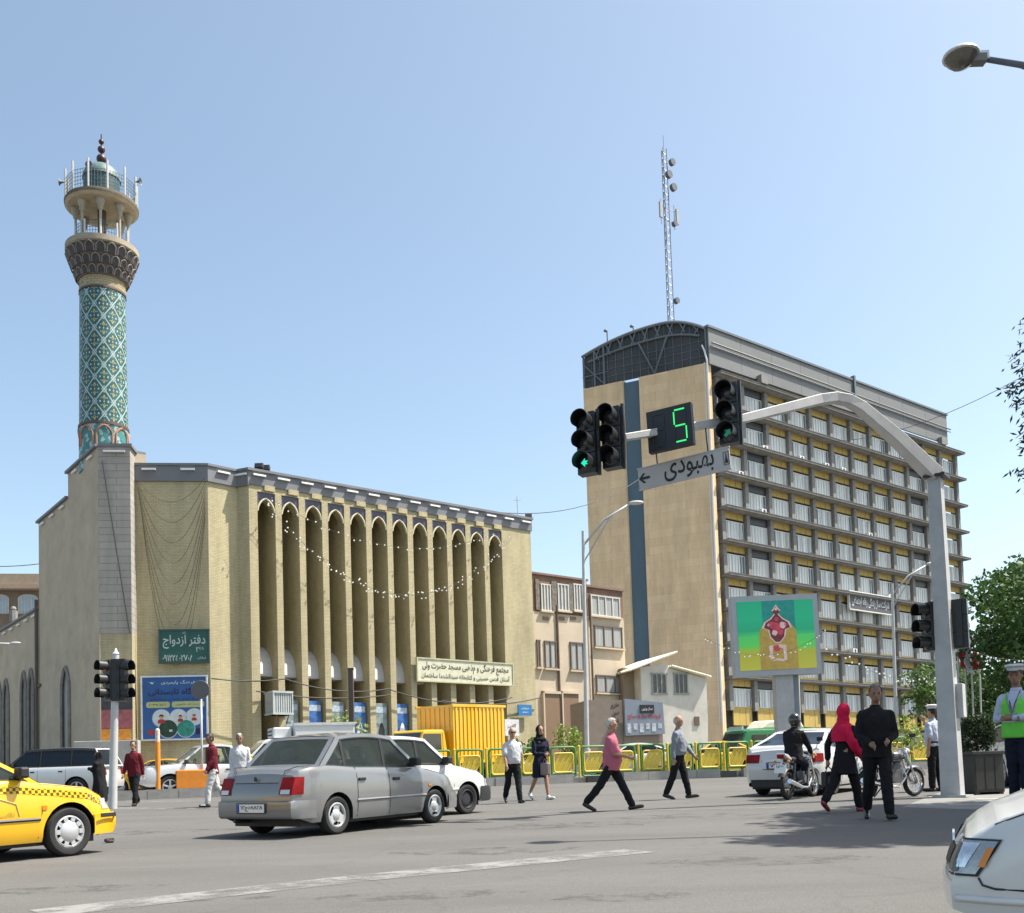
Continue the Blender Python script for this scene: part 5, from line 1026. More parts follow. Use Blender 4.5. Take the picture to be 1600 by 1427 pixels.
# ================================================================ vehicles
def interp(tab, x):
    if x <= tab[0][0]: return tab[0][1]
    for (a, p), (c, q) in zip(tab, tab[1:]):
        if x <= c: t = (x - a) / (c - a); t = t * t * (3 - 2 * t) * .5 + t * .5; return p + (q - p) * t
    return tab[-1][1]
M_glass = glass_mat('car_glass', (.86, .92, .9), .12, (.13, .16, .15)); M_glassd = glass_mat('tinted_car_glass', (.12, .14, .17), .45, (.02, .03, .045))
M_tyre = mat('tyre_rubber', (.018, .018, .019), .85, var=.3, scale=8); M_rim = mat('silver_wheel', (.55, .56, .57), .35, .5, var=.08); M_steelw = mat('dark_steel_wheel', (.04, .04, .045), .5, .3)
M_trim = mat('black_trim', (.018, .018, .02), .55, var=.2); M_int = mat('car_interior', (.05, .05, .052), .8, var=.3); M_seat = mat('seat_fabric', (.09, .09, .095), .9, var=.2)
M_chrome = mat('chrome', (.7, .7, .7), .12, .9, var=0); M_tail = mat('tail_red', (.2, .003, .004), .45, var=.3, scale=9, spec=.2); M_amber = mat('amber_lens', (.6, .2, .02), .15, var=.1); M_clear = mat('clear_lens', (.5, .52, .53), .08, .2, var=.2, scale=7, coat=1.0)
M_plate = mat('number_plate', (.75, .75, .73), .5, var=.04); M_pblue = mat('plate_blue', (.02, .05, .35), .5)
def paint(name, c, metal=.0, rough=.3): return mat(name, c, rough, metal, var=.03, scale=2, coat=.8, dirt=.06)
def place(root, p, ang):
    f = Vector((math.cos(ang), math.sin(ang), SLOPE * math.sin(ang))).normalized(); n = Vector((0, -SLOPE, 1)).normalized(); l = n.cross(f)
    root.matrix_world = Matrix(((f.x, l.x, n.x, p[0]), (f.y, l.y, n.y, p[1]), (f.z, l.z, n.z, gz(p[1])), (0, 0, 0, 1)))
WCACHE = {}
def make_wheel(par, x, y, r, wd, style, rim_m):
    side = 1 if y > 0 else -1; key = (round(r, 3), round(wd, 3), style, side)
    if key not in WCACHE:
        b = MB(); rr_ = r * .66; b.lathe([(rr_, -wd / 2 + .01), (rr_ + .02, -wd / 2), (r - .03, -wd / 2), (r - .008, -wd / 2 + .02), (r, -wd / 4), (r, wd / 4), (r - .008, wd / 2 - .02), (r - .03, wd / 2), (rr_ + .02, wd / 2), (rr_, wd / 2 - .01)], 32, axis='Y'); tm = b.mesh('tyre', smooth=35)
        b = MB(); s = side; o = wd / 2
        b.lathe([(rr_ + .005, s * (o - .015)), (rr_ - .02, s * (o - .005)), (rr_ - .035, s * (o - .03)), (rr_ - .04, s * (o - .07))], 32, axis='Y')
        b.lathe([(rr_ - .03, s * (o - .075)), (0, s * (o - .075))], 24, axis='Y', mi=1)
        if style == 'cover3':
            for k in range(3):
                a = R(90 + 120 * k); pl_ = []
                for rad, w_ in ((.05, .16), (rr_ * .6, .11), (rr_ - .03, .2)): pl_.append((rad, w_))
                v = [Vector((q * math.cos(a) - t * math.sin(a), s * (o - .02 - .012 * (j == 0)), q * math.sin(a) + t * math.cos(a))) for j, (q, ww) in enumerate(pl_) for t in (-ww / 2, ww / 2)]
                b.add(v, [(0, 1, 3, 2), (2, 3, 5, 4)])
            b.lathe([(0, s * (o - .005)), (.06, s * (o - .01)), (.085, s * (o - .03))], 20, axis='Y')
        elif style == 'cover':
            b.lathe([(0, s * (o + .005)), (rr_ * .55, s * (o - .002)), (rr_ * .66, s * (o - .02))], 24, axis='Y')
            for k in range(10):
                a = R(36 * k); b.box((math.cos(a) * rr_ * .8, s * (o - .018), math.sin(a) * rr_ * .8), (rr_ * .34, .02, .055), ry=-a)
        elif style == 'spoke5':
            for k in range(5):
                a = R(72 * k + 18); b.box((math.cos(a) * rr_ * .5, s * (o - .03), math.sin(a) * rr_ * .5), (rr_ * .95, .03, .06), ry=-a)
            b.lathe([(0, s * (o - .01)), (.05, s * (o - .012)), (.06, s * (o - .04))], 16, axis='Y')
        else:
            b.lathe([(rr_ - .05, s * (o - .05)), (rr_ * .45, s * (o - .03)), (.06, s * (o - .035)), (0, s * (o - .02))], 20, axis='Y')
        WCACHE[key] = (tm, b.mesh('rim', smooth=40))
    tm, rm = WCACHE[key]
    w_ = obj('wheel', bpy.data.meshes.new('wheel'), M_tyre, par, loc=(x, y, r)); b = MB(); b.lathe([(.05, -wd / 2 + .04), (.05, wd / 2 - .05)], 10, axis='Y'); w_.data = b.mesh('wheel'); w_.data.materials.append(M_trim)
    at(tm, 'tyre', M_tyre, w_); at(rm, 'rim', [rim_m, M_steelw], w_); return w_
def car(label, body_m, S, group='cars in the junction', name='parked_car', glass=None, wheel='cover3', rim=None, cat='car'):
    glass = glass or M_glass; rim = rim or M_rim
    root = thing(name, label, cat, group=group); X0, X1, hw = S['x0'], S['x1'], S['hw']; sill = S['sill']; zr = S['wr']; ar_ = zr + S.get('arch', .055)
    wx_ = S['wheels']; xs = set(); n = 46
    for i in range(n + 1): xs.add(round(X0 + (X1 - X0) * i / n, 4))
    for e in (0, .012, .035, .07, .12, .18, .24, .3, .38, .46): xs.add(round(X0 + e, 4)); xs.add(round(X1 - e, 4))
    for c in wx_:
        for k in range(13): xs.add(round(c + ar_ * math.cos(R(180 * k / 12)), 4))
    for k in ('xrb', 'xwb'): xs.add(S[k])
    xs = sorted(xs)
    def top(x): return interp(S['top'], x)
    def halfw(x):
        e0, e1 = (x - X0) / .55, (X1 - x) / .7; f = 1
        if e0 < 1: f *= 1 - S.get('tr', .16) * (1 - max(e0, 0)) ** 2.2
        if e1 < 1: f *= 1 - S.get('tf', .2) * (1 - max(e1, 0)) ** 2.2
        return hw * f
    ROWS = [0, .1, .22, .36, .5, .64, .76, .87, .95, 1.0]; PROF = S.get('prof', [.945, .975, .99, 1.0, 1.0, .998, .99, .975, .955, .925])
    def bot(x):
        z = sill + max(0, (S.get('rise_f', .1)) * (1 - (X1 - x) / .35)) * (X1 - x < .35) + max(0, .1 * (1 - (x - X0) / .35)) * (x - X0 < .35)
        for c in wx_:
            if abs(x - c) < ar_: z = max(z, zr + math.sqrt(max(0, ar_ ** 2 - (x - c) ** 2)))
        return z
    def side_y(x, z):
        t = min(1, max(0, (z - sill) / (top(x) - sill)))
        for i in range(len(ROWS) - 1):
            if t <= ROWS[i + 1]: q = (t - ROWS[i]) / (ROWS[i + 1] - ROWS[i]); return halfw(x) * (PROF[i] + (PROF[i + 1] - PROF[i]) * q)
        return halfw(x) * PROF[-1]
    CR = [.97, .8, .55, .28, 0]
    def ring(x):
        zt, zb = top(x), bot(x); pts = []
        for t in ROWS: z = zb + (zt - zb) * t; pts.append((x, side_y(x, z), z))
        yw = pts[-1][1]
        for c in CR: pts.append((x, yw * c, zt + S.get('crown', .03) * (1 - c * c)))
        return pts
    def end_off(x):  # slope of the nose / tail with height handled by the profile of the end column
        return 0
    b = MB(); rings = []
    for x in xs:
        r_ = ring(x); full = r_ + [(p[0], -p[1], p[2]) for p in r_[-2::-1]]; rings.append(full)
    # lean the end caps: shift x of first/last stations by height
    m = len(rings[0]); lean_r, lean_f = S.get('lean_r', []), S.get('lean_f', [])
    def shift(p):
        x, y, z = p
        if lean_r and x - X0 < .5: x += interp(lean_r, z) * (1 - (x - X0) / .5) ** 1.5
        if lean_f and X1 - x < .6: x -= interp(lean_f, z) * (1 - (X1 - x) / .6) ** 1.5
        bow = .05 * (abs(y) / hw) ** 2
        if x - X0 < .3: x += bow * max(0, 1 - (x - X0) / .3)
        if X1 - x < .3: x -= bow * 1.6 * max(0, 1 - (X1 - x) / .3)
        return (x, y, z)
    vs = [shift(p) for r_ in rings for p in r_]; fs = []; mi = []
    k0 = len(ROWS) - 1
    for i in range(len(xs) - 1):
        for j in range(m - 1):
            mid = (xs[i] + xs[i + 1]) / 2; inside = k0 <= j < m - 1 - k0 and S['xrb'] + .02 < mid < S['xwb'] - .02
            fs.append((i * m + j, (i + 1) * m + j, (i + 1) * m + j + 1, i * m + j + 1)); mi.append(1 if inside else 0)
    b.add(vs, fs); b.mi = list(mi)
    for i in (0, len(xs) - 1):                   # end faces: bowed grid across the car, row by row
        h_ = m // 2; FR = [1, .8, .6, .35, .12, -.12, -.35, -.6, -.8, -1]; g = [shift((rings[i][j][0], rings[i][j][1] * f, rings[i][j][2])) for j in range(h_ + 1) for f in FR]; c_ = len(FR)
        b.add(g, [(j * c_ + k, j * c_ + k + 1, (j + 1) * c_ + k + 1, (j + 1) * c_ + k) for j in range(h_) for k in range(c_ - 1)])
    body = b.build('body', [body_m, M_int], root, smooth=32)
    # floor and wheel housings
    b = MB(); b.bb((X0 + .25, -hw * .8, sill - .05), (X1 - .3, hw * .8, sill + .12)); b.build('underbody', M_trim, root)
    for c in wx_:
        for s_ in (1, -1):
            b = MB(); o = hw * .985; b.lathe([(ar_ - .003, s_ * (o - .01)), (ar_ - .003, s_ * (o - .34)), (0, s_ * (o - .34))], 24, (c, 0, zr), 'Y', a0=R(-8), a1=R(188)); b.build('wheel_housing', M_trim, root)
    for c in wx_:
        for s_ in (1, -1): make_wheel(root, c, s_ * (hw - .02 - S['tw'] / 2), zr, S['tw'], wheel, rim)
    # ------------------------------------------------ cabin
    xrb, xwb, xrt, xwt, zR = S['xrb'], S['xwb'], S['xrt'], S['xwt'], S['H']; rw = S.get('rw', hw * .74)
    roof_z = lambda x: zR - .05 * ((x - (xrt + xwt) / 2) / ((xwt - xrt) / 2)) ** 2
    def sp(x, s, off=0):
        zb = top(min(max(x, xrb), xwb)) - .005; xr = min(max(x, xrt), xwt); z = zb + (roof_z(xr) - .03 - zb) * s; yb = halfw(x) * PROF[-1] * .985
        return (x, (yb + (rw - yb) * (s ** 1.15)) + off, z)
    xf = lambda s: xwb + (xwt - xwb) * s - .02 * math.sin(math.pi * s); xr_ = lambda s: xrb + (xrt - xrb) * s
    def patch(b, e0, e1, s0, s1, off, ns=5, nx=5, mi=0, sides=(1, -1)):
        "side surface patch between two slanted edges (functions of s)"
        for sd in sides:
            g = []
            for a in range(ns + 1):
                s = s0 + (s1 - s0) * a / ns; xa, xb_ = e0(s), e1(s); g.append([tuple(q * (sd if k == 1 else 1) for k, q in enumerate(sp(xa + (xb_ - xa) * c / nx, s, off))) for c in range(nx + 1)])
            v = [p for r_ in g for p in r_]; b.add(v, [(a * (nx + 1) + c, a * (nx + 1) + c + 1, (a + 1) * (nx + 1) + c + 1, (a + 1) * (nx + 1) + c) for a in range(ns) for c in range(nx)], mi)
    # roof skin
    b = MB(); nx, ny = 10, 8; g = []
    for i in range(nx + 1):
        x = xrt + (xwt - xrt) * i / nx; row = []
        for j in range(ny + 1):
            y = rw * (1 - 2 * j / ny); row.append((x, y, roof_z(x) - .03 * abs(y / rw) ** 2.5 + .0))
        g.append(row)
    v = [p for r_ in g for p in r_]; b.add(v, [(i * (ny + 1) + j, i * (ny + 1) + j + 1, (i + 1) * (ny + 1) + j + 1, (i + 1) * (ny + 1) + j) for i in range(nx) for j in range(ny)])
    b.add([(p[0], p[1] * .97, p[2] - .045) for p in v], [(i * (ny + 1) + j, i * (ny + 1) + j + 1, (i + 1) * (ny + 1) + j + 1, (i + 1) * (ny + 1) + j) for i in range(nx) for j in range(ny)], 1)
    b.build('roof', [S.get('roof_m', body_m), M_seat], root, smooth=50)
    # pillars and rails (body colour), window panes behind them
    splits = S['splits']; pil = S.get('pil', .05); T0, T1 = .05, .9
    frame_m = S.get('frame_m', body_m)
    for sd in ((1,), (-1,)):
        b = MB(); patch(b, xr_, xf, T1, 1.0, .006, 2, 14, sides=sd); patch(b, xr_, xf, 0, T0, .006, 1, 14, sides=sd)
        patch(b, lambda s: xf(s) - .075 - .03 * (1 - s), xf, T0, T1, .006, 6, 1, sides=sd); patch(b, xr_, lambda s: xr_(s) + S.get('cp', .16), T0, T1, .006, 6, 2, sides=sd); b.build('window_frame', frame_m, root, smooth=40)
    edges = [lambda s: xr_(s) + S.get('cp', .16)] + [(lambda c, k: (lambda s: c + k * (1 - s)))(c, .0) for c in splits] + [lambda s: xf(s) - .075 - .03 * (1 - s)]
    for k in range(len(edges) - 1):
        a, c = edges[k], edges[k + 1]
        for sd in (1, -1): b = MB(); patch(b, a, c, T0 - .01, T1 + .01, -.006, 6, 3, sides=(sd,)); b.build('side_window', glass, root, smooth=True)
    pm_ = S.get('pillar_m', M_trim)
    for c in splits:
        for sd in (1, -1): b = MB(); patch(b, lambda s: c - pil / 2, lambda s: c + pil / 2, T0, T1, .005, 5, 1, sides=(sd,)); b.build('door_pillar', pm_, root)
    for sd in ((1,), (-1,)): b = MB(); patch(b, lambda s: edges[0](s) + .0, lambda s: edges[0](s) + .018, T0, T1, .008, 5, 1, 0, sd); patch(b, lambda s: edges[-1](s) - .018, lambda s: edges[-1](s), T0, T1, .008, 5, 1, 0, sd); patch(b, edges[0], edges[-1], T0 - .005, T0 + .03, .009, 1, 12, 0, sd); patch(b, edges[0], edges[-1], T1 - .03, T1 + .005, .009, 1, 12, 0, sd); b.build('window_seal', M_trim, root)
    def screen(edge, nm, inset, m, depth):
        b = MB(); ns, nyy = 6, 8; g = []
        for a in range(ns + 1):
            s = inset + (1 - 2 * inset) * a / ns; x = edge(s); yy = sp(x, s)[1] - .03 - inset * .5; z = sp(x, s)[2]
            g.append([(x + depth * (1 - (2 * j / nyy - 1) ** 2), yy * (1 - 2 * j / nyy), z + .012 * (1 - (2 * j / nyy - 1) ** 2)) for j in range(nyy + 1)])
        v = [p for r_ in g for p in r_]; b.add(v, [(a * (nyy + 1) + j, a * (nyy + 1) + j + 1, (a + 1) * (nyy + 1) + j + 1, (a + 1) * (nyy + 1) + j) for a in range(ns) for j in range(nyy)]); return b.build(nm, m, root, smooth=True)
    screen(lambda s: xf(s) + .004, 'windscreen', .045, glass, .05); screen(lambda s: xr_(s) - .004, 'rear_window', .06, glass, -.05)
    for ed, dp, nm in ((xf, .05, 'windscreen_frame'), (xr_, -.05, 'rear_window_frame')):
        b = MB(); ring_ = []
        for lo_, hi_ in ((.0, 1.0), (.075, .92)):
            q = []
            for s, ys_ in ((lo_, 1), (hi_, 1), (hi_, -1), (lo_, -1)):
                pass
            L_ = []
            for i in range(9): s = lo_ + (hi_ - lo_) * 0; x = ed(s); yy = sp(x, s)[1] - (.0 if lo_ == 0 else .09); f_ = 1 - 2 * i / 8; L_.append((x + dp * (1 - f_ * f_), yy * f_, sp(x, s)[2] + .012 * (1 - f_ * f_)))
            for i in range(1, 6): s = lo_ + (hi_ - lo_) * i / 6; x = ed(s); yy = sp(x, s)[1] - (.0 if lo_ == 0 else .09); L_.append((x, -yy, sp(x, s)[2]))
            for i in range(9): s = hi_; x = ed(s); yy = sp(x, s)[1] - (.0 if lo_ == 0 else .09); f_ = -1 + 2 * i / 8; L_.append((x + dp * (1 - f_ * f_), yy * f_, sp(x, s)[2] + .012 * (1 - f_ * f_)))
            for i in range(5, 0, -1): s = lo_ + (hi_ - lo_) * i / 6; x = ed(s); yy = sp(x, s)[1] - (.0 if lo_ == 0 else .09); L_.append((x, yy, sp(x, s)[2]))
            ring_.append(L_)
        n_ = len(ring_[0]); o_ = .007 if dp > 0 else -.007
        b.add([(p[0] + o_, p[1], p[2] + .004) for p in ring_[0] + ring_[1]], [(i, (i + 1) % n_, (i + 1) % n_ + n_, i + n_) for i in range(n_)]); b.build(nm, body_m, root, smooth=40)
    # seats and wheel
    for sx in S.get('seats', ()):
        for sy in (.36, -.36):
            b = MB(); zb = top(0); b.box((sx, sy, zb - .12), (.14, .46, .55), ry=R(-12)); b.box((sx - .07, sy, zb + .24), (.1, .26, .19), ry=R(-8)); b.build('seat', M_seat, root, bevel=.04)
    b = MB(); b.lathe([(.17, -.012), (.185, 0), (.17, .012)], 18, axis='X'); o = b.build('steering_wheel', M_int, root); o.location = (xwb - .62, .36, top(xwb) + .02); o.rotation_euler = (0, R(-20), 0)
    b = MB(); b.bb((xwb - .45, -hw * .8, top(xwb) - .1), (xwb + .02, hw * .8, top(xwb) + .02)); b.build('dashboard', M_int, root, bevel=.03)
    # door seams, handles, mouldings, mirrors
    def seam(pts, nm='door_seam', r_=.006, m=M_trim, sides=(1, -1), off=.0):
        for sd in sides:
            b = MB(); b.tube([shift((x, sd * (side_y(x, z) + off), z)) for x, z in pts], r_, 5); b.build(nm, m, root)
    for c in S.get('seams', splits): seam([(c + .02, sill + .03 + (top(c) - .02 - sill) * k / 6) for k in range(7)])
    if 'seam_f' in S: c = S['seam_f']; seam([(c, top(c) - .01), (c + .02, sill + .35), (c - .02, sill + .05)])
    if 'seam_h' in S:
        x0_, x1_ = S['seam_h']; seam([(x0_ + (x1_ - x0_) * k / 8, top(x0_ + (x1_ - x0_) * k / 8) - .012) for k in range(9)], 'bonnet_seam', .005)
    for hx in S.get('handles', ()):
        for sd in (1, -1):
            z = top(hx) - .16; b = MB(); b.box((hx, sd * (side_y(hx, z) + .012), z), (.15, .03, .045)); b.build('door_handle', S.get('handle_m', M_trim), root, bevel=.01)
    if 'mould' in S:
        z, x0_, x1_ = S['mould']; seam([(x0_ + (x1_ - x0_) * k / 10, z) for k in range(11)], 'side_moulding', .02, S.get('mould_m', body_m), off=-.004)
    for sd in (1, -1):
        mx_, mz_ = xwb - .28, top(xwb - .28) + .1; yy = side_y(mx_, mz_ - .1); b = MB(); b.box((mx_, sd * (yy + .09), mz_), (.11, .19, .13), rz=sd * R(8)); b.box((mx_ + .03, sd * (yy - .02), mz_ - .05), (.07, .14, .06)); b.build('door_mirror', S.get('mirror_m', M_trim), root, bevel=.025)
    # bumpers
    for key, xe, sg_ in (('bump_r', X0, -1), ('bump_f', X1, 1)):
        if key in S:
            z0, z1, m_, pr_ = S[key]; m_ = m_ or body_m; pts = []; n_ = 16; zc = (z0 + z1) / 2
            for i in range(n_ + 1):
                f_ = 1 - 2 * i / n_; ang = f_ * R(88); xx = xe - sg_ * .45 * (1 - math.cos(ang) ** .5) if abs(f_) > .75 else xe - sg_ * .03 * (f_ / .75) ** 2; yy = f_ * hw if abs(f_) <= .75 else None
                pts.append((f_, ang))
            line = []
            for t in [i / 5 for i in range(5)]: x_ = xe - sg_ * (.4 - .4 * t) ; line.append((x_, halfw(x_)))
            xe2 = shift((xe, 0, zc))[0]; w_e = halfw(xe)
            for t in [i / 8 for i in range(9)]: y_ = w_e * (1 - 2 * t); line.append((xe2 - sg_ * .06 * (abs(y_) / hw) ** 2, y_))
            for t in [i / 5 for i in range(4, -1, -1)]: x_ = xe - sg_ * (.4 - .4 * t); line.append((x_, -halfw(x_)))
            b = MB(); g = []
            for (x_, y_) in line:
                ln_ = math.hypot(0, 1); ox = sg_ * pr_ if abs(y_) < w_e * 1.01 else sg_ * pr_ * .3; oy = (1 if y_ > 0 else -1) * (.012 if abs(y_) > w_e * .99 else 0)
                g.append([(x_ + ox * k, y_ + oy, z) for k, z in ((.2, z0), (.85, z0 + .03), (1, (z0 + z1) / 2), (.9, z1 - .02), (.1, z1))])
            v = [p for r_ in g for p in r_]; b.add(v, [(i * 5 + j, i * 5 + j + 1, i * 5 + j + 6, i * 5 + j + 5) for i in range(len(line) - 1) for j in range(4)]); b.build('bumper', m_, root, smooth=50)
    root['_dims'] = 0; del root['_dims']
    return root, dict(side_y=side_y, top=top, halfw=halfw, shift=shift, sp=sp)
def end_panel(root, K, S, nm, m, y0, y1, z0, z1, front, wrap=0., off=.006, mirror=True, sub=None, skew=0.):
    "lamp or grille following the nose or tail, optionally wrapping onto the wing"
    for sd in ((1, -1) if mirror else (1,)):
        b = MB(); X = S['x1'] if front else S['x0']; sg_ = 1 if front else -1; n_, k_ = 7, 4; g = []
        for j in range(k_ + 1):
            z = z0 + (z1 - z0) * j / k_; row = []; wr_ = (wrap[0] + (wrap[1] - wrap[0]) * j / k_) if isinstance(wrap, tuple) else wrap
            for i in range(n_ + 1):
                t = i / n_; y = y0 + (y1 + skew * (j / k_) - y0) * min(1, t / (1 - (.35 if wrap else 0))) ; xx = X
                if wrap and t > .65: xx = X - sg_ * wr_ * (t - .65) / .35; y = K['side_y'](xx, z)
                p = K['shift']((xx, y, z)); row.append((p[0] + sg_ * off * (1 if not (wrap and t > .75) else .2), sd * (p[1] + (off if wrap and t > .65 else 0)), p[2]))
            g.append(row)
        v = [p for r_ in g for p in r_]; b.add(v, [(a * (n_ + 1) + c, a * (n_ + 1) + c + 1, (a + 1) * (n_ + 1) + c + 1, (a + 1) * (n_ + 1) + c) for a in range(k_) for c in range(n_)]); o = b.build(nm, m, root, smooth=45)
def plate(root, x, z, back, text, w_=.5, h_=.115, tilt=0):
    pr_ = obj('number_plate', bpy.data.meshes.new('number_plate'), M_plate, root); b = MB(); b.box((0, 0, 0), (w_, .012, h_)); b.box((0, .004, 0), (w_ + .03, .012, h_ + .03), 1); pr_.data = b.mesh('number_plate'); pr_.data.materials.append(M_plate); pr_.data.materials.append(M_trim)
    b = MB(); b.box((-w_ * .455, -.008, 0), (w_ * .085, .004, h_ * .96)); b.build('plate_band', M_pblue, pr_); lettering(text, w_ * .8, h_ * .72, M_blk, pr_, (w_ * .05, -.009, 0), off=.02)
    pr_.location = (x, 0, z); pr_.rotation_euler = (tilt, 0, R(-90) if back else R(90)); return pr_

# ---- styles
PRIDE = dict(x0=-1.98, x1=1.955, hw=.80, sill=.2, wr=.277, arch=.05, tw=.165, wheels=(-1.13, 1.215), H=1.47, top=[(-1.98, .86), (-1.9, .93), (-1.6, .965), (-1.28, .975), (-.6, .93), (.6, .9), (.95, .89), (1.5, .79), (1.8, .7), (1.955, .62)],
             xrb=-1.45, xrt=-.98, xwb=.92, xwt=.27, splits=[-.9, .0], cp=.12, rw=.63, seats=(-.12, -.85), seams=[-.72, .02], seam_f=.82, seam_h=(.98, 1.75), handles=(-.6, .2), mould=(.47, -.72, .95), lean_r=[(.3, .0), (.6, .0), (.95, .13)], lean_f=[(.2, .03), (.45, 0), (.62, .06)], tr=.14, tf=.16, crown=.035,
             bump_r=(.27, .52, None, .05), bump_f=(.22, .47, None, .05))
P405 = dict(x0=-2.25, x1=2.08, hw=.85, sill=.2, wr=.297, arch=.055, tw=.185, wheels=(-1.3, 1.37), H=1.41, top=[(-2.25, .9), (-1.6, .96), (-1.0, .945), (.7, .92), (1.02, .885), (1.6, .82), (1.9, .72), (2.08, .64)],
            xrb=-1.75, xrt=-1.0, xwb=1.02, xwt=.25, splits=[-1.05, -.02], cp=.12, rw=.62, seats=(-.1, -.9), seams=[-.9, .0], seam_f=.98, seam_h=(1.0, 1.88), handles=(-.75, .15), lean_r=[(.3, 0), (.9, .1)], lean_f=[(.2, .05), (.45, 0), (.66, .1)], tf=.17, crown=.03, bump_r=(.3, .52, None, .05), bump_f=(.2, .5, None, .06))
CERATO = dict(x0=-2.26, x1=2.26, hw=.89, sill=.2, wr=.315, arch=.05, tw=.2, wheels=(-1.3, 1.35), H=1.46, top=[(-2.26, .95), (-2.1, 1.04), (-1.7, 1.06), (-1.0, 1.0), (.7, .96), (1.1, .95), (1.7, .85), (2.26, .68)],
              xrb=-1.8, xrt=-.85, xwb=1.1, xwt=.25, splits=[-.98, -.05], cp=.14, rw=.62, seats=(-.1, -.9), seams=[-.9, 0], seam_f=1.0, handles=(-.75, .15), lean_r=[(.3, .06), (.6, 0), (1.0, .16)], lean_f=[(.2, .05), (.45, 0), (.7, .15)], tf=.26, tr=.2, crown=.04, handle_m=None)
SUV = dict(x0=-2.4, x1=2.5, hw=.98, sill=.32, wr=.385, arch=.06, tw=.25, wheels=(-1.4, 1.5), H=1.86, top=[(-2.4, 1.14), (-2.0, 1.17), (1.1, 1.17), (2.1, 1.08), (2.5, .9)],
           xrb=-2.36, xrt=-2.0, xwb=1.15, xwt=.45, splits=[-1.2, -.1], cp=.03, rw=.74, seats=(-.1, -1.0), seams=[-1.05, -.05], seam_f=1.05, handles=(-.85, .15), lean_r=[(.3, .05), (.6, 0), (1.15, .08)], lean_f=[(.3, .08), (.6, 0), (1, .1)], tf=.12, tr=.1, crown=.04, arch_m=None)
L90 = dict(x0=-2.12, x1=2.12, hw=.87, sill=.2, wr=.3, arch=.06, tw=.185, wheels=(-1.28, 1.35), H=1.52, top=[(-2.12, .95), (-1.6, 1.03), (.8, .95), (1.15, .94), (1.6, .85), (1.9, .765), (2.06, .70), (2.12, .65)],
           xrb=-1.7, xrt=-1.0, xwb=1.15, xwt=.4, splits=[-1.0, .05], cp=.14, rw=.63, seats=(0, -.85), seams=[-.85, .08], seam_f=1.05, seam_h=(1.15, 1.95), handles=(-.7, .25), lean_r=[(.3, 0), (.9, .1)], lean_f=[(.2, .0), (.42, -.02), (.52, .02), (.75, .13)], tf=.2, crown=.06)
PICKUP = dict(SUV, x0=-2.5, x1=2.55, hw=.9, H=1.8, sill=.4, xrb=-.85, xrt=-.6, xwb=1.25, xwt=.45, splits=[.0], seams=[-.05], seam_f=1.1, handles=(-.4,), rw=.68, cp=.1, top=[(-2.5, 1.05), (-.9, 1.06), (1.2, 1.12), (2.2, 1.05), (2.55, .9)], seats=(-.1,))
for q_ in (CERATO, SUV): q_.pop('handle_m', None); q_.pop('arch_m', None)

# ---- silver saloon in the middle of the junction
M_silver = paint('silver_paint', (.2, .204, .208), .3, .3); M_whitep = paint('white_paint', (.58, .58, .57)); M_yelp = paint('taxi_yellow', (.78, .43, .012)); M_whites = paint('pearl_silver_paint', (.6, .6, .6), .25)
sil, K = car('silver boxy saloon with square red tail lamps driving across the junction', M_silver, PRIDE, name='silver_saloon')
end_panel(sil, K, PRIDE, 'tail_lamp', M_tail, .47, .72, .6, .84, False, .17, .012); end_panel(sil, K, PRIDE, 'reversing_lamp', M_clear, .5, .66, .61, .67, False, 0, .02)
plate(sil, PRIDE['x0'] - .062, .42, True, '۱۲' + fa('ج') + '۶۸۸۲۸', .52)
b = MB(); b.lathe([(0, 0), (.035, 0), (.035, .006), (0, .008)], 14, axis='X'); o = b.build('badge', M_blk, sil); o.location = (PRIDE['x0'] + .045, 0, .82)
for z, y0, y1 in ((.765, -.42, .42),): b = MB(); b.tube([K['shift']((PRIDE['x0'] - .004, y0 + (y1 - y0) * i / 8, z)) for i in range(9)], .006, 4); b.build('boot_crease', M_trim, sil)
for sd in (1, -1):
    b = MB(); b.tube([K['shift']((PRIDE['x0'] + .002, sd * .47, z)) for z in (.86, .9, .93)] + [(PRIDE['x0'] + .25, sd * .62, .985), (PRIDE['x0'] + .5, sd * .62, .995)], .006, 4); b.build('boot_seam', M_trim, sil)
    b = MB(); b.box((1.05, sd * (K['side_y'](1.05, .62) + .004), .62), (.07, .012, .03)); b.build('side_repeater', M_amber, sil)
b = MB(); b.tube([(-1.6, .35, .22), (-2.02, .35, .24)], .025, 8); b.build('exhaust_pipe', M_steelw, sil)
ph = R(58); P_ = G(522, 1304); f_, l_ = Vector((math.cos(ph), math.sin(ph))), Vector((-math.sin(ph), math.cos(ph))); c_ = Vector((P_.x, P_.y)) - f_ * PRIDE['wheels'][0] + l_ * .7; place(sil, c_, ph)
# ---- white sister car beyond it
wht, K = car('white boxy saloon with black bumper half hidden behind the silver car', M_whitep, dict(PRIDE, bump_f=(.22, .5, M_trim, .06), bump_r=(.27, .5, M_trim, .05)), name='white_saloon', wheel='steel', rim=M_steelw)
end_panel(wht, K, PRIDE, 'headlamp', M_clear, .45, .68, .5, .62, True, .16)
P_ = G(727, 1272); ph = R(50); f_, l_ = Vector((math.cos(ph), math.sin(ph))), Vector((-math.sin(ph), math.cos(ph))); c_ = Vector((P_.x, P_.y)) - f_ * PRIDE['wheels'][1] + l_ * .7; place(wht, c_, ph)
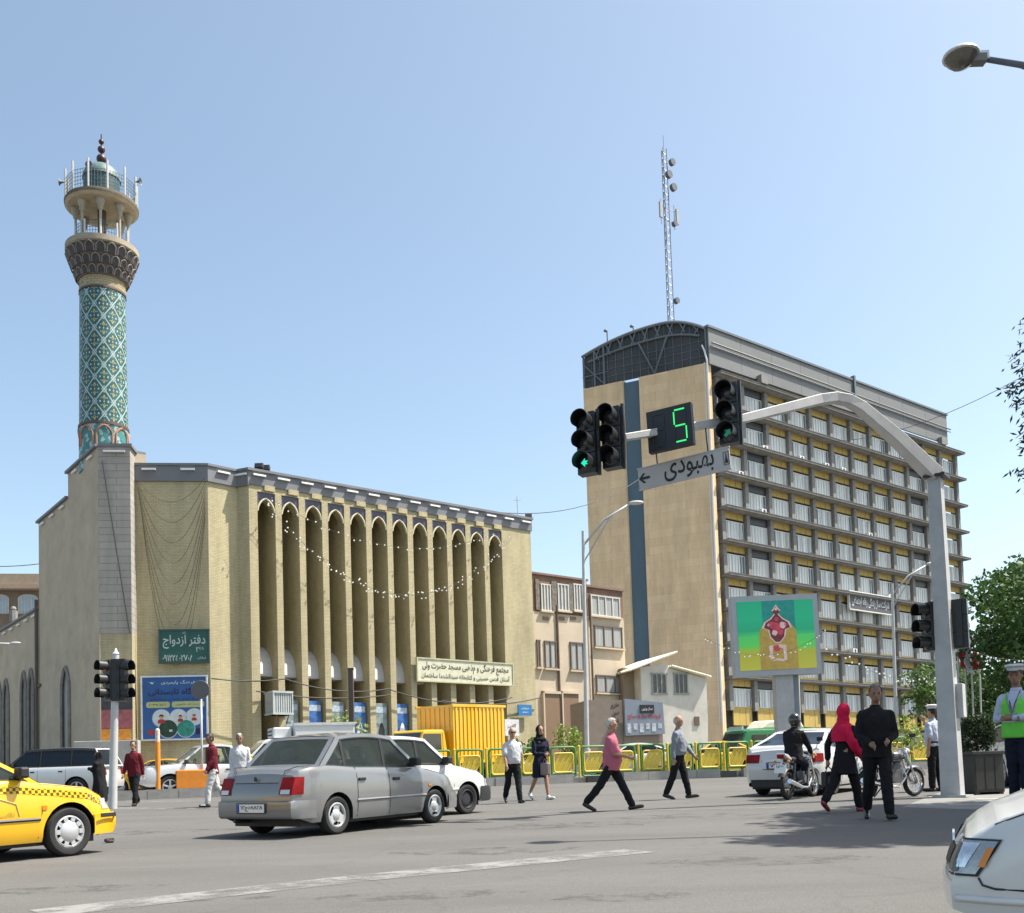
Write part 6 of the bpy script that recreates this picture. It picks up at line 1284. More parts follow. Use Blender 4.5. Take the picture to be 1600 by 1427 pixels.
# ---- yellow taxi at the left edge
taxi, K = car('yellow taxi with chequered belt line entering at the left edge', M_yelp, dict(P405, mirror_m=M_trim, bump_f=(.24, .5, None, .05), mould=(.47, -.9, .98), mould_m=M_trim), name='taxi', wheel='cover')
def checker(t, co):
    c = t.nodes.new('ShaderNodeTexChecker'); c.inputs['Scale'].default_value = 26; c.inputs[1].default_value = (.75, .45, .015, 1); c.inputs[2].default_value = (.1, .06, .01, 1); t.links.new(co, c.inputs['Vector']); return c.outputs[0]
M_chk = ncol('taxi_checker', checker, rough=.3, coat=.5)
for sd in (1, -1):
    b = MB(); g = []
    for k in range(33):
        x = -1.9 + 3.9 * k / 32; z = K['top'](x) - .1
        for dz in (-.04, .035): g.append(K['shift']((x, sd * (K['side_y'](x, z + dz) + .003), z + dz)))
    b.add(g, [(2 * k, 2 * k + 1, 2 * k + 3, 2 * k + 2) for k in range(32)]); b.build('chequer_stripe', M_chk, taxi)
    b = MB(); b.box((1.03, sd * (K['side_y'](1.03, .6) + .004), .6), (.06, .012, .05)); b.build('side_repeater', M_amber, taxi)
    for q in ([(.2, .52), (.3, .66), (.5, .72), (.68, .66), (.72, .52)],): b = MB(); b.tube([(x, sd * (K['side_y'](x, z) + .004), z) for x, z in q], .006, 4); b.build('door_emblem', mat('emblem_grey', (.55, .45, .2), .5), taxi)
o = lettering(fa('تاکسی شهر'), .42, .07, mat('emblem_ink', (.35, .25, .06), .5), taxi, (.45, -K['side_y'](.45, .53) - .006, .535)); 
end_panel(taxi, K, P405, 'bumper_strip', M_trim, 0, .7, .44, .49, True, .34, .06); end_panel(taxi, K, P405, 'headlamp', M_clear, .42, .7, .54, .67, True, .2)
P_ = G(104, 1338); ph = R(56); f_, l_ = Vector((math.cos(ph), math.sin(ph))), Vector((-math.sin(ph), math.cos(ph))); c_ = Vector((P_.x, P_.y)) - f_ * P405['wheels'][1] + l_ * .74; place(taxi, c_, ph)
# ---- white saloon driving away on the right
cer, K = car('white saloon with slanted red tail lamps driving away on the right', M_whitep, CERATO, name='white_saloon', wheel='spoke5', glass=M_glassd)
end_panel(cer, K, CERATO, 'tail_lamp', M_tail, .46, .8, .72, .9, False, .3, .012, skew=.02); plate(cer, CERATO['x0'] - .03, .66, True, '۷۷' + fa('د') + '۴۲۶', .5)
end_panel(cer, K, CERATO, 'rear_valance', M_trim, 0, .66, .2, .36, False, 0, .02)
b = MB(); b.tube([K['shift']((-2.262, y, z)) for y, z in ((-.42, .78), (-.36, .58), (.36, .58), (.42, .78))], .006, 4); b.build('boot_seam', M_trim, cer)
P_ = G(1194, 1242); ph = R(54); f_, l_ = Vector((math.cos(ph), math.sin(ph))), Vector((-math.sin(ph), math.cos(ph))); c_ = Vector((P_.x, P_.y)) - f_ * CERATO['wheels'][0] - l_ * .75; place(cer, c_, ph)
# ---- near white car at the lower right
near, K = car('near white car with big angular headlamp at the lower right corner', M_whitep, L90, name='white_saloon')
end_panel(near, K, L90, 'headlamp_surround', M_trim, .54, .69, .475, .665, True, (.13, .24), .008)
end_panel(near, K, L90, 'headlamp', mat('lamp_cover', (.3, .32, .33), .08, .3, var=.35, scale=16, coat=1.0), .55, .69, .488, .655, True, (.115, .217), .014)
end_panel(near, K, L90, 'headlamp_reflector', mat('lamp_mirror', (.7, .71, .73), .14, .8, var=.35, scale=14), .6, .69, .52, .645, True, (.05, .10), .019)
end_panel(near, K, L90, 'lamp_rib', mat('lamp_rib', (.1, .105, .105), .3, var=.4, scale=20), .6, .69, .5, .645, True, (.015, .03), .023)
for sd in (1, -1):
    b = MB(); g = []
    for j in range(5):
        z = .525 + .095 * j / 4
        for x in (2.005 - .03 * j / 4, 1.965 - .035 * j / 4): q_ = K['shift']((x, K['side_y'](x, z) + .021, z)); g.append((q_[0], sd * q_[1], q_[2]))
    b.add(g, [(2 * j, 2 * j + 1, 2 * j + 3, 2 * j + 2) for j in range(4)]); b.build('indicator', M_amber, near)
for sd in (1, -1):
    b = MB(); b.tube([K['shift']((x, sd * (K['side_y'](x, z) + .002), z)) for x, z in ((1.985, .47), (1.955, .435), (1.885, .42), (1.7, .417), (1.45, .415))], .006, 5); b.build('bumper_seam', M_trim, near)
    b = MB(); g = []; 
    b.tube([K['shift']((x, sd * (K['side_y'](x, .36) + .001), .36)) for x in (1.72, 1.85, 1.95, 2.05, 2.1)], .02, 8); b.build('bumper_strip', M_whitep, near, smooth=True)
end_panel(near, K, L90, 'grille', M_trim, 0, .42, .5, .6, True, 0, .01)
b = MB(); b.lathe([(0, 0), (.06, 0), (.06, .012), (0, .015)], 16, axis='X'); o = b.build('badge', M_chrome, near); o.location = K['shift']((2.12, 0, .6))
ph = R(156.5); q_ = W(1516, 1358, 4.75); f_, l_ = Vector((math.cos(ph), math.sin(ph))), Vector((-math.sin(ph), math.cos(ph))); place(near, Vector((q_.x, q_.y)) - f_ * 1.98 * .885 - l_ * .78 * .885, ph); near.matrix_world = near.matrix_world @ Matrix.Scale(.885, 4)
def park(root, px, d, ang, wx_, ly):
    P_ = GD(px, d); a = R(ang); f_, l_ = Vector((math.cos(a), math.sin(a))), Vector((-math.sin(a), math.cos(a))); place(root, Vector((P_.x, P_.y)) - f_ * wx_ - l_ * ly, a)
# ---- estate style SUV and pickup behind the divider
suv, K = car('silver SUV with dark glass roof band parked before the mosque at the far left', M_whites, dict(SUV, frame_m=M_trim, roof_m=mat('grey_roof_paint', (.12, .13, .15), .3, coat=.6)), name='suv', glass=M_glassd, wheel='spoke5')
end_panel(suv, K, SUV, 'tail_lamp', M_tail, .62, .9, .85, 1.1, False, .2); park(suv, 122, 37, 178, SUV['wheels'][0], .84)
pk, K = car('pearl silver pickup facing left behind the boy in the dark red shirt', M_whites, PICKUP, name='pickup', wheel='spoke5', cat='pickup')
b = MB(); b.bb((-2.4, -.72, .75), (-.95, .72, 1.16)); b.build('load_bed', M_trim, pk)
end_panel(pk, K, PICKUP, 'headlamp', M_clear, .5, .8, .85, 1.0, True, .28); end_panel(pk, K, PICKUP, 'grille', M_trim, 0, .48, .72, 1.0, True, 0, .01); end_panel(pk, K, PICKUP, 'front_bumper', M_trim, 0, .8, .45, .7, True, 0, .05)
park(pk, 266, 35.2, 207, PICKUP['wheels'][1], .8)
# ---- boxy cab and body helpers
def panel_on(root, nm, m, pts, n=None): b = MB(); b.add(pts, [tuple(range(len(pts)))]); return b.build(nm, m, root)
def cab_body(root, m, x0, x1, hw, z0, zb, zr, xs, rear_x, win=True):
    "forward control cab: front at x1, windscreen leaning back to xs at the roof"
    prof = [(x0, z0), (x1 - .05, z0), (x1, z0 + .12), (x1, zb), (xs, zr - .06), (xs - .1, zr), (rear_x + .08, zr), (rear_x, zr - .06), (x0, zb)]
    b = MB(); b.prism(prof, -hw, hw); b.build('cab', m, root, bevel=.05)
    d = Vector((xs - x1, 0, zr - .06 - zb)).normalized(); nrm = Vector((d.z, 0, -d.x)) * .012
    A, B_ = Vector((x1, 0, zb)) + d * .06, Vector((xs, 0, zr - .06)) - d * .05
    panel_on(root, 'windscreen', mat('dim_glass', (.03, .04, .045), .06, var=.2, spec=.8), [tuple(A + nrm + Vector((0, s * hw * .9, 0))) for s in (-1, 1)] + [tuple(B_ + nrm + Vector((0, s * hw * .86, 0))) for s in (1, -1)])
    for s in (1, -1):
        y = s * (hw + .008); panel_on(root, 'side_window', mat('dim_glass', (.03, .04, .045), .06), [(x1 - .16, y, zb + .02), (rear_x + .18, y, zb + .02), (rear_x + .18, y, zr - .14), (xs + .02, y, zr - .14)])
        b = MB(); b.tube([(rear_x + .1, y, zr - .1), (rear_x + .1, y, z0 + .1), (x1 - .3, y, z0 + .1)], .008, 4); b.build('door_seam', M_trim, root)
        b = MB(); b.box((x1 + .1, s * (hw + .16), zb + .22), (.06, .17, .28)); b.tube([(x1 - .08, s * hw, zb), (x1 + .1, s * (hw + .12), zb + .12)], .012, 5); b.build('door_mirror', M_trim, root)
        b = MB(); b.box((x1 + .005, s * hw * .72, z0 + .28), (.03, .28, .18)); b.build('headlamp', M_clear, root, bevel=.02)
    b = MB(); b.box((x1 + .03, 0, z0 + .05), (.12, hw * 1.96, .2)); b.build('bumper', M_trim, root, bevel=.03)
# ---- yellow truck
M_ytruck = paint('truck_yellow', (.75, .42, .015), 0, .4); truck = thing('box_truck', 'yellow box truck with ribbed cargo body standing behind the fence', 'truck', group='vehicles behind the fence')
BL, BWt, BZ0, BZ1 = 2.8, 1.95, .85, 3.02
b = MB(); b.bb((-BL / 2 - .6, -BWt / 2, BZ0), (BL / 2 - .6, BWt / 2, BZ1)); b.build('cargo_box', M_ytruck, truck, bevel=.02)
b = MB(); b.bb((-.035, 0, BZ0 + .1), (.035, .035, BZ1 - .1)); rb1 = b.mesh('rib'); b = MB(); b.bb((0, -.03, BZ0 + .1), (.03, .03, BZ1 - .1)); rb2 = b.mesh('rib')
for k in range(13):
    for s in (1, -1): at(rb1, 'rib', M_ytruck, truck, (-BL / 2 - .6 + .15 + k * (BL - .3) / 12, s * BWt / 2 - (0.0 if s > 0 else .035), 0))
for k in range(7): at(rb2, 'rib', M_ytruck, truck, (BL / 2 - .6, -BWt / 2 + .2 + k * (BWt - .4) / 6, 0))
b = MB()
for s in (1, -1): b.bb((-BL / 2 - .64, s * BWt / 2 - .05, BZ1 - .08), (BL / 2 - .56, s * BWt / 2 + .05, BZ1 + .02)); b.bb((-BL / 2 - .64, s * BWt / 2 - .05, BZ0), (BL / 2 - .56, s * BWt / 2 + .05, BZ0 + .1))
b.build('edge_rail', M_ytruck, truck)
cab_body(truck, M_ytruck, 1.0, 2.5, .84, .55, 1.35, 2.1, 2.15, 1.12)
b = MB(); b.bb((-2.1, -.4, .55), (1.2, .4, .85)); b.build('chassis', M_trim, truck)
for x in (-1.4, 1.75):
    for s in (1, -1): make_wheel(truck, x, s * .78, .38, .22, 'steel', M_steelw)
a = R(228); f_, l_ = Vector((math.cos(a), math.sin(a))), Vector((-math.sin(a), math.cos(a))); P_ = GD(711, 38.8); place(truck, Vector((P_.x, P_.y)) - f_ * (BL / 2 - .6) - l_ * (BWt / 2), a)
# ---- white refrigerated van behind the silver car
van = thing('refrigerated_van', 'white refrigerated pickup van with cooling unit above its cab', 'van', group='vehicles behind the fence'); M_vw = paint('van_white', (.66, .67, .68), 0, .4)
b = MB(); b.bb((-1.6, -.88, .7), (.55, .88, 2.42)); b.build('cargo_box', M_vw, van, bevel=.03)
b = MB(); b.bb((-1.63, -.91, 2.36), (.58, .91, 2.46)); b.build('roof_rail', mat('van_rail', (.55, .56, .57), .4), van)
b = MB(); b.bb((.6, -.6, 1.95), (1.25, .6, 2.32)); b.build('cooling_unit', M_vw, van, bevel=.05)
b = MB(); b.box((0, 0, 0), (.012, .16, .05)); vm_ = b.mesh('vent_slot')
for r_ in range(2):
    for k in range(4): at(vm_, 'vent_slot', M_trim, van, (1.257, -.4 + k * .22, 2.06 + .13 * r_))
b = MB(); b.lathe([(.2, 0), (.22, 0), (.22, .006), (.2, .006)], 20, axis='Y'); o = b.build('round_logo', mat('logo_grey', (.4, .4, .42), .5), van); o.location = (-.9, -.889, 1.9)
b = MB(); b.lathe([(.2, 0), (.22, 0), (.22, .006), (.2, .006)], 20, axis='Y'); o = b.build('round_logo', mat('logo_grey', (.4, .4, .42), .5), van); o.location = (-.9, .884, 1.9)
cab_body(van, M_vw, .6, 2.3, .8, .45, 1.15, 1.9, 1.6, .75)
for x in (-1.0, 1.75):
    for s in (1, -1): make_wheel(van, x, s * .72, .32, .2, 'steel', M_rim)
park(van, 505, 37.5, 203, -.4, .85)
# ---- green minibus with cream roof
bus = thing('green_minibus', 'green minibus with cream raised roof behind the fence near the billboard', 'bus', group='vehicles behind the fence'); M_gb = paint('bus_green', (.02, .2, .07), 0, .35)
prof = [(-2.6, .35), (2.4, .35), (2.6, .6), (2.55, 1.25), (2.1, 2.15), (1.95, 2.25), (-2.5, 2.25), (-2.6, 2.1)]; b = MB(); b.prism(prof, -.95, .95); b.build('body', M_gb, bus, bevel=.08)
b = MB(); b.prism([(-1.9, 2.24), (1.0, 2.24), (.6, 2.62), (.4, 2.7), (-1.4, 2.7), (-1.65, 2.62)], -.7, .7); b.build('roof_unit', mat('cream_roof', (.68, .63, .5), .5), bus, bevel=.1)
for s in (1, -1):
    for k in range(4): x0 = -2.3 + k * 1.05; panel_on(bus, 'side_window', mat('dim_glass', (.03, .04, .045), .06), [(x0, s * .965, 1.25), (x0 + .95, s * .965, 1.25), (x0 + .95, s * .965, 1.95), (x0, s * .965, 1.95)])
panel_on(bus, 'windscreen', mat('dim_glass', (.03, .04, .045), .06), [(2.57, -.82, 1.25), (2.57, .82, 1.25), (2.17, .78, 2.05), (2.17, -.78, 2.05)])
b = MB(); b.bb((2.0, -.55, 2.26), (2.1, .55, 2.42)); b.build('route_board', mat('route_white', (.5, .55, .5), .5), bus)
for s in (1, -1): b = MB(); b.box((2.6, s * .7, .75), (.04, .3, .2)); b.build('headlamp', M_clear, bus, bevel=.02)
for x in (-1.6, 1.7):
    for s in (1, -1): make_wheel(bus, x, s * .86, .36, .22, 'steel', M_rim)
park(bus, 1190, 47.5, 205, 1.2, .95); bus.scale = (.88, .88, .86)
# ---- police car at the right edge
pol, K = car('white police car with blue light bar behind the planter', M_whitep, CERATO, name='police_car', wheel='spoke5', group='cars in the junction')
end_panel(pol, K, CERATO, 'tail_lamp', M_tail, .52, .8, .66, .98, False, .2, .012); end_panel(pol, K, CERATO, 'rear_bumper', M_trim, 0, .7, .3, .42, False, 0, .03)
b = MB(); b.box((-.3, 0, 1.56), (.3, 1.25, .13)); b.build('light_bar', mat('blue_lens', (.03, .035, .2), .25, var=.2), pol, bevel=.03); b = MB(); b.box((-.3, 0, 1.47), (.12, 1.0, .06)); b.build('bar_mount', M_trim, pol); plate(pol, CERATO['x0'] - .03, .62, True, '۱۱' + fa('پ') + '۲۶۴', .5)
park(pol, 1577, 24.0, 78, CERATO['wheels'][0], .75)
# ---- more traffic seen through and over the fence
for src, nm, lb, px, d, ang, wxx, mt in ((taxi, 'taxi', 'yellow taxi mostly hidden behind the pickup', 250, 44, 182, 0, None), (wht, 'green_saloon', 'pale green saloon behind the two walking men', 372, 40.5, 182, 0, (M_whitep, paint('pale_green_paint', (.33, .45, .16)))), (wht, 'white_saloon', 'white saloon seen through the fence beside the yellow truck', 762, 41.5, 8, 0, None), (cer, 'white_saloon', 'white saloon seen through the fence left of the billboard', 985, 45, 190, 0, None), (taxi, 'taxi', 'yellow taxi seen through the fence behind the grey shirted man', 1110, 43.2, 196, 0, None)):
    o = dup(src); o.name = nm; tag(o, lb, 'car', 'traffic behind the fence')
    if mt:
        for ch in o.children:
            if ch.data and mt[0].name in [m_.name for m_ in ch.data.materials if m_]:
                ch.data = ch.data.copy()
                for i, m_ in enumerate(ch.data.materials):
                    if m_ and m_.name == mt[0].name: ch.data.materials[i] = mt[1]
    park(o, px, d, ang, wxx, 0)
# ================================================================ motorcycles
def motorcycle(label, S='sport'):
    root = thing('motorcycle', label, 'motorcycle', group='motorcycles'); r = .29; wb = 1.27; xr_, xf_ = -wb / 2, wb / 2; tan_ = math.tan(R(26))
    for x, tw in ((xr_, .1), (xf_, .085)):
        w_ = obj('wheel', bpy.data.meshes.new('wheel'), M_trim, root, loc=(x, 0, r)); b = MB(); b.lathe([(.04, -.06), (.045, 0), (.04, .06)], 12, axis='Y'); w_.data = b.mesh('wheel'); w_.data.materials.append(M_rim)
        b = MB(); n = 28; b.tube([((r - .05) * math.cos(2 * math.pi * i / n), 0, (r - .05) * math.sin(2 * math.pi * i / n)) for i in range(n)], tw / 2, 8, closed=True); b.build('tyre', M_tyre, w_, smooth=True)
        b = MB(); b.lathe([(r - .085, -.03), (r - .1, 0), (r - .085, .03)], 28, axis='Y'); b.build('rim', M_chrome, w_, smooth=True)
        b = MB(); 
        for k in range(14): a = 2 * math.pi * k / 14; b.tube([(.04 * math.cos(a + .5), .03 * (-1) ** k, .04 * math.sin(a + .5)), ((r - .09) * math.cos(a), 0, (r - .09) * math.sin(a))], .004, 4)
        b.build('spokes', M_chrome, w_, kind='stuff')
    hx, hz_ = xf_ - .62 * tan_ + .02, .9
    b = MB()
    for s in (1, -1): b.tube([(xf_, s * .075, r), (hx, s * .075, hz_)], [.028, .022], 8)
    b.build('fork', M_chrome, root, smooth=True)
    b = MB(); b.tube([(hx - .02, 0, hz_ - .08), (hx - .12, 0, .62), (.1, 0, .35), (-.12, 0, .33), (-.2, 0, .55)], .025, 7); b.tube([(hx - .04, 0, hz_ - .05), (-.1, 0, .74), (xr_ - .1, 0, .78)], .024, 7)
    for s in (1, -1): b.tube([(-.12, s * .1, .36), (xr_, s * .1, r)], .02, 6); b.tube([(xr_ + .02, s * .12, r + .03), (xr_ + .12, s * .12, .72)], .028, 7)
    b.build('frame', M_trim, root, smooth=40)
    b = MB(); b.ball((.16, 0, .79), (.27, .14, .115), 16); b.build('fuel_tank', mat('tank_black', (.02, .02, .025), .2, coat=.8) if S == 'sport' else mat('tank_grey', (.08, .08, .085), .25, coat=.6), root, smooth=True)
    b = MB(); b.box((-.3, 0, .8), (.62, .25, .09)); b.build('seat', mat('seat_vinyl', (.015, .015, .015), .5), root, bevel=.04)
    b = MB(); b.box((.06, 0, .42), (.3, .24, .26)); b.tube([(.1, 0, .5), (.2, 0, .66)], .085, 10)
    for k in range(5): b.lathe([(.06, -.005), (.11, -.005), (.11, .005), (.06, .005)], 14, (.13 + .016 * k, 0, .53 + .026 * k))
    b.lathe([(0, -.15), (.09, -.14), (.09, .14), (0, .15)], 14, (-.02, 0, .4), 'Y'); b.build('engine', mat('engine_grey', (.2, .2, .2), .4, .5, var=.3, scale=10), root, smooth=40)
    b = MB(); b.tube([(.24, -.08, .6), (.34, -.1, .4), (.1, -.13, .22), (-.25, -.15, .24)], .02, 7); b.tube([(-.25, -.15, .24), (-.9, -.17, .38)], [.035, .05], 10); b.build('exhaust_pipe', M_chrome, root, smooth=40)
    for x, a0, a1, rr_ in ((xf_, 20, 165, r + .03), (xr_, 30, 150, r + .05)):
        b = MB(); g = []; n = 12
        for i in range(n + 1):
            a = R(a0 + (a1 - a0) * i / n)
            for y, q in ((-.07, -.02), (-.03, .01), (.03, .01), (.07, -.02)): g.append((x + (rr_ + q) * math.cos(a), y, r + (rr_ + q) * math.sin(a)))
        b.add(g, [(4 * i + j, 4 * i + j + 1, 4 * i + j + 5, 4 * i + j + 4) for i in range(n) for j in range(3)]); b.build('mudguard', M_trim if S == 'sport' else M_chrome, root, smooth=True)
    b = MB(); b.tube([(hx - .22, .36, hz_ + .08), (hx - .12, .28, hz_ + .1), (hx, .1, hz_ + .04), (hx, -.1, hz_ + .04), (hx - .12, -.28, hz_ + .1), (hx - .22, -.36, hz_ + .08)], .014, 7); b.build('handlebar', M_chrome, root, smooth=True)
    for s in (1, -1):
        b = MB(); b.tube([(hx - .14, s * .27, hz_ + .1), (hx - .1, s * .33, hz_ + .26)], .007, 5); b.box((hx - .11, s * .35, hz_ + .29), (.02, .12, .08)); b.build('mirror', M_trim, root)
        b = MB(); b.ball((hx + .06, s * .17, hz_ - .04), .04, 8); b.build('indicator', M_amber, root)
        b = MB(); b.ball((xr_ - .22, s * .14, .76), .035, 8); b.build('indicator', M_amber, root)
    b = MB(); b.ball((hx + .09, 0, hz_ - .03), (.09, .095, .095), 14); b.build('headlamp', M_clear if S != 'sport' else M_trim, root, smooth=True)
    b = MB(); b.prism([(-.5, .78), (xr_ - .1, .9), (xr_ - .28, .93), (xr_ - .26, .86), (-.45, .72)], -.1, .1); b.build('tail_fairing', mat('fairing_silver', (.5, .5, .52), .3, coat=.5), root, bevel=.03)
    b = MB(); b.box((xr_ - .27, 0, .86), (.05, .14, .08)); b.build('tail_lamp', M_tail, root, bevel=.015)
    b = MB(); b.box((xr_ - .3, 0, .62), (.012, .24, .17), ry=R(12)); b.tube([(xr_ - .2, 0, .8), (xr_ - .29, 0, .6)], .02, 5); pt_ = b.build('number_plate', M_plate, root)
    lettering('۱۲۶', .15, .05, M_blk, pt_, (xr_ - .318, 0, .665), rot=(R(90), 0, R(-90))); lettering('۵۷۴۳۷', .19, .06, M_blk, pt_, (xr_ - .305, 0, .59), rot=(R(90), 0, R(-90)))
    if S != 'sport': b = MB(); b.tube([(0, .12, .3), (-.12, .3, .02)], .014, 6); b.build('kick_stand', M_trim, root)
    return root
moto = motorcycle('dark motorcycle with silver tail ridden away by the helmeted rider'); MOTO_A = R(52); P_ = G(1231, 1250); MOTO_P = Vector((P_.x, P_.y)) + Vector((math.cos(MOTO_A), math.sin(MOTO_A))) * .63; place(moto, MOTO_P, MOTO_A)
moto2 = motorcycle('parked chrome motorcycle with spoked wheels behind the man in black', 'chrome'); a = R(28); P_ = GD(1428, 20.6); place(moto2, Vector((P_.x, P_.y)) - Vector((math.cos(a), math.sin(a))) * .63, a)
# ================================================================ people
def remeshed(b, voxel, name):
    me = b.mesh(name, fix=False); o = bpy.data.objects.new('tmp', me); sc.collection.objects.link(o); md = o.modifiers.new('r', 'REMESH'); md.mode = 'VOXEL'; md.voxel_size = voxel; md.use_smooth_shade = True
    sm = o.modifiers.new('s', 'SMOOTH'); sm.factor = .5; sm.iterations = 2
    bpy.context.view_layer.update(); out = bpy.data.meshes.new_from_object(o.evaluated_get(bpy.context.evaluated_depsgraph_get())); bpy.data.objects.remove(o); bpy.data.meshes.remove(me); out.name = name; out.shade_smooth(); return out
def limb(b, pts, rs, n=10):
    b.tube(pts, rs, n); b.ball(pts[0], rs[0] * .98, n); b.ball(pts[-1], rs[-1] * .98, n)
    for p, r in list(zip(pts, rs))[1:-1]: b.ball(p, r * .99, n)
def loft(b, levels, n=16, T=None):
    "stack of ellipses: (x, y, z, rx, ry)"
    vs = []; fs = []
    for x, y, z, rx, ry in levels:
        for j in range(n):
            a = 2 * math.pi * j / n; v = Vector((x + rx * math.cos(a), y + ry * math.sin(a), z)); vs.append(T @ v if T else v)
    k = len(levels)
    for i in range(k - 1):
        for j in range(n): fs.append((i * n + j, i * n + (j + 1) % n, (i + 1) * n + (j + 1) % n, (i + 1) * n + j))
    fs += [tuple(range(n - 1, -1, -1)), tuple((k - 1) * n + j for j in range(n))]; b.add(vs, fs)
def crease(me, amp, f=7., seed=0, vert=.5):
    me.update(); ns = [v.normal.copy() for v in me.vertices]
    for v, n in zip(me.vertices, ns):
        p = Vector((v.co.x * f + seed, v.co.y * f, v.co.z * f * vert)); v.co += n * amp * (noise.noise(p) + .5 * noise.noise(p * 2.3))
def cloth(name, c, **k): return mat(name, c, .9, var=.12, scale=6, bump=.15, bscale=60, spec=.2, **k)
SKIN = mat('skin_tan', (.36, .2, .13), .6, var=.1, scale=12); SKIN2 = mat('skin_brown', (.24, .125, .08), .6, var=.1, scale=12)
HAIRB = mat('hair_black', (.012, .01, .009), .6, var=.3, scale=30); HAIRW = mat('hair_white', (.42, .4, .37), .7, var=.3, scale=30); HAIRG = mat('hair_grey', (.15, .14, .13), .7, var=.3, scale=30)
def person(label, p, ang, H=1.75, legs=((10, 5), (-10, 8)), arms=((-10, 6, 12, 0), (12, 6, 15, 0)), lean=2, yaw=0, shirt=None, sleeve='short', tuck=False, trousers=None, shoes=None, hair='short', hair_m=None, skin=None, belly=0., group='people crossing the junction', coat=None, bare_legs=False, extra=None, z_off=0., nod=0., build=1.0):
    skin = skin or SKIN; root = thing('person', label, 'person', group=group)
    hipz = .90; TL = Matrix.Translation((0, 0, .93)) @ Matrix.Rotation(R(lean), 4, 'Y') @ Matrix.Translation((0, 0, -.93)); J = {}
    for s, (th, kn), nm in ((1, legs[0], 'L'), (-1, legs[1], 'R')):
        h = Vector((0, s * .09, hipz)); t, q = R(th), R(th - kn); k = h + Vector((math.sin(t), 0, -math.cos(t))) * .43; a = k + Vector((math.sin(q), s * .01, -math.cos(q))) * .42; fa_ = q * .75 if kn > 25 or th < -8 else q * .2; toe = a + Vector((math.cos(fa_) * .17, s * .035, -.05 + math.sin(fa_) * .17)); heel = a + Vector((-.045 * math.cos(fa_), 0, -.055 - .045 * math.sin(fa_))); J[nm] = (h, k, a, toe, heel)
    low = min(min(J[n_][3].z, J[n_][4].z) for n_ in 'LR') - .035
    for s, (sw, ab, el, inn), nm in ((1, arms[0], 'l'), (-1, arms[1], 'r')):
        sh = Vector((0, s * .175, 1.375)); a, bb_ = R(sw), R(ab); e = sh + Vector((math.sin(a) * math.cos(bb_), s * math.sin(bb_), -math.cos(a) * math.cos(bb_))) * .28; a2 = R(sw + el); w_ = e + Vector((math.sin(a2) * math.cos(R(inn)), -s * math.sin(R(inn)), -math.cos(a2) * math.cos(R(inn)))) * .25
        J[nm] = tuple(TL @ q for q in (sh, e, w_))
    HM = TL @ Matrix.Translation((.0, 0, 1.50)) @ Matrix.Rotation(R(yaw), 4, 'Z') @ Matrix.Rotation(R(nod), 4, 'Y')
    # ---- body: one continuous skin
    b = MB(); loft(b, [(0, 0, .80, .07, .10), (0, 0, .90, .1, .16), (-.01, 0, 1.0, .1, .15), (0, 0, 1.12, .095, .14), (.005, 0, 1.28, .11, .165), (0, 0, 1.40, .085, .165), (0, 0, 1.45, .06, .09)], T=TL)
    hb = MB(HM); limb(hb, [(-.015, 0, -.06), (0, 0, .06)], [.056, .052]); hb.ball((.0, 0, .17), (.098, .078, .118), 16); hb.ball((.028, 0, .095), (.066, .058, .062), 12); hb.ball((.1, 0, .13), (.018, .014, .028), 8); hb.ball((.085, 0, .175), (.016, .05, .012), 8)
    for s in (1, -1): hb.ball((0, s * .08, .15), (.022, .012, .032), 8)
    hb.ball((.085, 0, .085), (.014, .028, .012), 8); b.add(hb.v, hb.f)
    for n_ in 'LR':
        h, k, a, toe, heel = J[n_]; limb(b, [h, h.lerp(k, .5), k, k.lerp(a, .35), a], [.085, .075, .055, .052, .036]); limb(b, [heel, toe], [.034, .03])
    for n_ in 'lr':
        sh, e, w_ = J[n_]; s = 1 if n_ == 'l' else -1; limb(b, [sh, sh.lerp(e, .5), e, e.lerp(w_, .4), w_], [.056, .05, .041, .039, .027]); d = (w_ - e).normalized(); sd_ = d.cross(Vector((0, 1, 0))); sd_ = sd_.normalized() if sd_.length > .2 else Vector((0, 0, 1)); nr = d.cross(sd_).normalized()
        palm = w_ + d * .05; limb(b, [w_, palm, w_ + d * .085], [.028, .034, .033])
        for k_ in range(4):
            o_ = sd_ * (k_ - 1.5) * .021; ln_ = (.062, .075, .07, .055)[k_]; f0 = w_ + d * .085 + o_; f1 = f0 + d * ln_ * .55 + nr * s * -.008; f2 = f1 + d * ln_ * .4 + nr * s * -.026; limb(b, [f0, f1, f2], [.0105, .010, .0085], 6)
        t0_ = w_ + d * .03 + sd_ * .028; limb(b, [t0_, t0_ + sd_ * .028 + d * .03, t0_ + sd_ * .03 + d * .062], [.013, .012, .01], 6)
    body = obj('body', remeshed(b, .011, 'body'), skin, root)
    for s in (1, -1): eb = MB(HM); eb.ball((.089, s * .032, .165), (.01, .013, .008), 8); eb.build('eye', HAIRB, root); eb = MB(HM); eb.box((.094, s * .033, .187), (.012, .034, .007), rx=s * R(-6)); eb.build('eyebrow', hair_m or HAIRB, root)
    eb = MB(HM); eb.ball((.092, 0, .093), (.012, .024, .006), 8); eb.build('lips', mat('lip', (.22, .09, .07), .6), root)
    # ---- clothes
    g = .018 * build; seed = len(label)
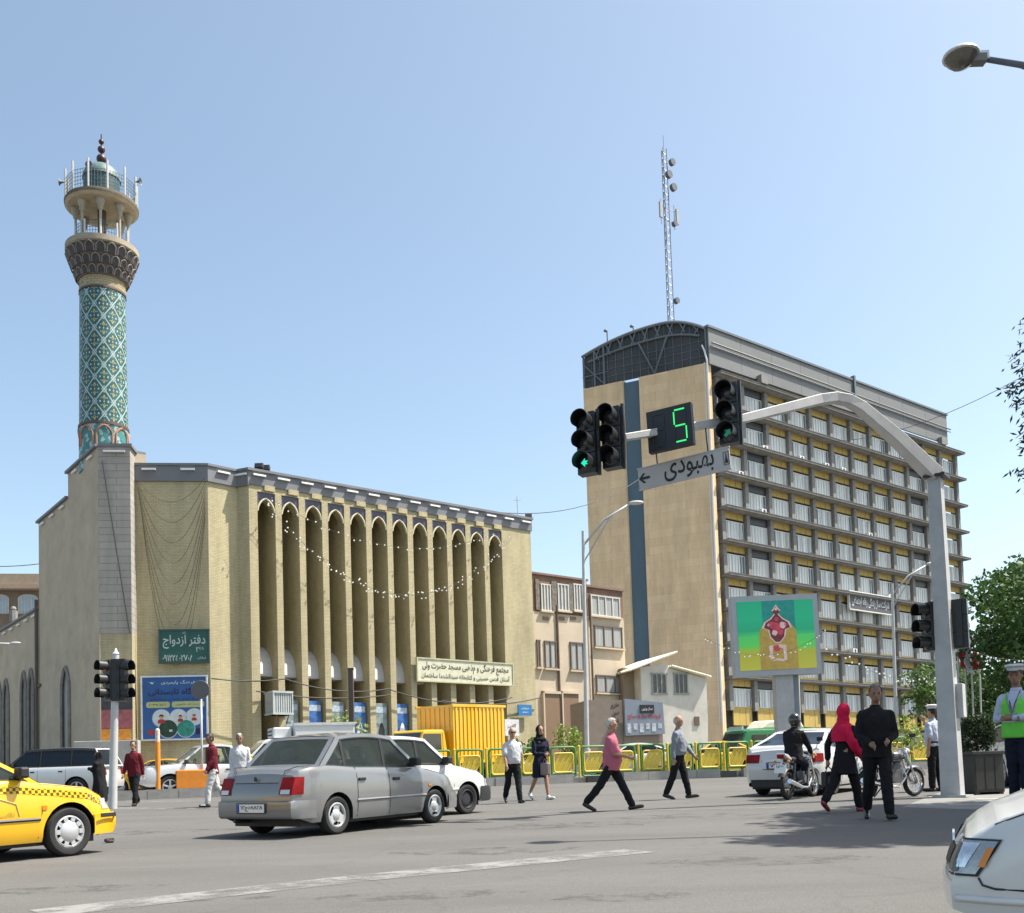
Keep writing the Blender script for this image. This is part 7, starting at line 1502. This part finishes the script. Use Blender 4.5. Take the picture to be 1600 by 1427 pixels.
    if shirt:
        hem = .92 if tuck else .80
        b = MB(); lv = [(0, 0, hem, .115 + g + belly * .5, .172 + g), (.01 + belly * .4, 0, 1.0, .112 + g + belly, .166 + g + belly * .5), (.005 + belly * .4, 0, 1.12, .112 + g + belly, .16 + g + belly * .4), (.005, 0, 1.28, .122 + g, .175 + g), (0, 0, 1.37, .1 + g, .185 + g), (-.005, 0, 1.42, .08 + g, .155 + g), (-.005, 0, 1.455, .066 + g, .1), (-.005, 0, 1.48, .058 + g, .066)]
        loft(b, lv, 20, TL)
        for n_ in 'lr':
            sh, e, w_ = J[n_]
            if sleeve == 'long': limb(b, [sh, sh.lerp(e, .5), e, e.lerp(w_, .5), w_.lerp(e, .04)], [.066, .066, .058, .053, .044])
            else: limb(b, [sh, sh.lerp(e, .5), sh.lerp(e, .82)], [.066, .07, .07])
        me = remeshed(b, .013, 'shirt'); crease(me, .013, 9, seed); crease(me, .006, 22, seed + 9, .7); obj('shirt', me, shirt, root)
        cb = MB(TL); cb.lathe([(.062, 1.455), (.074, 1.475), (.066, 1.505), (.06, 1.5)], 18, (-.004, 0, 0)); cb.build('collar', shirt, root, smooth=40)
    if trousers:
        b = MB(); loft(b, [(0, 0, .80, .1, .15), (0, 0, .88, .118 + belly * .3, .175), (0, 0, .96, .112 + belly * .5, .168), (0, 0, 1.0, .108 + belly * .5, .16)])
        for n_ in 'LR': h, k, a, toe, heel = J[n_]; limb(b, [h + Vector((0, 0, -.02)), h.lerp(k, .5), k, k.lerp(a, .5), a + (k - a) * .04], [.102, .094, .08, .074, .068])
        me = remeshed(b, .014, 'trousers'); crease(me, .012, 8, seed + 3, .8); crease(me, .006, 20, seed + 5, 1.2); obj('trousers', me, trousers, root)
        if tuck: cb = MB(); cb.lathe([(1.035, .985), (1.06, .985), (1.06, 1.025), (1.035, 1.025)], 24); cb.v = [Vector((v.x * (.124 + belly * .6), v.y * .178, v.z)) for v in cb.v]; cb.build('belt', M_trim, root)
    if coat:     # knee length coat
        zl_, cm_ = coat; b = MB(); loft(b, [(0, 0, zl_, .17, .23), (0, 0, .8, .15, .205), (0, 0, 1.0, .118, .165), (0, 0, 1.12, .112, .155), (.01, 0, 1.28, .13, .178), (0, 0, 1.38, .1, .18), (0, 0, 1.46, .06, .07)], 20, TL)
        for n_ in 'lr': sh, e, w_ = J[n_]; limb(b, [sh, sh.lerp(e, .5), e, e.lerp(w_, .5), w_.lerp(e, .05)], [.064, .064, .058, .053, .046])
        me = remeshed(b, .014, 'coat'); crease(me, .015, 8, seed, .35); crease(me, .006, 20, seed + 5, .8); obj('coat', me, cm_, root)
    if shoes:
        for n_ in 'LR':
            h, k, a, toe, heel = J[n_]; b = MB(); d = (toe - heel).normalized(); limb(b, [heel, heel.lerp(toe, .5), toe + d * .02], [.042, .043, .036]); limb(b, [a + Vector((0, 0, .0)), heel.lerp(toe, .3)], [.045, .046]); me = remeshed(b, .011, 'shoe'); zc = min(v.co.z for v in me.vertices)
            obj('shoe', me, shoes, root)
    if hair:
        b = MB(HM); hm_ = hair_m or HAIRB
        b.ball((-.002, 0, .173), (.107, .0865, .124), 24)
        if hair == 'short': cut = lambda v: v.z < .085 or (v.x > .03 and v.z < .232 + .15 * abs(v.y)) or (v.x > -.012 and v.z < .15) or (v.x > -.05 and v.z < .11)
        else: cut = lambda v: v.z < .09 or v.z > .215 or (v.x > .0 and v.z < .16) or v.x > .028
        me = b.mesh('hair'); bm = bmesh.new(); bm.from_mesh(me); Hi = HM.inverted(); bmesh.ops.subdivide_edges(bm, edges=bm.edges, cuts=2); bmesh.ops.delete(bm, geom=[v for v in bm.verts if cut(Hi @ v.co)], context='VERTS'); bm.to_mesh(me); bm.free(); me.shade_smooth(); crease(me, .004, 60, 1, 1); obj('hair', me, hm_, root)
    if extra: extra(root, J, HM, TL)
    place(root, p, ang); k = H / 1.75; root.matrix_world = root.matrix_world @ Matrix.Scale(k, 4) @ Matrix.Translation((0, 0, -low + z_off / k)); return root
xy = lambda v: Vector((v.x, v.y))
C_black = cloth('black_cloth', (.012, .012, .014)); C_navy = cloth('navy_cloth', (.012, .015, .03)); C_char = cloth('charcoal_cloth', (.03, .03, .033)); C_maroon = cloth('maroon_cloth', (.11, .012, .02)); C_white = cloth('white_shirt_cloth', (.48, .49, .52)); C_pink = cloth('pink_polo_cloth', (.42, .12, .17)); C_grey = cloth('blue_grey_shirt_cloth', (.2, .215, .25)); C_pale = cloth('pale_blue_shirt_cloth', (.42, .45, .56)); C_red = cloth('crimson_scarf_cloth', (.55, .012, .06)); C_shoe = mat('black_leather', (.015, .014, .013), .35); C_wshoe = mat('white_shoe', (.55, .55, .53), .6); C_lime = cloth('lime_vest_cloth', (.16, .6, .08))
# boy in dark red shirt, white haired man, maroon shirted man on the left
person('young man in dark red shirt walking towards the viewer beside the signal post', xy(GD(211, 29)), R(262), 1.74, ((16, 6), (-14, 22)), ((-14, 8, 10, 0), (12, 8, 18, 0)), shirt=C_maroon, sleeve='long', trousers=C_black, shoes=C_shoe)
def bag_white(root, J, HM, TL):
    w_ = J['r'][2]; b = MB(); b.ball((w_.x + .02, w_.y - .02, w_.z - .32), (.1, .16, .22), 12); me = b.mesh('bag', True); crease(me, .03, 9, 2); obj('plastic_bag', me, mat('white_plastic', (.6, .55, .57), .4), root)
person('man in maroon shirt and white trousers walking left beyond the silver car', xy(GD(334, 26.6)), R(215), 1.8, ((18, 10), (-16, 25)), ((18, 8, 15, 0), (-20, 10, 10, 0)), shirt=C_maroon, sleeve='long', trousers=cloth('white_trouser_cloth', (.5, .5, .5)), shoes=C_shoe, nod=12, yaw=10, skin=SKIN2, extra=bag_white)
person('white haired man in white shirt behind the rear of the silver car', xy(GD(377, 26.0)), R(285), 1.74, ((8, 5), (-8, 12)), ((5, 8, 20, 0), (-5, 8, 20, 0)), shirt=C_white, sleeve='long', trousers=C_char, shoes=C_shoe, hair_m=HAIRW, skin=SKIN2)
# two walkers by the fence
def shades(root, J, HM, TL):
    b = MB(HM)
    for s in (1, -1): b.box((.1, s * .034, .168), (.012, .05, .032))
    b.box((.1, 0, .178), (.01, .12, .008)); b.box((.05, .08, .175), (.1, .006, .008)); b.box((.05, -.08, .175), (.1, .006, .008)); b.build('sunglasses', M_blk, root)
person('man in white shirt and dark sunglasses walking ahead of the woman in black', xy(G(803, 1255)), R(288), 1.62, ((14, 4), (-16, 20)), ((-14, 8, 8, 0), (14, 8, 14, 0)), shirt=C_white, tuck=True, trousers=C_black, shoes=C_shoe, hair='bald', hair_m=HAIRG, belly=.02, extra=shades)
def scarf_of(m, back=.0):
    def f(root, J, HM, TL):
        b = MB(HM); b.ball((-.018, 0, .175), (.112, .098, .128), 16); b.ball((-.01, 0, .04), (.095, .105, .1), 14); b.ball((.0, 0, -.05), (.12, .17, .075), 14); me = remeshed(b, .013, 'headscarf')
        Hi = HM.inverted(); bm = bmesh.new(); bm.from_mesh(me); bmesh.ops.delete(bm, geom=[v for v in bm.verts if (Hi @ v.co).x > .052 and abs((Hi @ v.co).y) < .062 and .065 < (Hi @ v.co).z < .24], context='VERTS'); bm.to_mesh(me); bm.free(); crease(me, .01, 12, 4); obj('headscarf', me, m, root)
    return f
def handbag(side, m, sz=(.3, .1, .24)):
    def f(root, J, HM, TL):
        w_ = J[side][2]; b = MB(); c = Vector((w_.x + .03, w_.y, w_.z - .2 - sz[2] / 2)); b.box(c, sz); bg_ = b.build('handbag', m, root, bevel=.03); b = MB(); b.tube([c + Vector((-.1, 0, sz[2] / 2)), Vector((w_.x, w_.y, w_.z - .1)), c + Vector((.1, 0, sz[2] / 2))], .01, 6); b.build('strap', m, bg_)
    return f
def both(*fs):
    def f(*a):
        for q in fs: q(*a)
    return f
person('woman in black headscarf and knee length coat beside the man in white', xy(G(846, 1250)), R(300), 1.68, ((14, 5), (-14, 24)), ((8, 6, 75, 40), (14, 6, 70, 42)), coat=(.52, C_navy), shoes=C_wshoe, hair=None, extra=both(scarf_of(C_black), handbag('r', mat('taupe_leather', (.2, .15, .13), .5), (.32, .12, .3))))
# striding man in pink and man in grey
person('stout man in pink polo shirt striding right across the road', xy(G(957, 1267)), R(-8), 1.66, ((27, 2), (-29, 12)), ((-22, 10, 35, 10), (16, 12, 62, 22)), lean=3, shirt=C_pink, trousers=C_black, shoes=C_shoe, hair='short', hair_m=HAIRW, belly=.05, yaw=-6)
person('balding man in blue grey shirt walking right ahead of the white car', xy(G(1062, 1249)), R(-22), 1.73, ((14, 3), (-14, 10)), ((26, 8, 14, 0), (-12, 8, 14, 0)), shirt=C_grey, sleeve='long', tuck=True, trousers=C_black, shoes=C_shoe, hair='bald', hair_m=HAIRW, belly=.03, yaw=5)
# woman in red scarf
def red_wrap(root, J, HM, TL):
    b = MB(); hc = HM @ Vector((-.01, 0, .17)); b.ball(hc, (.12, .108, .142), 16); b.ball(HM @ Vector((-.01, 0, .03)), (.1, .11, .12), 14); loft(b, [(-.02, .0, 1.16, .15, .2), (-.01, 0, 1.3, .14, .2), (0, 0, 1.42, .11, .18), (0, 0, 1.5, .08, .1)], 18)
    limb(b, [(-.08, -.06, 1.36), (-.02, -.19, 1.16), (.1, -.23, .98), (.2, -.25, .84)], [.1, .095, .07, .035]); limb(b, [(.02, -.1, 1.34), (.1, -.2, 1.1), (.18, -.23, .95)], [.08, .07, .05])
    me = remeshed(b, .013, 'red_scarf'); Hi = HM.inverted(); bm = bmesh.new(); bm.from_mesh(me); bmesh.ops.delete(bm, geom=[v for v in bm.verts if (Hi @ v.co).x > .06 and abs((Hi @ v.co).y) < .065 and .06 < (Hi @ v.co).z < .25], context='VERTS'); bm.to_mesh(me); bm.free(); crease(me, .018, 9, 4, .35); obj('red_scarf', me, C_red, root)
person('woman in black wrapped in a crimson scarf carrying a black bag', xy(G(1322, 1269)), R(38), 1.64, ((-22, 22), (20, 6)), ((-12, 22, 12, 0), (14, 20, 30, 0)), lean=3, coat=(.62, C_black), trousers=C_black, shoes=mat('maroon_shoe', (.2, .02, .04), .5), hair=None, extra=both(red_wrap, handbag('l', mat('black_bag', (.012, .012, .013), .5), (.34, .12, .26))))
# man in black
person('man in black shirt and trousers walking towards the viewer in the shade', xy(G(1374, 1281)), R(262), 1.8, ((15, 4), (-15, 14)), ((4, 12, 66, 30), (2, 12, 60, 26)), shirt=C_black, sleeve='long', trousers=C_black, shoes=C_shoe, hair='short', hair_m=HAIRG, skin=SKIN2, nod=6, build=1.3)
# rider on the motorcycle
def helmet(root, J, HM, TL):
    b = MB(HM); b.ball((-.005, 0, .16), (.14, .128, .15), 20); b.ball((.03, 0, .07), (.11, .1, .08), 14); me = remeshed(b, .014, 'helmet'); obj('helmet', me, mat('black_helmet', (.012, .012, .014), .2, coat=.8), root); b = MB(HM); b.ball((.035, 0, .165), (.108, .112, .05), 16); b.build('visor', M_lens, root, smooth=True)
rid = person('rider in black jacket and helmet on the dark motorcycle', xy(Vector((0, 0, 0))), 0, 1.72, ((66, 78), (66, 78)), ((40, 12, 22, 4), (40, 12, 22, 4)), lean=12, shirt=C_black, sleeve='long', trousers=C_navy, shoes=C_shoe, hair=None, extra=helmet, group='people crossing the junction', build=1.6)
place(rid, MOTO_P - Vector((math.cos(MOTO_A), math.sin(MOTO_A))) * .3, MOTO_A); rid.matrix_world = rid.matrix_world @ Matrix.Scale(1.72 / 1.75, 4) @ Matrix.Translation((0, 0, -.03))
# officers
def cap(m, band=None):
    def f(root, J, HM, TL):
        b = MB(HM); b.lathe([(.0, .31), (.08, .31), (.125, .295), (.13, .28), (.1, .255), (.099, .22)], 20, (-.008, 0, 0)); b.build('cap', m, root, smooth=40); b = MB(HM); b.add([(.07 + .085 * math.cos(a), .095 * math.sin(a), .235 - .03 * math.cos(a)) for a in [R(-80 + 16 * i) for i in range(11)]] + [(.02, .09 * math.sin(R(-80 + 16 * i)), .235) for i in range(11)], [(i, i + 1, i + 12, i + 11) for i in range(10)]); b.build('cap_peak', M_trim, root)
    return f
def vest(root, J, HM, TL):
    b = MB(); loft(b, [(0, 0, .86, .15, .205), (.01, 0, 1.0, .15, .2), (.01, 0, 1.15, .148, .195), (.005, 0, 1.3, .155, .195), (0, 0, 1.4, .125, .15), (-.005, 0, 1.455, .095, .11)], 20, TL); me = remeshed(b, .014, 'vest'); crease(me, .008, 8, 3); bm = bmesh.new(); bm.from_mesh(me); bmesh.ops.delete(bm, geom=[v for v in bm.verts if (v.co.x > .02 and abs(v.co.y) < (v.co.z - 1.12) * .28 and v.co.z > 1.15) or v.co.z > 1.445], context='VERTS'); bm.to_mesh(me); bm.free(); obj('vest', me, C_lime, root)
    b = MB(TL); b.lathe([(1, 1.09), (1, 1.14)], 32); b.v = [Vector((v.x * .166 + .01, v.y * .21, v.z)) for v in b.v]; b.build('reflective_band', mat('reflective_silver', (.5, .52, .5), .35), root, smooth=True)
    b = MB(); b.tube([TL @ Vector(p) for p in ((.05, .07, 1.46), (.14, .03, 1.3), (.165, 0, 1.18), (.14, -.03, 1.3), (.05, -.07, 1.46))], .006, 5); b.build('lanyard', M_blk, root)
PZ_ = .14
pd = GD(1597, 14.0); ps_ = thing('police_podium', 'low dark podium under the officer in the lime vest', 'podium', pd); b = MB(); b.box((0, 0, PZ_ / 2 - .02), (.75, .6, PZ_ + .02)); b.build('block', M_concd, ps_, bevel=.02); b = MB(); b.box((0, 0, PZ_ - .025), (.79, .64, .03)); b.build('tread', M_trim, ps_)
person('traffic officer in lime vest and white cap standing with folded arms', xy(pd), R(222), 1.8, ((3, 2), (-3, 2)), ((14, 14, 78, 62), (8, 14, 84, 66)), shirt=C_pale, sleeve='long', tuck=True, trousers=C_navy, shoes=C_shoe, hair='short', skin=SKIN2, extra=both(cap(cloth('white_cap_cloth', (.55, .55, .54))), vest), z_off=PZ_ - .0, yaw=12, group='traffic officers')
person('traffic officer in pale shirt seen from behind holding his cap', xy(GD(1462, 22.6)), R(128), 1.76, ((2, 2), (-4, 3)), ((-5, 6, 12, 0), (62, 30, 95, 25)), shirt=C_pale, sleeve='short', tuck=True, trousers=C_black, shoes=C_shoe, hair='short', extra=cap(cloth('white_cap_cloth', (.55, .55, .54))), group='traffic officers', belly=.02)
# figure in a dark chador behind the signal post
ch = thing('person', 'figure wrapped in a long black chador behind the signal post', 'person', group='people crossing the junction')
b = MB(); loft(b, [(0, 0, .02, .26, .33), (0, 0, .4, .24, .31), (0, 0, .8, .2, .28), (.02, 0, 1.1, .2, .27), (0, 0, 1.35, .15, .21), (-.01, 0, 1.47, .1, .12), (-.01, 0, 1.6, .12, .105), (-.01, 0, 1.68, .1, .09), (-.01, 0, 1.72, .05, .05)], 22); limb(b, [(.02, .2, 1.3), (.18, .2, 1.1), (.3, .05, 1.15)], [.09, .08, .06]); me = remeshed(b, .016, 'chador'); crease(me, .03, 7, 1, .25); obj('chador', me, C_black, ch)
b = MB(); b.ball((.085, 0, 1.6), (.04, .06, .085), 12); b.ball((.125, 0, 1.59), (.015, .012, .025), 8); me = remeshed(b, .008, 'body'); obj('body', me, SKIN2, ch); place(ch, xy(GD(156, 33.5)), R(190)); ch.matrix_world = ch.matrix_world @ Matrix.Scale(.93, 4)
# ================================================================ trees and planting
def leaf_mat(name, c, c2): 
    if name in MATS: return MATS[name]
    m = bpy.data.materials.new(name); m.use_nodes = True; t = m.node_tree; p = t.nodes['Principled BSDF']; p.inputs['Roughness'].default_value = .55; p.inputs['Specular IOR Level'].default_value = .3
    oi = t.nodes.new('ShaderNodeTexCoord'); n = t.nodes.new('ShaderNodeTexNoise'); n.inputs['Scale'].default_value = 2.2; n.inputs['Detail'].default_value = 3; t.links.new(oi.outputs['Object'], n.inputs['Vector'])
    r = t.nodes.new('ShaderNodeValToRGB'); r.color_ramp.elements[0].position = .35; r.color_ramp.elements[0].color = (*c, 1); r.color_ramp.elements[1].position = .65; r.color_ramp.elements[1].color = (*c2, 1); t.links.new(n.outputs[0], r.inputs[0]); t.links.new(r.outputs[0], p.inputs['Base Color'])
    tl_ = t.nodes.new('ShaderNodeBsdfTranslucent'); t.links.new(r.outputs[0], tl_.inputs[0]); mx = t.nodes.new('ShaderNodeMixShader'); mx.inputs[0].default_value = .3; t.links.new(p.outputs[0], mx.inputs[1]); t.links.new(tl_.outputs[0], mx.inputs[2]); t.links.new(mx.outputs[0], t.nodes['Material Output'].inputs[0]); MATS[name] = m; return m
M_bark = mat('bark', (.1, .075, .055), .9, var=.3, scale=5, bump=.5, stretch=(4, 4, .6))
def leaves(b, c, n, spread, size, rr, narrow=.55, down=0.):
    for _ in range(n):
        d = Vector((rr.gauss(0, 1), rr.gauss(0, 1), rr.gauss(0, 1))); d = d.normalized() * spread * rr.random() ** .4; p = Vector(c) + d
        a = Vector((rr.uniform(-1, 1), rr.uniform(-1, 1), rr.uniform(-1, .6) - down)).normalized(); q = a.cross(Vector((rr.uniform(-1, 1), rr.uniform(-1, 1), rr.uniform(-1, 1)))).normalized(); s = size * rr.uniform(.6, 1.3)
        b.v += [p - a * s * .5, p + q * s * narrow * .5, p + a * s * .5, p - q * s * narrow * .5]; k = len(b.v); b.f.append((k - 4, k - 3, k - 2, k - 1)); b.mi.append(0)
def tree(label, base, h, crown_c, crown_r, n_cl, n_lf, size, m, seed=1, name='plane_tree', r0=.22, group=None, narrow=.55, cl=.75, limbs=7, extra_pts=()):
    rr = random.Random(seed); root = thing(name, label, 'tree', base, group=group); cc = Vector(crown_c); b = MB(); top_ = Vector((cc.x, cc.y, cc.z + crown_r[2] * .5))
    b.tube([(0, 0, -.2), (top_.x * .2, top_.y * .2, top_.z * .35), (top_.x * .6, top_.y * .6, top_.z * .7), top_], [r0, r0 * .8, r0 * .5, r0 * .15], 9); b.build('trunk', M_bark, root, smooth=True)
    pts = list(extra_pts)
    while len(pts) < n_cl:
        v = Vector((rr.uniform(-1, 1), rr.uniform(-1, 1), rr.uniform(-1, 1)))
        if .25 < v.length < 1: pts.append(Vector((cc.x + v.x * crown_r[0], cc.y + v.y * crown_r[1], cc.z + v.z * crown_r[2])))
    for k in range(limbs):
        p = pts[k % len(pts)]; st = Vector((0, 0, 0)).lerp(top_, rr.uniform(.35, .75)); b = MB(); b.tube([st, st.lerp(p, .5) + Vector((0, 0, .2)), p], [r0 * .35, r0 * .2, .02], 6); b.build('limb', M_bark, root, smooth=True)
    b = MB()
    for p in pts: leaves(b, p, n_lf, cl * rr.uniform(.7, 1.25), size, rr, narrow)
    b.build('crown', m, root, fix=False); return root
L_dark = leaf_mat('plane_leaf', (.03, .07, .018), (.07, .13, .03)); L_mid = leaf_mat('street_leaf', (.06, .12, .025), (.13, .2, .05)); L_yel = leaf_mat('young_leaf', (.16, .24, .04), (.28, .32, .08)); L_near = leaf_mat('near_leaf', (.02, .045, .018), (.04, .075, .025)); L_top = leaf_mat('cypress_leaf', (.015, .03, .012), (.03, .055, .018))
d_ = 70; g0 = GD(1590, d_); cz_ = W(1590, 985, d_).z - g0.z
tree('large leafy plane tree behind the flags at the right edge', g0, 14, (1.5, 0, cz_), (4.6, 4, 4.6), 70, 130, .42, L_dark, 3, r0=.3, cl=1.3, group='trees at the right')
g0 = GD(1660, 62); tree('second plane tree leaving the frame at the right', g0, 14, (0, 0, 7.2), (4, 4, 5), 60, 110, .42, L_dark, 4, r0=.3, cl=1.3, group='trees at the right')
g0 = GD(1500, 84); tree('lower tree behind the flag poles', g0, 8, (1, 0, 4.3), (3.6, 3, 2.8), 40, 90, .4, L_dark, 6, r0=.25, cl=1.1, group='trees at the right')
g0 = GD(1560, 92); tree('dark low tree between the flags and the plane tree', g0, 8, (1, 0, 4.6), (4.2, 3, 4.0), 50, 90, .45, L_dark, 9, r0=.25, cl=1.2, group='trees at the right')
g0 = GD(1462, 58); tree('pale young tree before the tower ground floor', g0, 6, (-.2, 0, 4.0), (1.3, 1.2, 1.6), 26, 60, .22, L_mid, 8, r0=.1, cl=.5, group='small street trees')
# tree on the right of the viewer: dense crown shades the corner, drooping twigs reach into view
g0 = Vector((12.4, 15.6, gz(15.6))); ex = [W(px - 3, py, 14.2) - g0 for px, py in ((1600, 508), (1606, 525), (1581, 565), (1592, 580), (1603, 600), (1577, 612), (1588, 632), (1600, 650), (1590, 685), (1602, 700), (1590, 742), (1604, 756), (1612, 545), (1614, 640), (1616, 720), (1620, 590))]
tree('dense tree whose twigs hang into the right edge of the view', g0, 11, (-.2, -.6, 7.6), (3.2, 3.6, 3.4), 200, 210, .25, L_near, 12, name='shade_tree', r0=.28, cl=.85, limbs=10, group='trees at the right')
tree('tall dense unseen tree added beyond the right edge to shade the road corner', Vector((12.4, 12.9, gz(12.9))), 13, (-.6, -.2, 9.2), (3.0, 1.5, 3.4), 130, 170, .26, L_near, 21, name='street_tree', r0=.25, cl=.8, limbs=8, group='trees at the right')  # unseen second tree, added and shaped to lengthen the shadow on the corner
rr = random.Random(5); b = MB(); tw = MB()
for p in ex:
    st = p + Vector((.75, .1, .45)); tw.tube([st, st.lerp(p, .5) + Vector((0, 0, .05)), p], [.012, .008, .004], 4)
    for k in range(60):
        q = st.lerp(p, rr.uniform(.2, 1.0)) + Vector((rr.gauss(0, .045), rr.gauss(0, .08), rr.gauss(0, .05))); a = Vector((rr.uniform(-1, .2), rr.uniform(-.6, .6), rr.uniform(-1, .35))).normalized(); o_ = a.cross(Vector((rr.uniform(-1, 1), 1, rr.uniform(-1, 1)))).normalized(); s = .11 * rr.uniform(.6, 1.2)
        b.v += [q, q + a * s * .5 + o_ * s * .13, q + a * s, q + a * s * .5 - o_ * s * .13]; k_ = len(b.v); b.f.append((k_ - 4, k_ - 3, k_ - 2, k_ - 1)); b.mi.append(0)
st_ = [o for o in bpy.data.objects if o.name.startswith('shade_tree')][0]; b.build('hanging_leaves', L_near, st_, fix=False); tw.build('twigs', M_bark, st_)
# saplings and shrubs by the fence
for px, d_, h, rx, nm, lb, m in ((545, 42.5, 2.9, .75, 'sapling', 'young sapling with pale leaves before the mosque posters', L_yel), (889, 45, 2.3, .55, 'sapling', 'small bright sapling beside the street lamp and brown shutters', L_yel), (832, 44, 1.8, .7, 'shrub', 'loose shrub behind the woman in black', L_mid), (1420, 40, 2.1, 1.3, 'shrub', 'flowering shrub with pale leaves behind the fence at the right', L_yel), (1385, 44, 1.8, 1.0, 'shrub', 'low shrub beside the pale street lamp', L_mid)):
    g0 = GD(px, d_); tree(lb, g0, h, (0, 0, h * .68), (rx, rx, h * .33), 26, 34, .15, m, int(px), name=nm, r0=.05, cl=.28, limbs=5, group='saplings and shrubs')
# planter with clipped bush beside the mast
g0 = GD(1531, 20.8); pt = thing('planter', 'dark square planter with a clipped bush beside the signal mast', 'planter', g0, R(12)); pt.scale = (.88, .88, .92); M_plt = mat('planter_grey', (.045, .044, .04), .8, var=.2, dirt=.3)
b = MB(); b.box((0, 0, .44), (.74, .74, .8)); b.build('box', M_plt, pt, bevel=.015)
b = MB(); b.box((0, -.372, 0), (.2, .02, .68)); pln = b.mesh('board')
for k in range(3): at(pln, 'board', M_plt, pt, (-.24 + .24 * k, 0, .44)); at(pln, 'board', M_plt, pt, (0, 0, .44), R(90)).location = (0, -.24 + .24 * k, .44)
b = MB(); b.box((0, 0, .87), (.82, .82, .07)); b.build('rim', M_plt, pt, bevel=.01)
b = MB()
for x in (-.3, .3): b.box((x, 0, .03), (.1, .7, .07))
b.build('feet', M_plt, pt)
rr = random.Random(2); b = MB()
for k in range(120):
    a, t = rr.uniform(0, 2 * math.pi), rr.random(); r_ = .33 * math.sin(math.pi * (.18 + .76 * t)) ** .6; leaves(b, (r_ * math.cos(a), r_ * math.sin(a), .95 + t * .72), 34, .11, .075, rr, .4)
b.build('bush', L_top, pt, fix=False); b = MB(); b.tube([(0, 0, .85), (0, 0, 1.5)], .04, 6); b.build('stem', M_bark, pt)
# rubbish on the road
g0 = G(172, 1317); b = MB(); rr = random.Random(1); b.ball((0, 0, .035), (.075, .05, .035), 10); me = b.mesh('crumpled_rag'); crease(me, .05, 14, 3, 1); obj('crumpled_rag', me, mat('rag_dark', (.05, .04, .035), .9), None, label='small dark crumpled rag lying on the road before the taxi', cat='litter', loc=(g0.x, g0.y, g0.z))
# drain openings in the divider kerb
for px in (918, 1122):
    t_ = kt(px); p = kpt(t_ + .4, .1, .1); b = MB(); b.box((0, 0, 0), (.8, .2, .28)); b.build('drain_opening', M_dark, kerb).matrix_world = Matrix.Translation(p) @ Matrix.Rotation(KRZ, 4, 'Z')
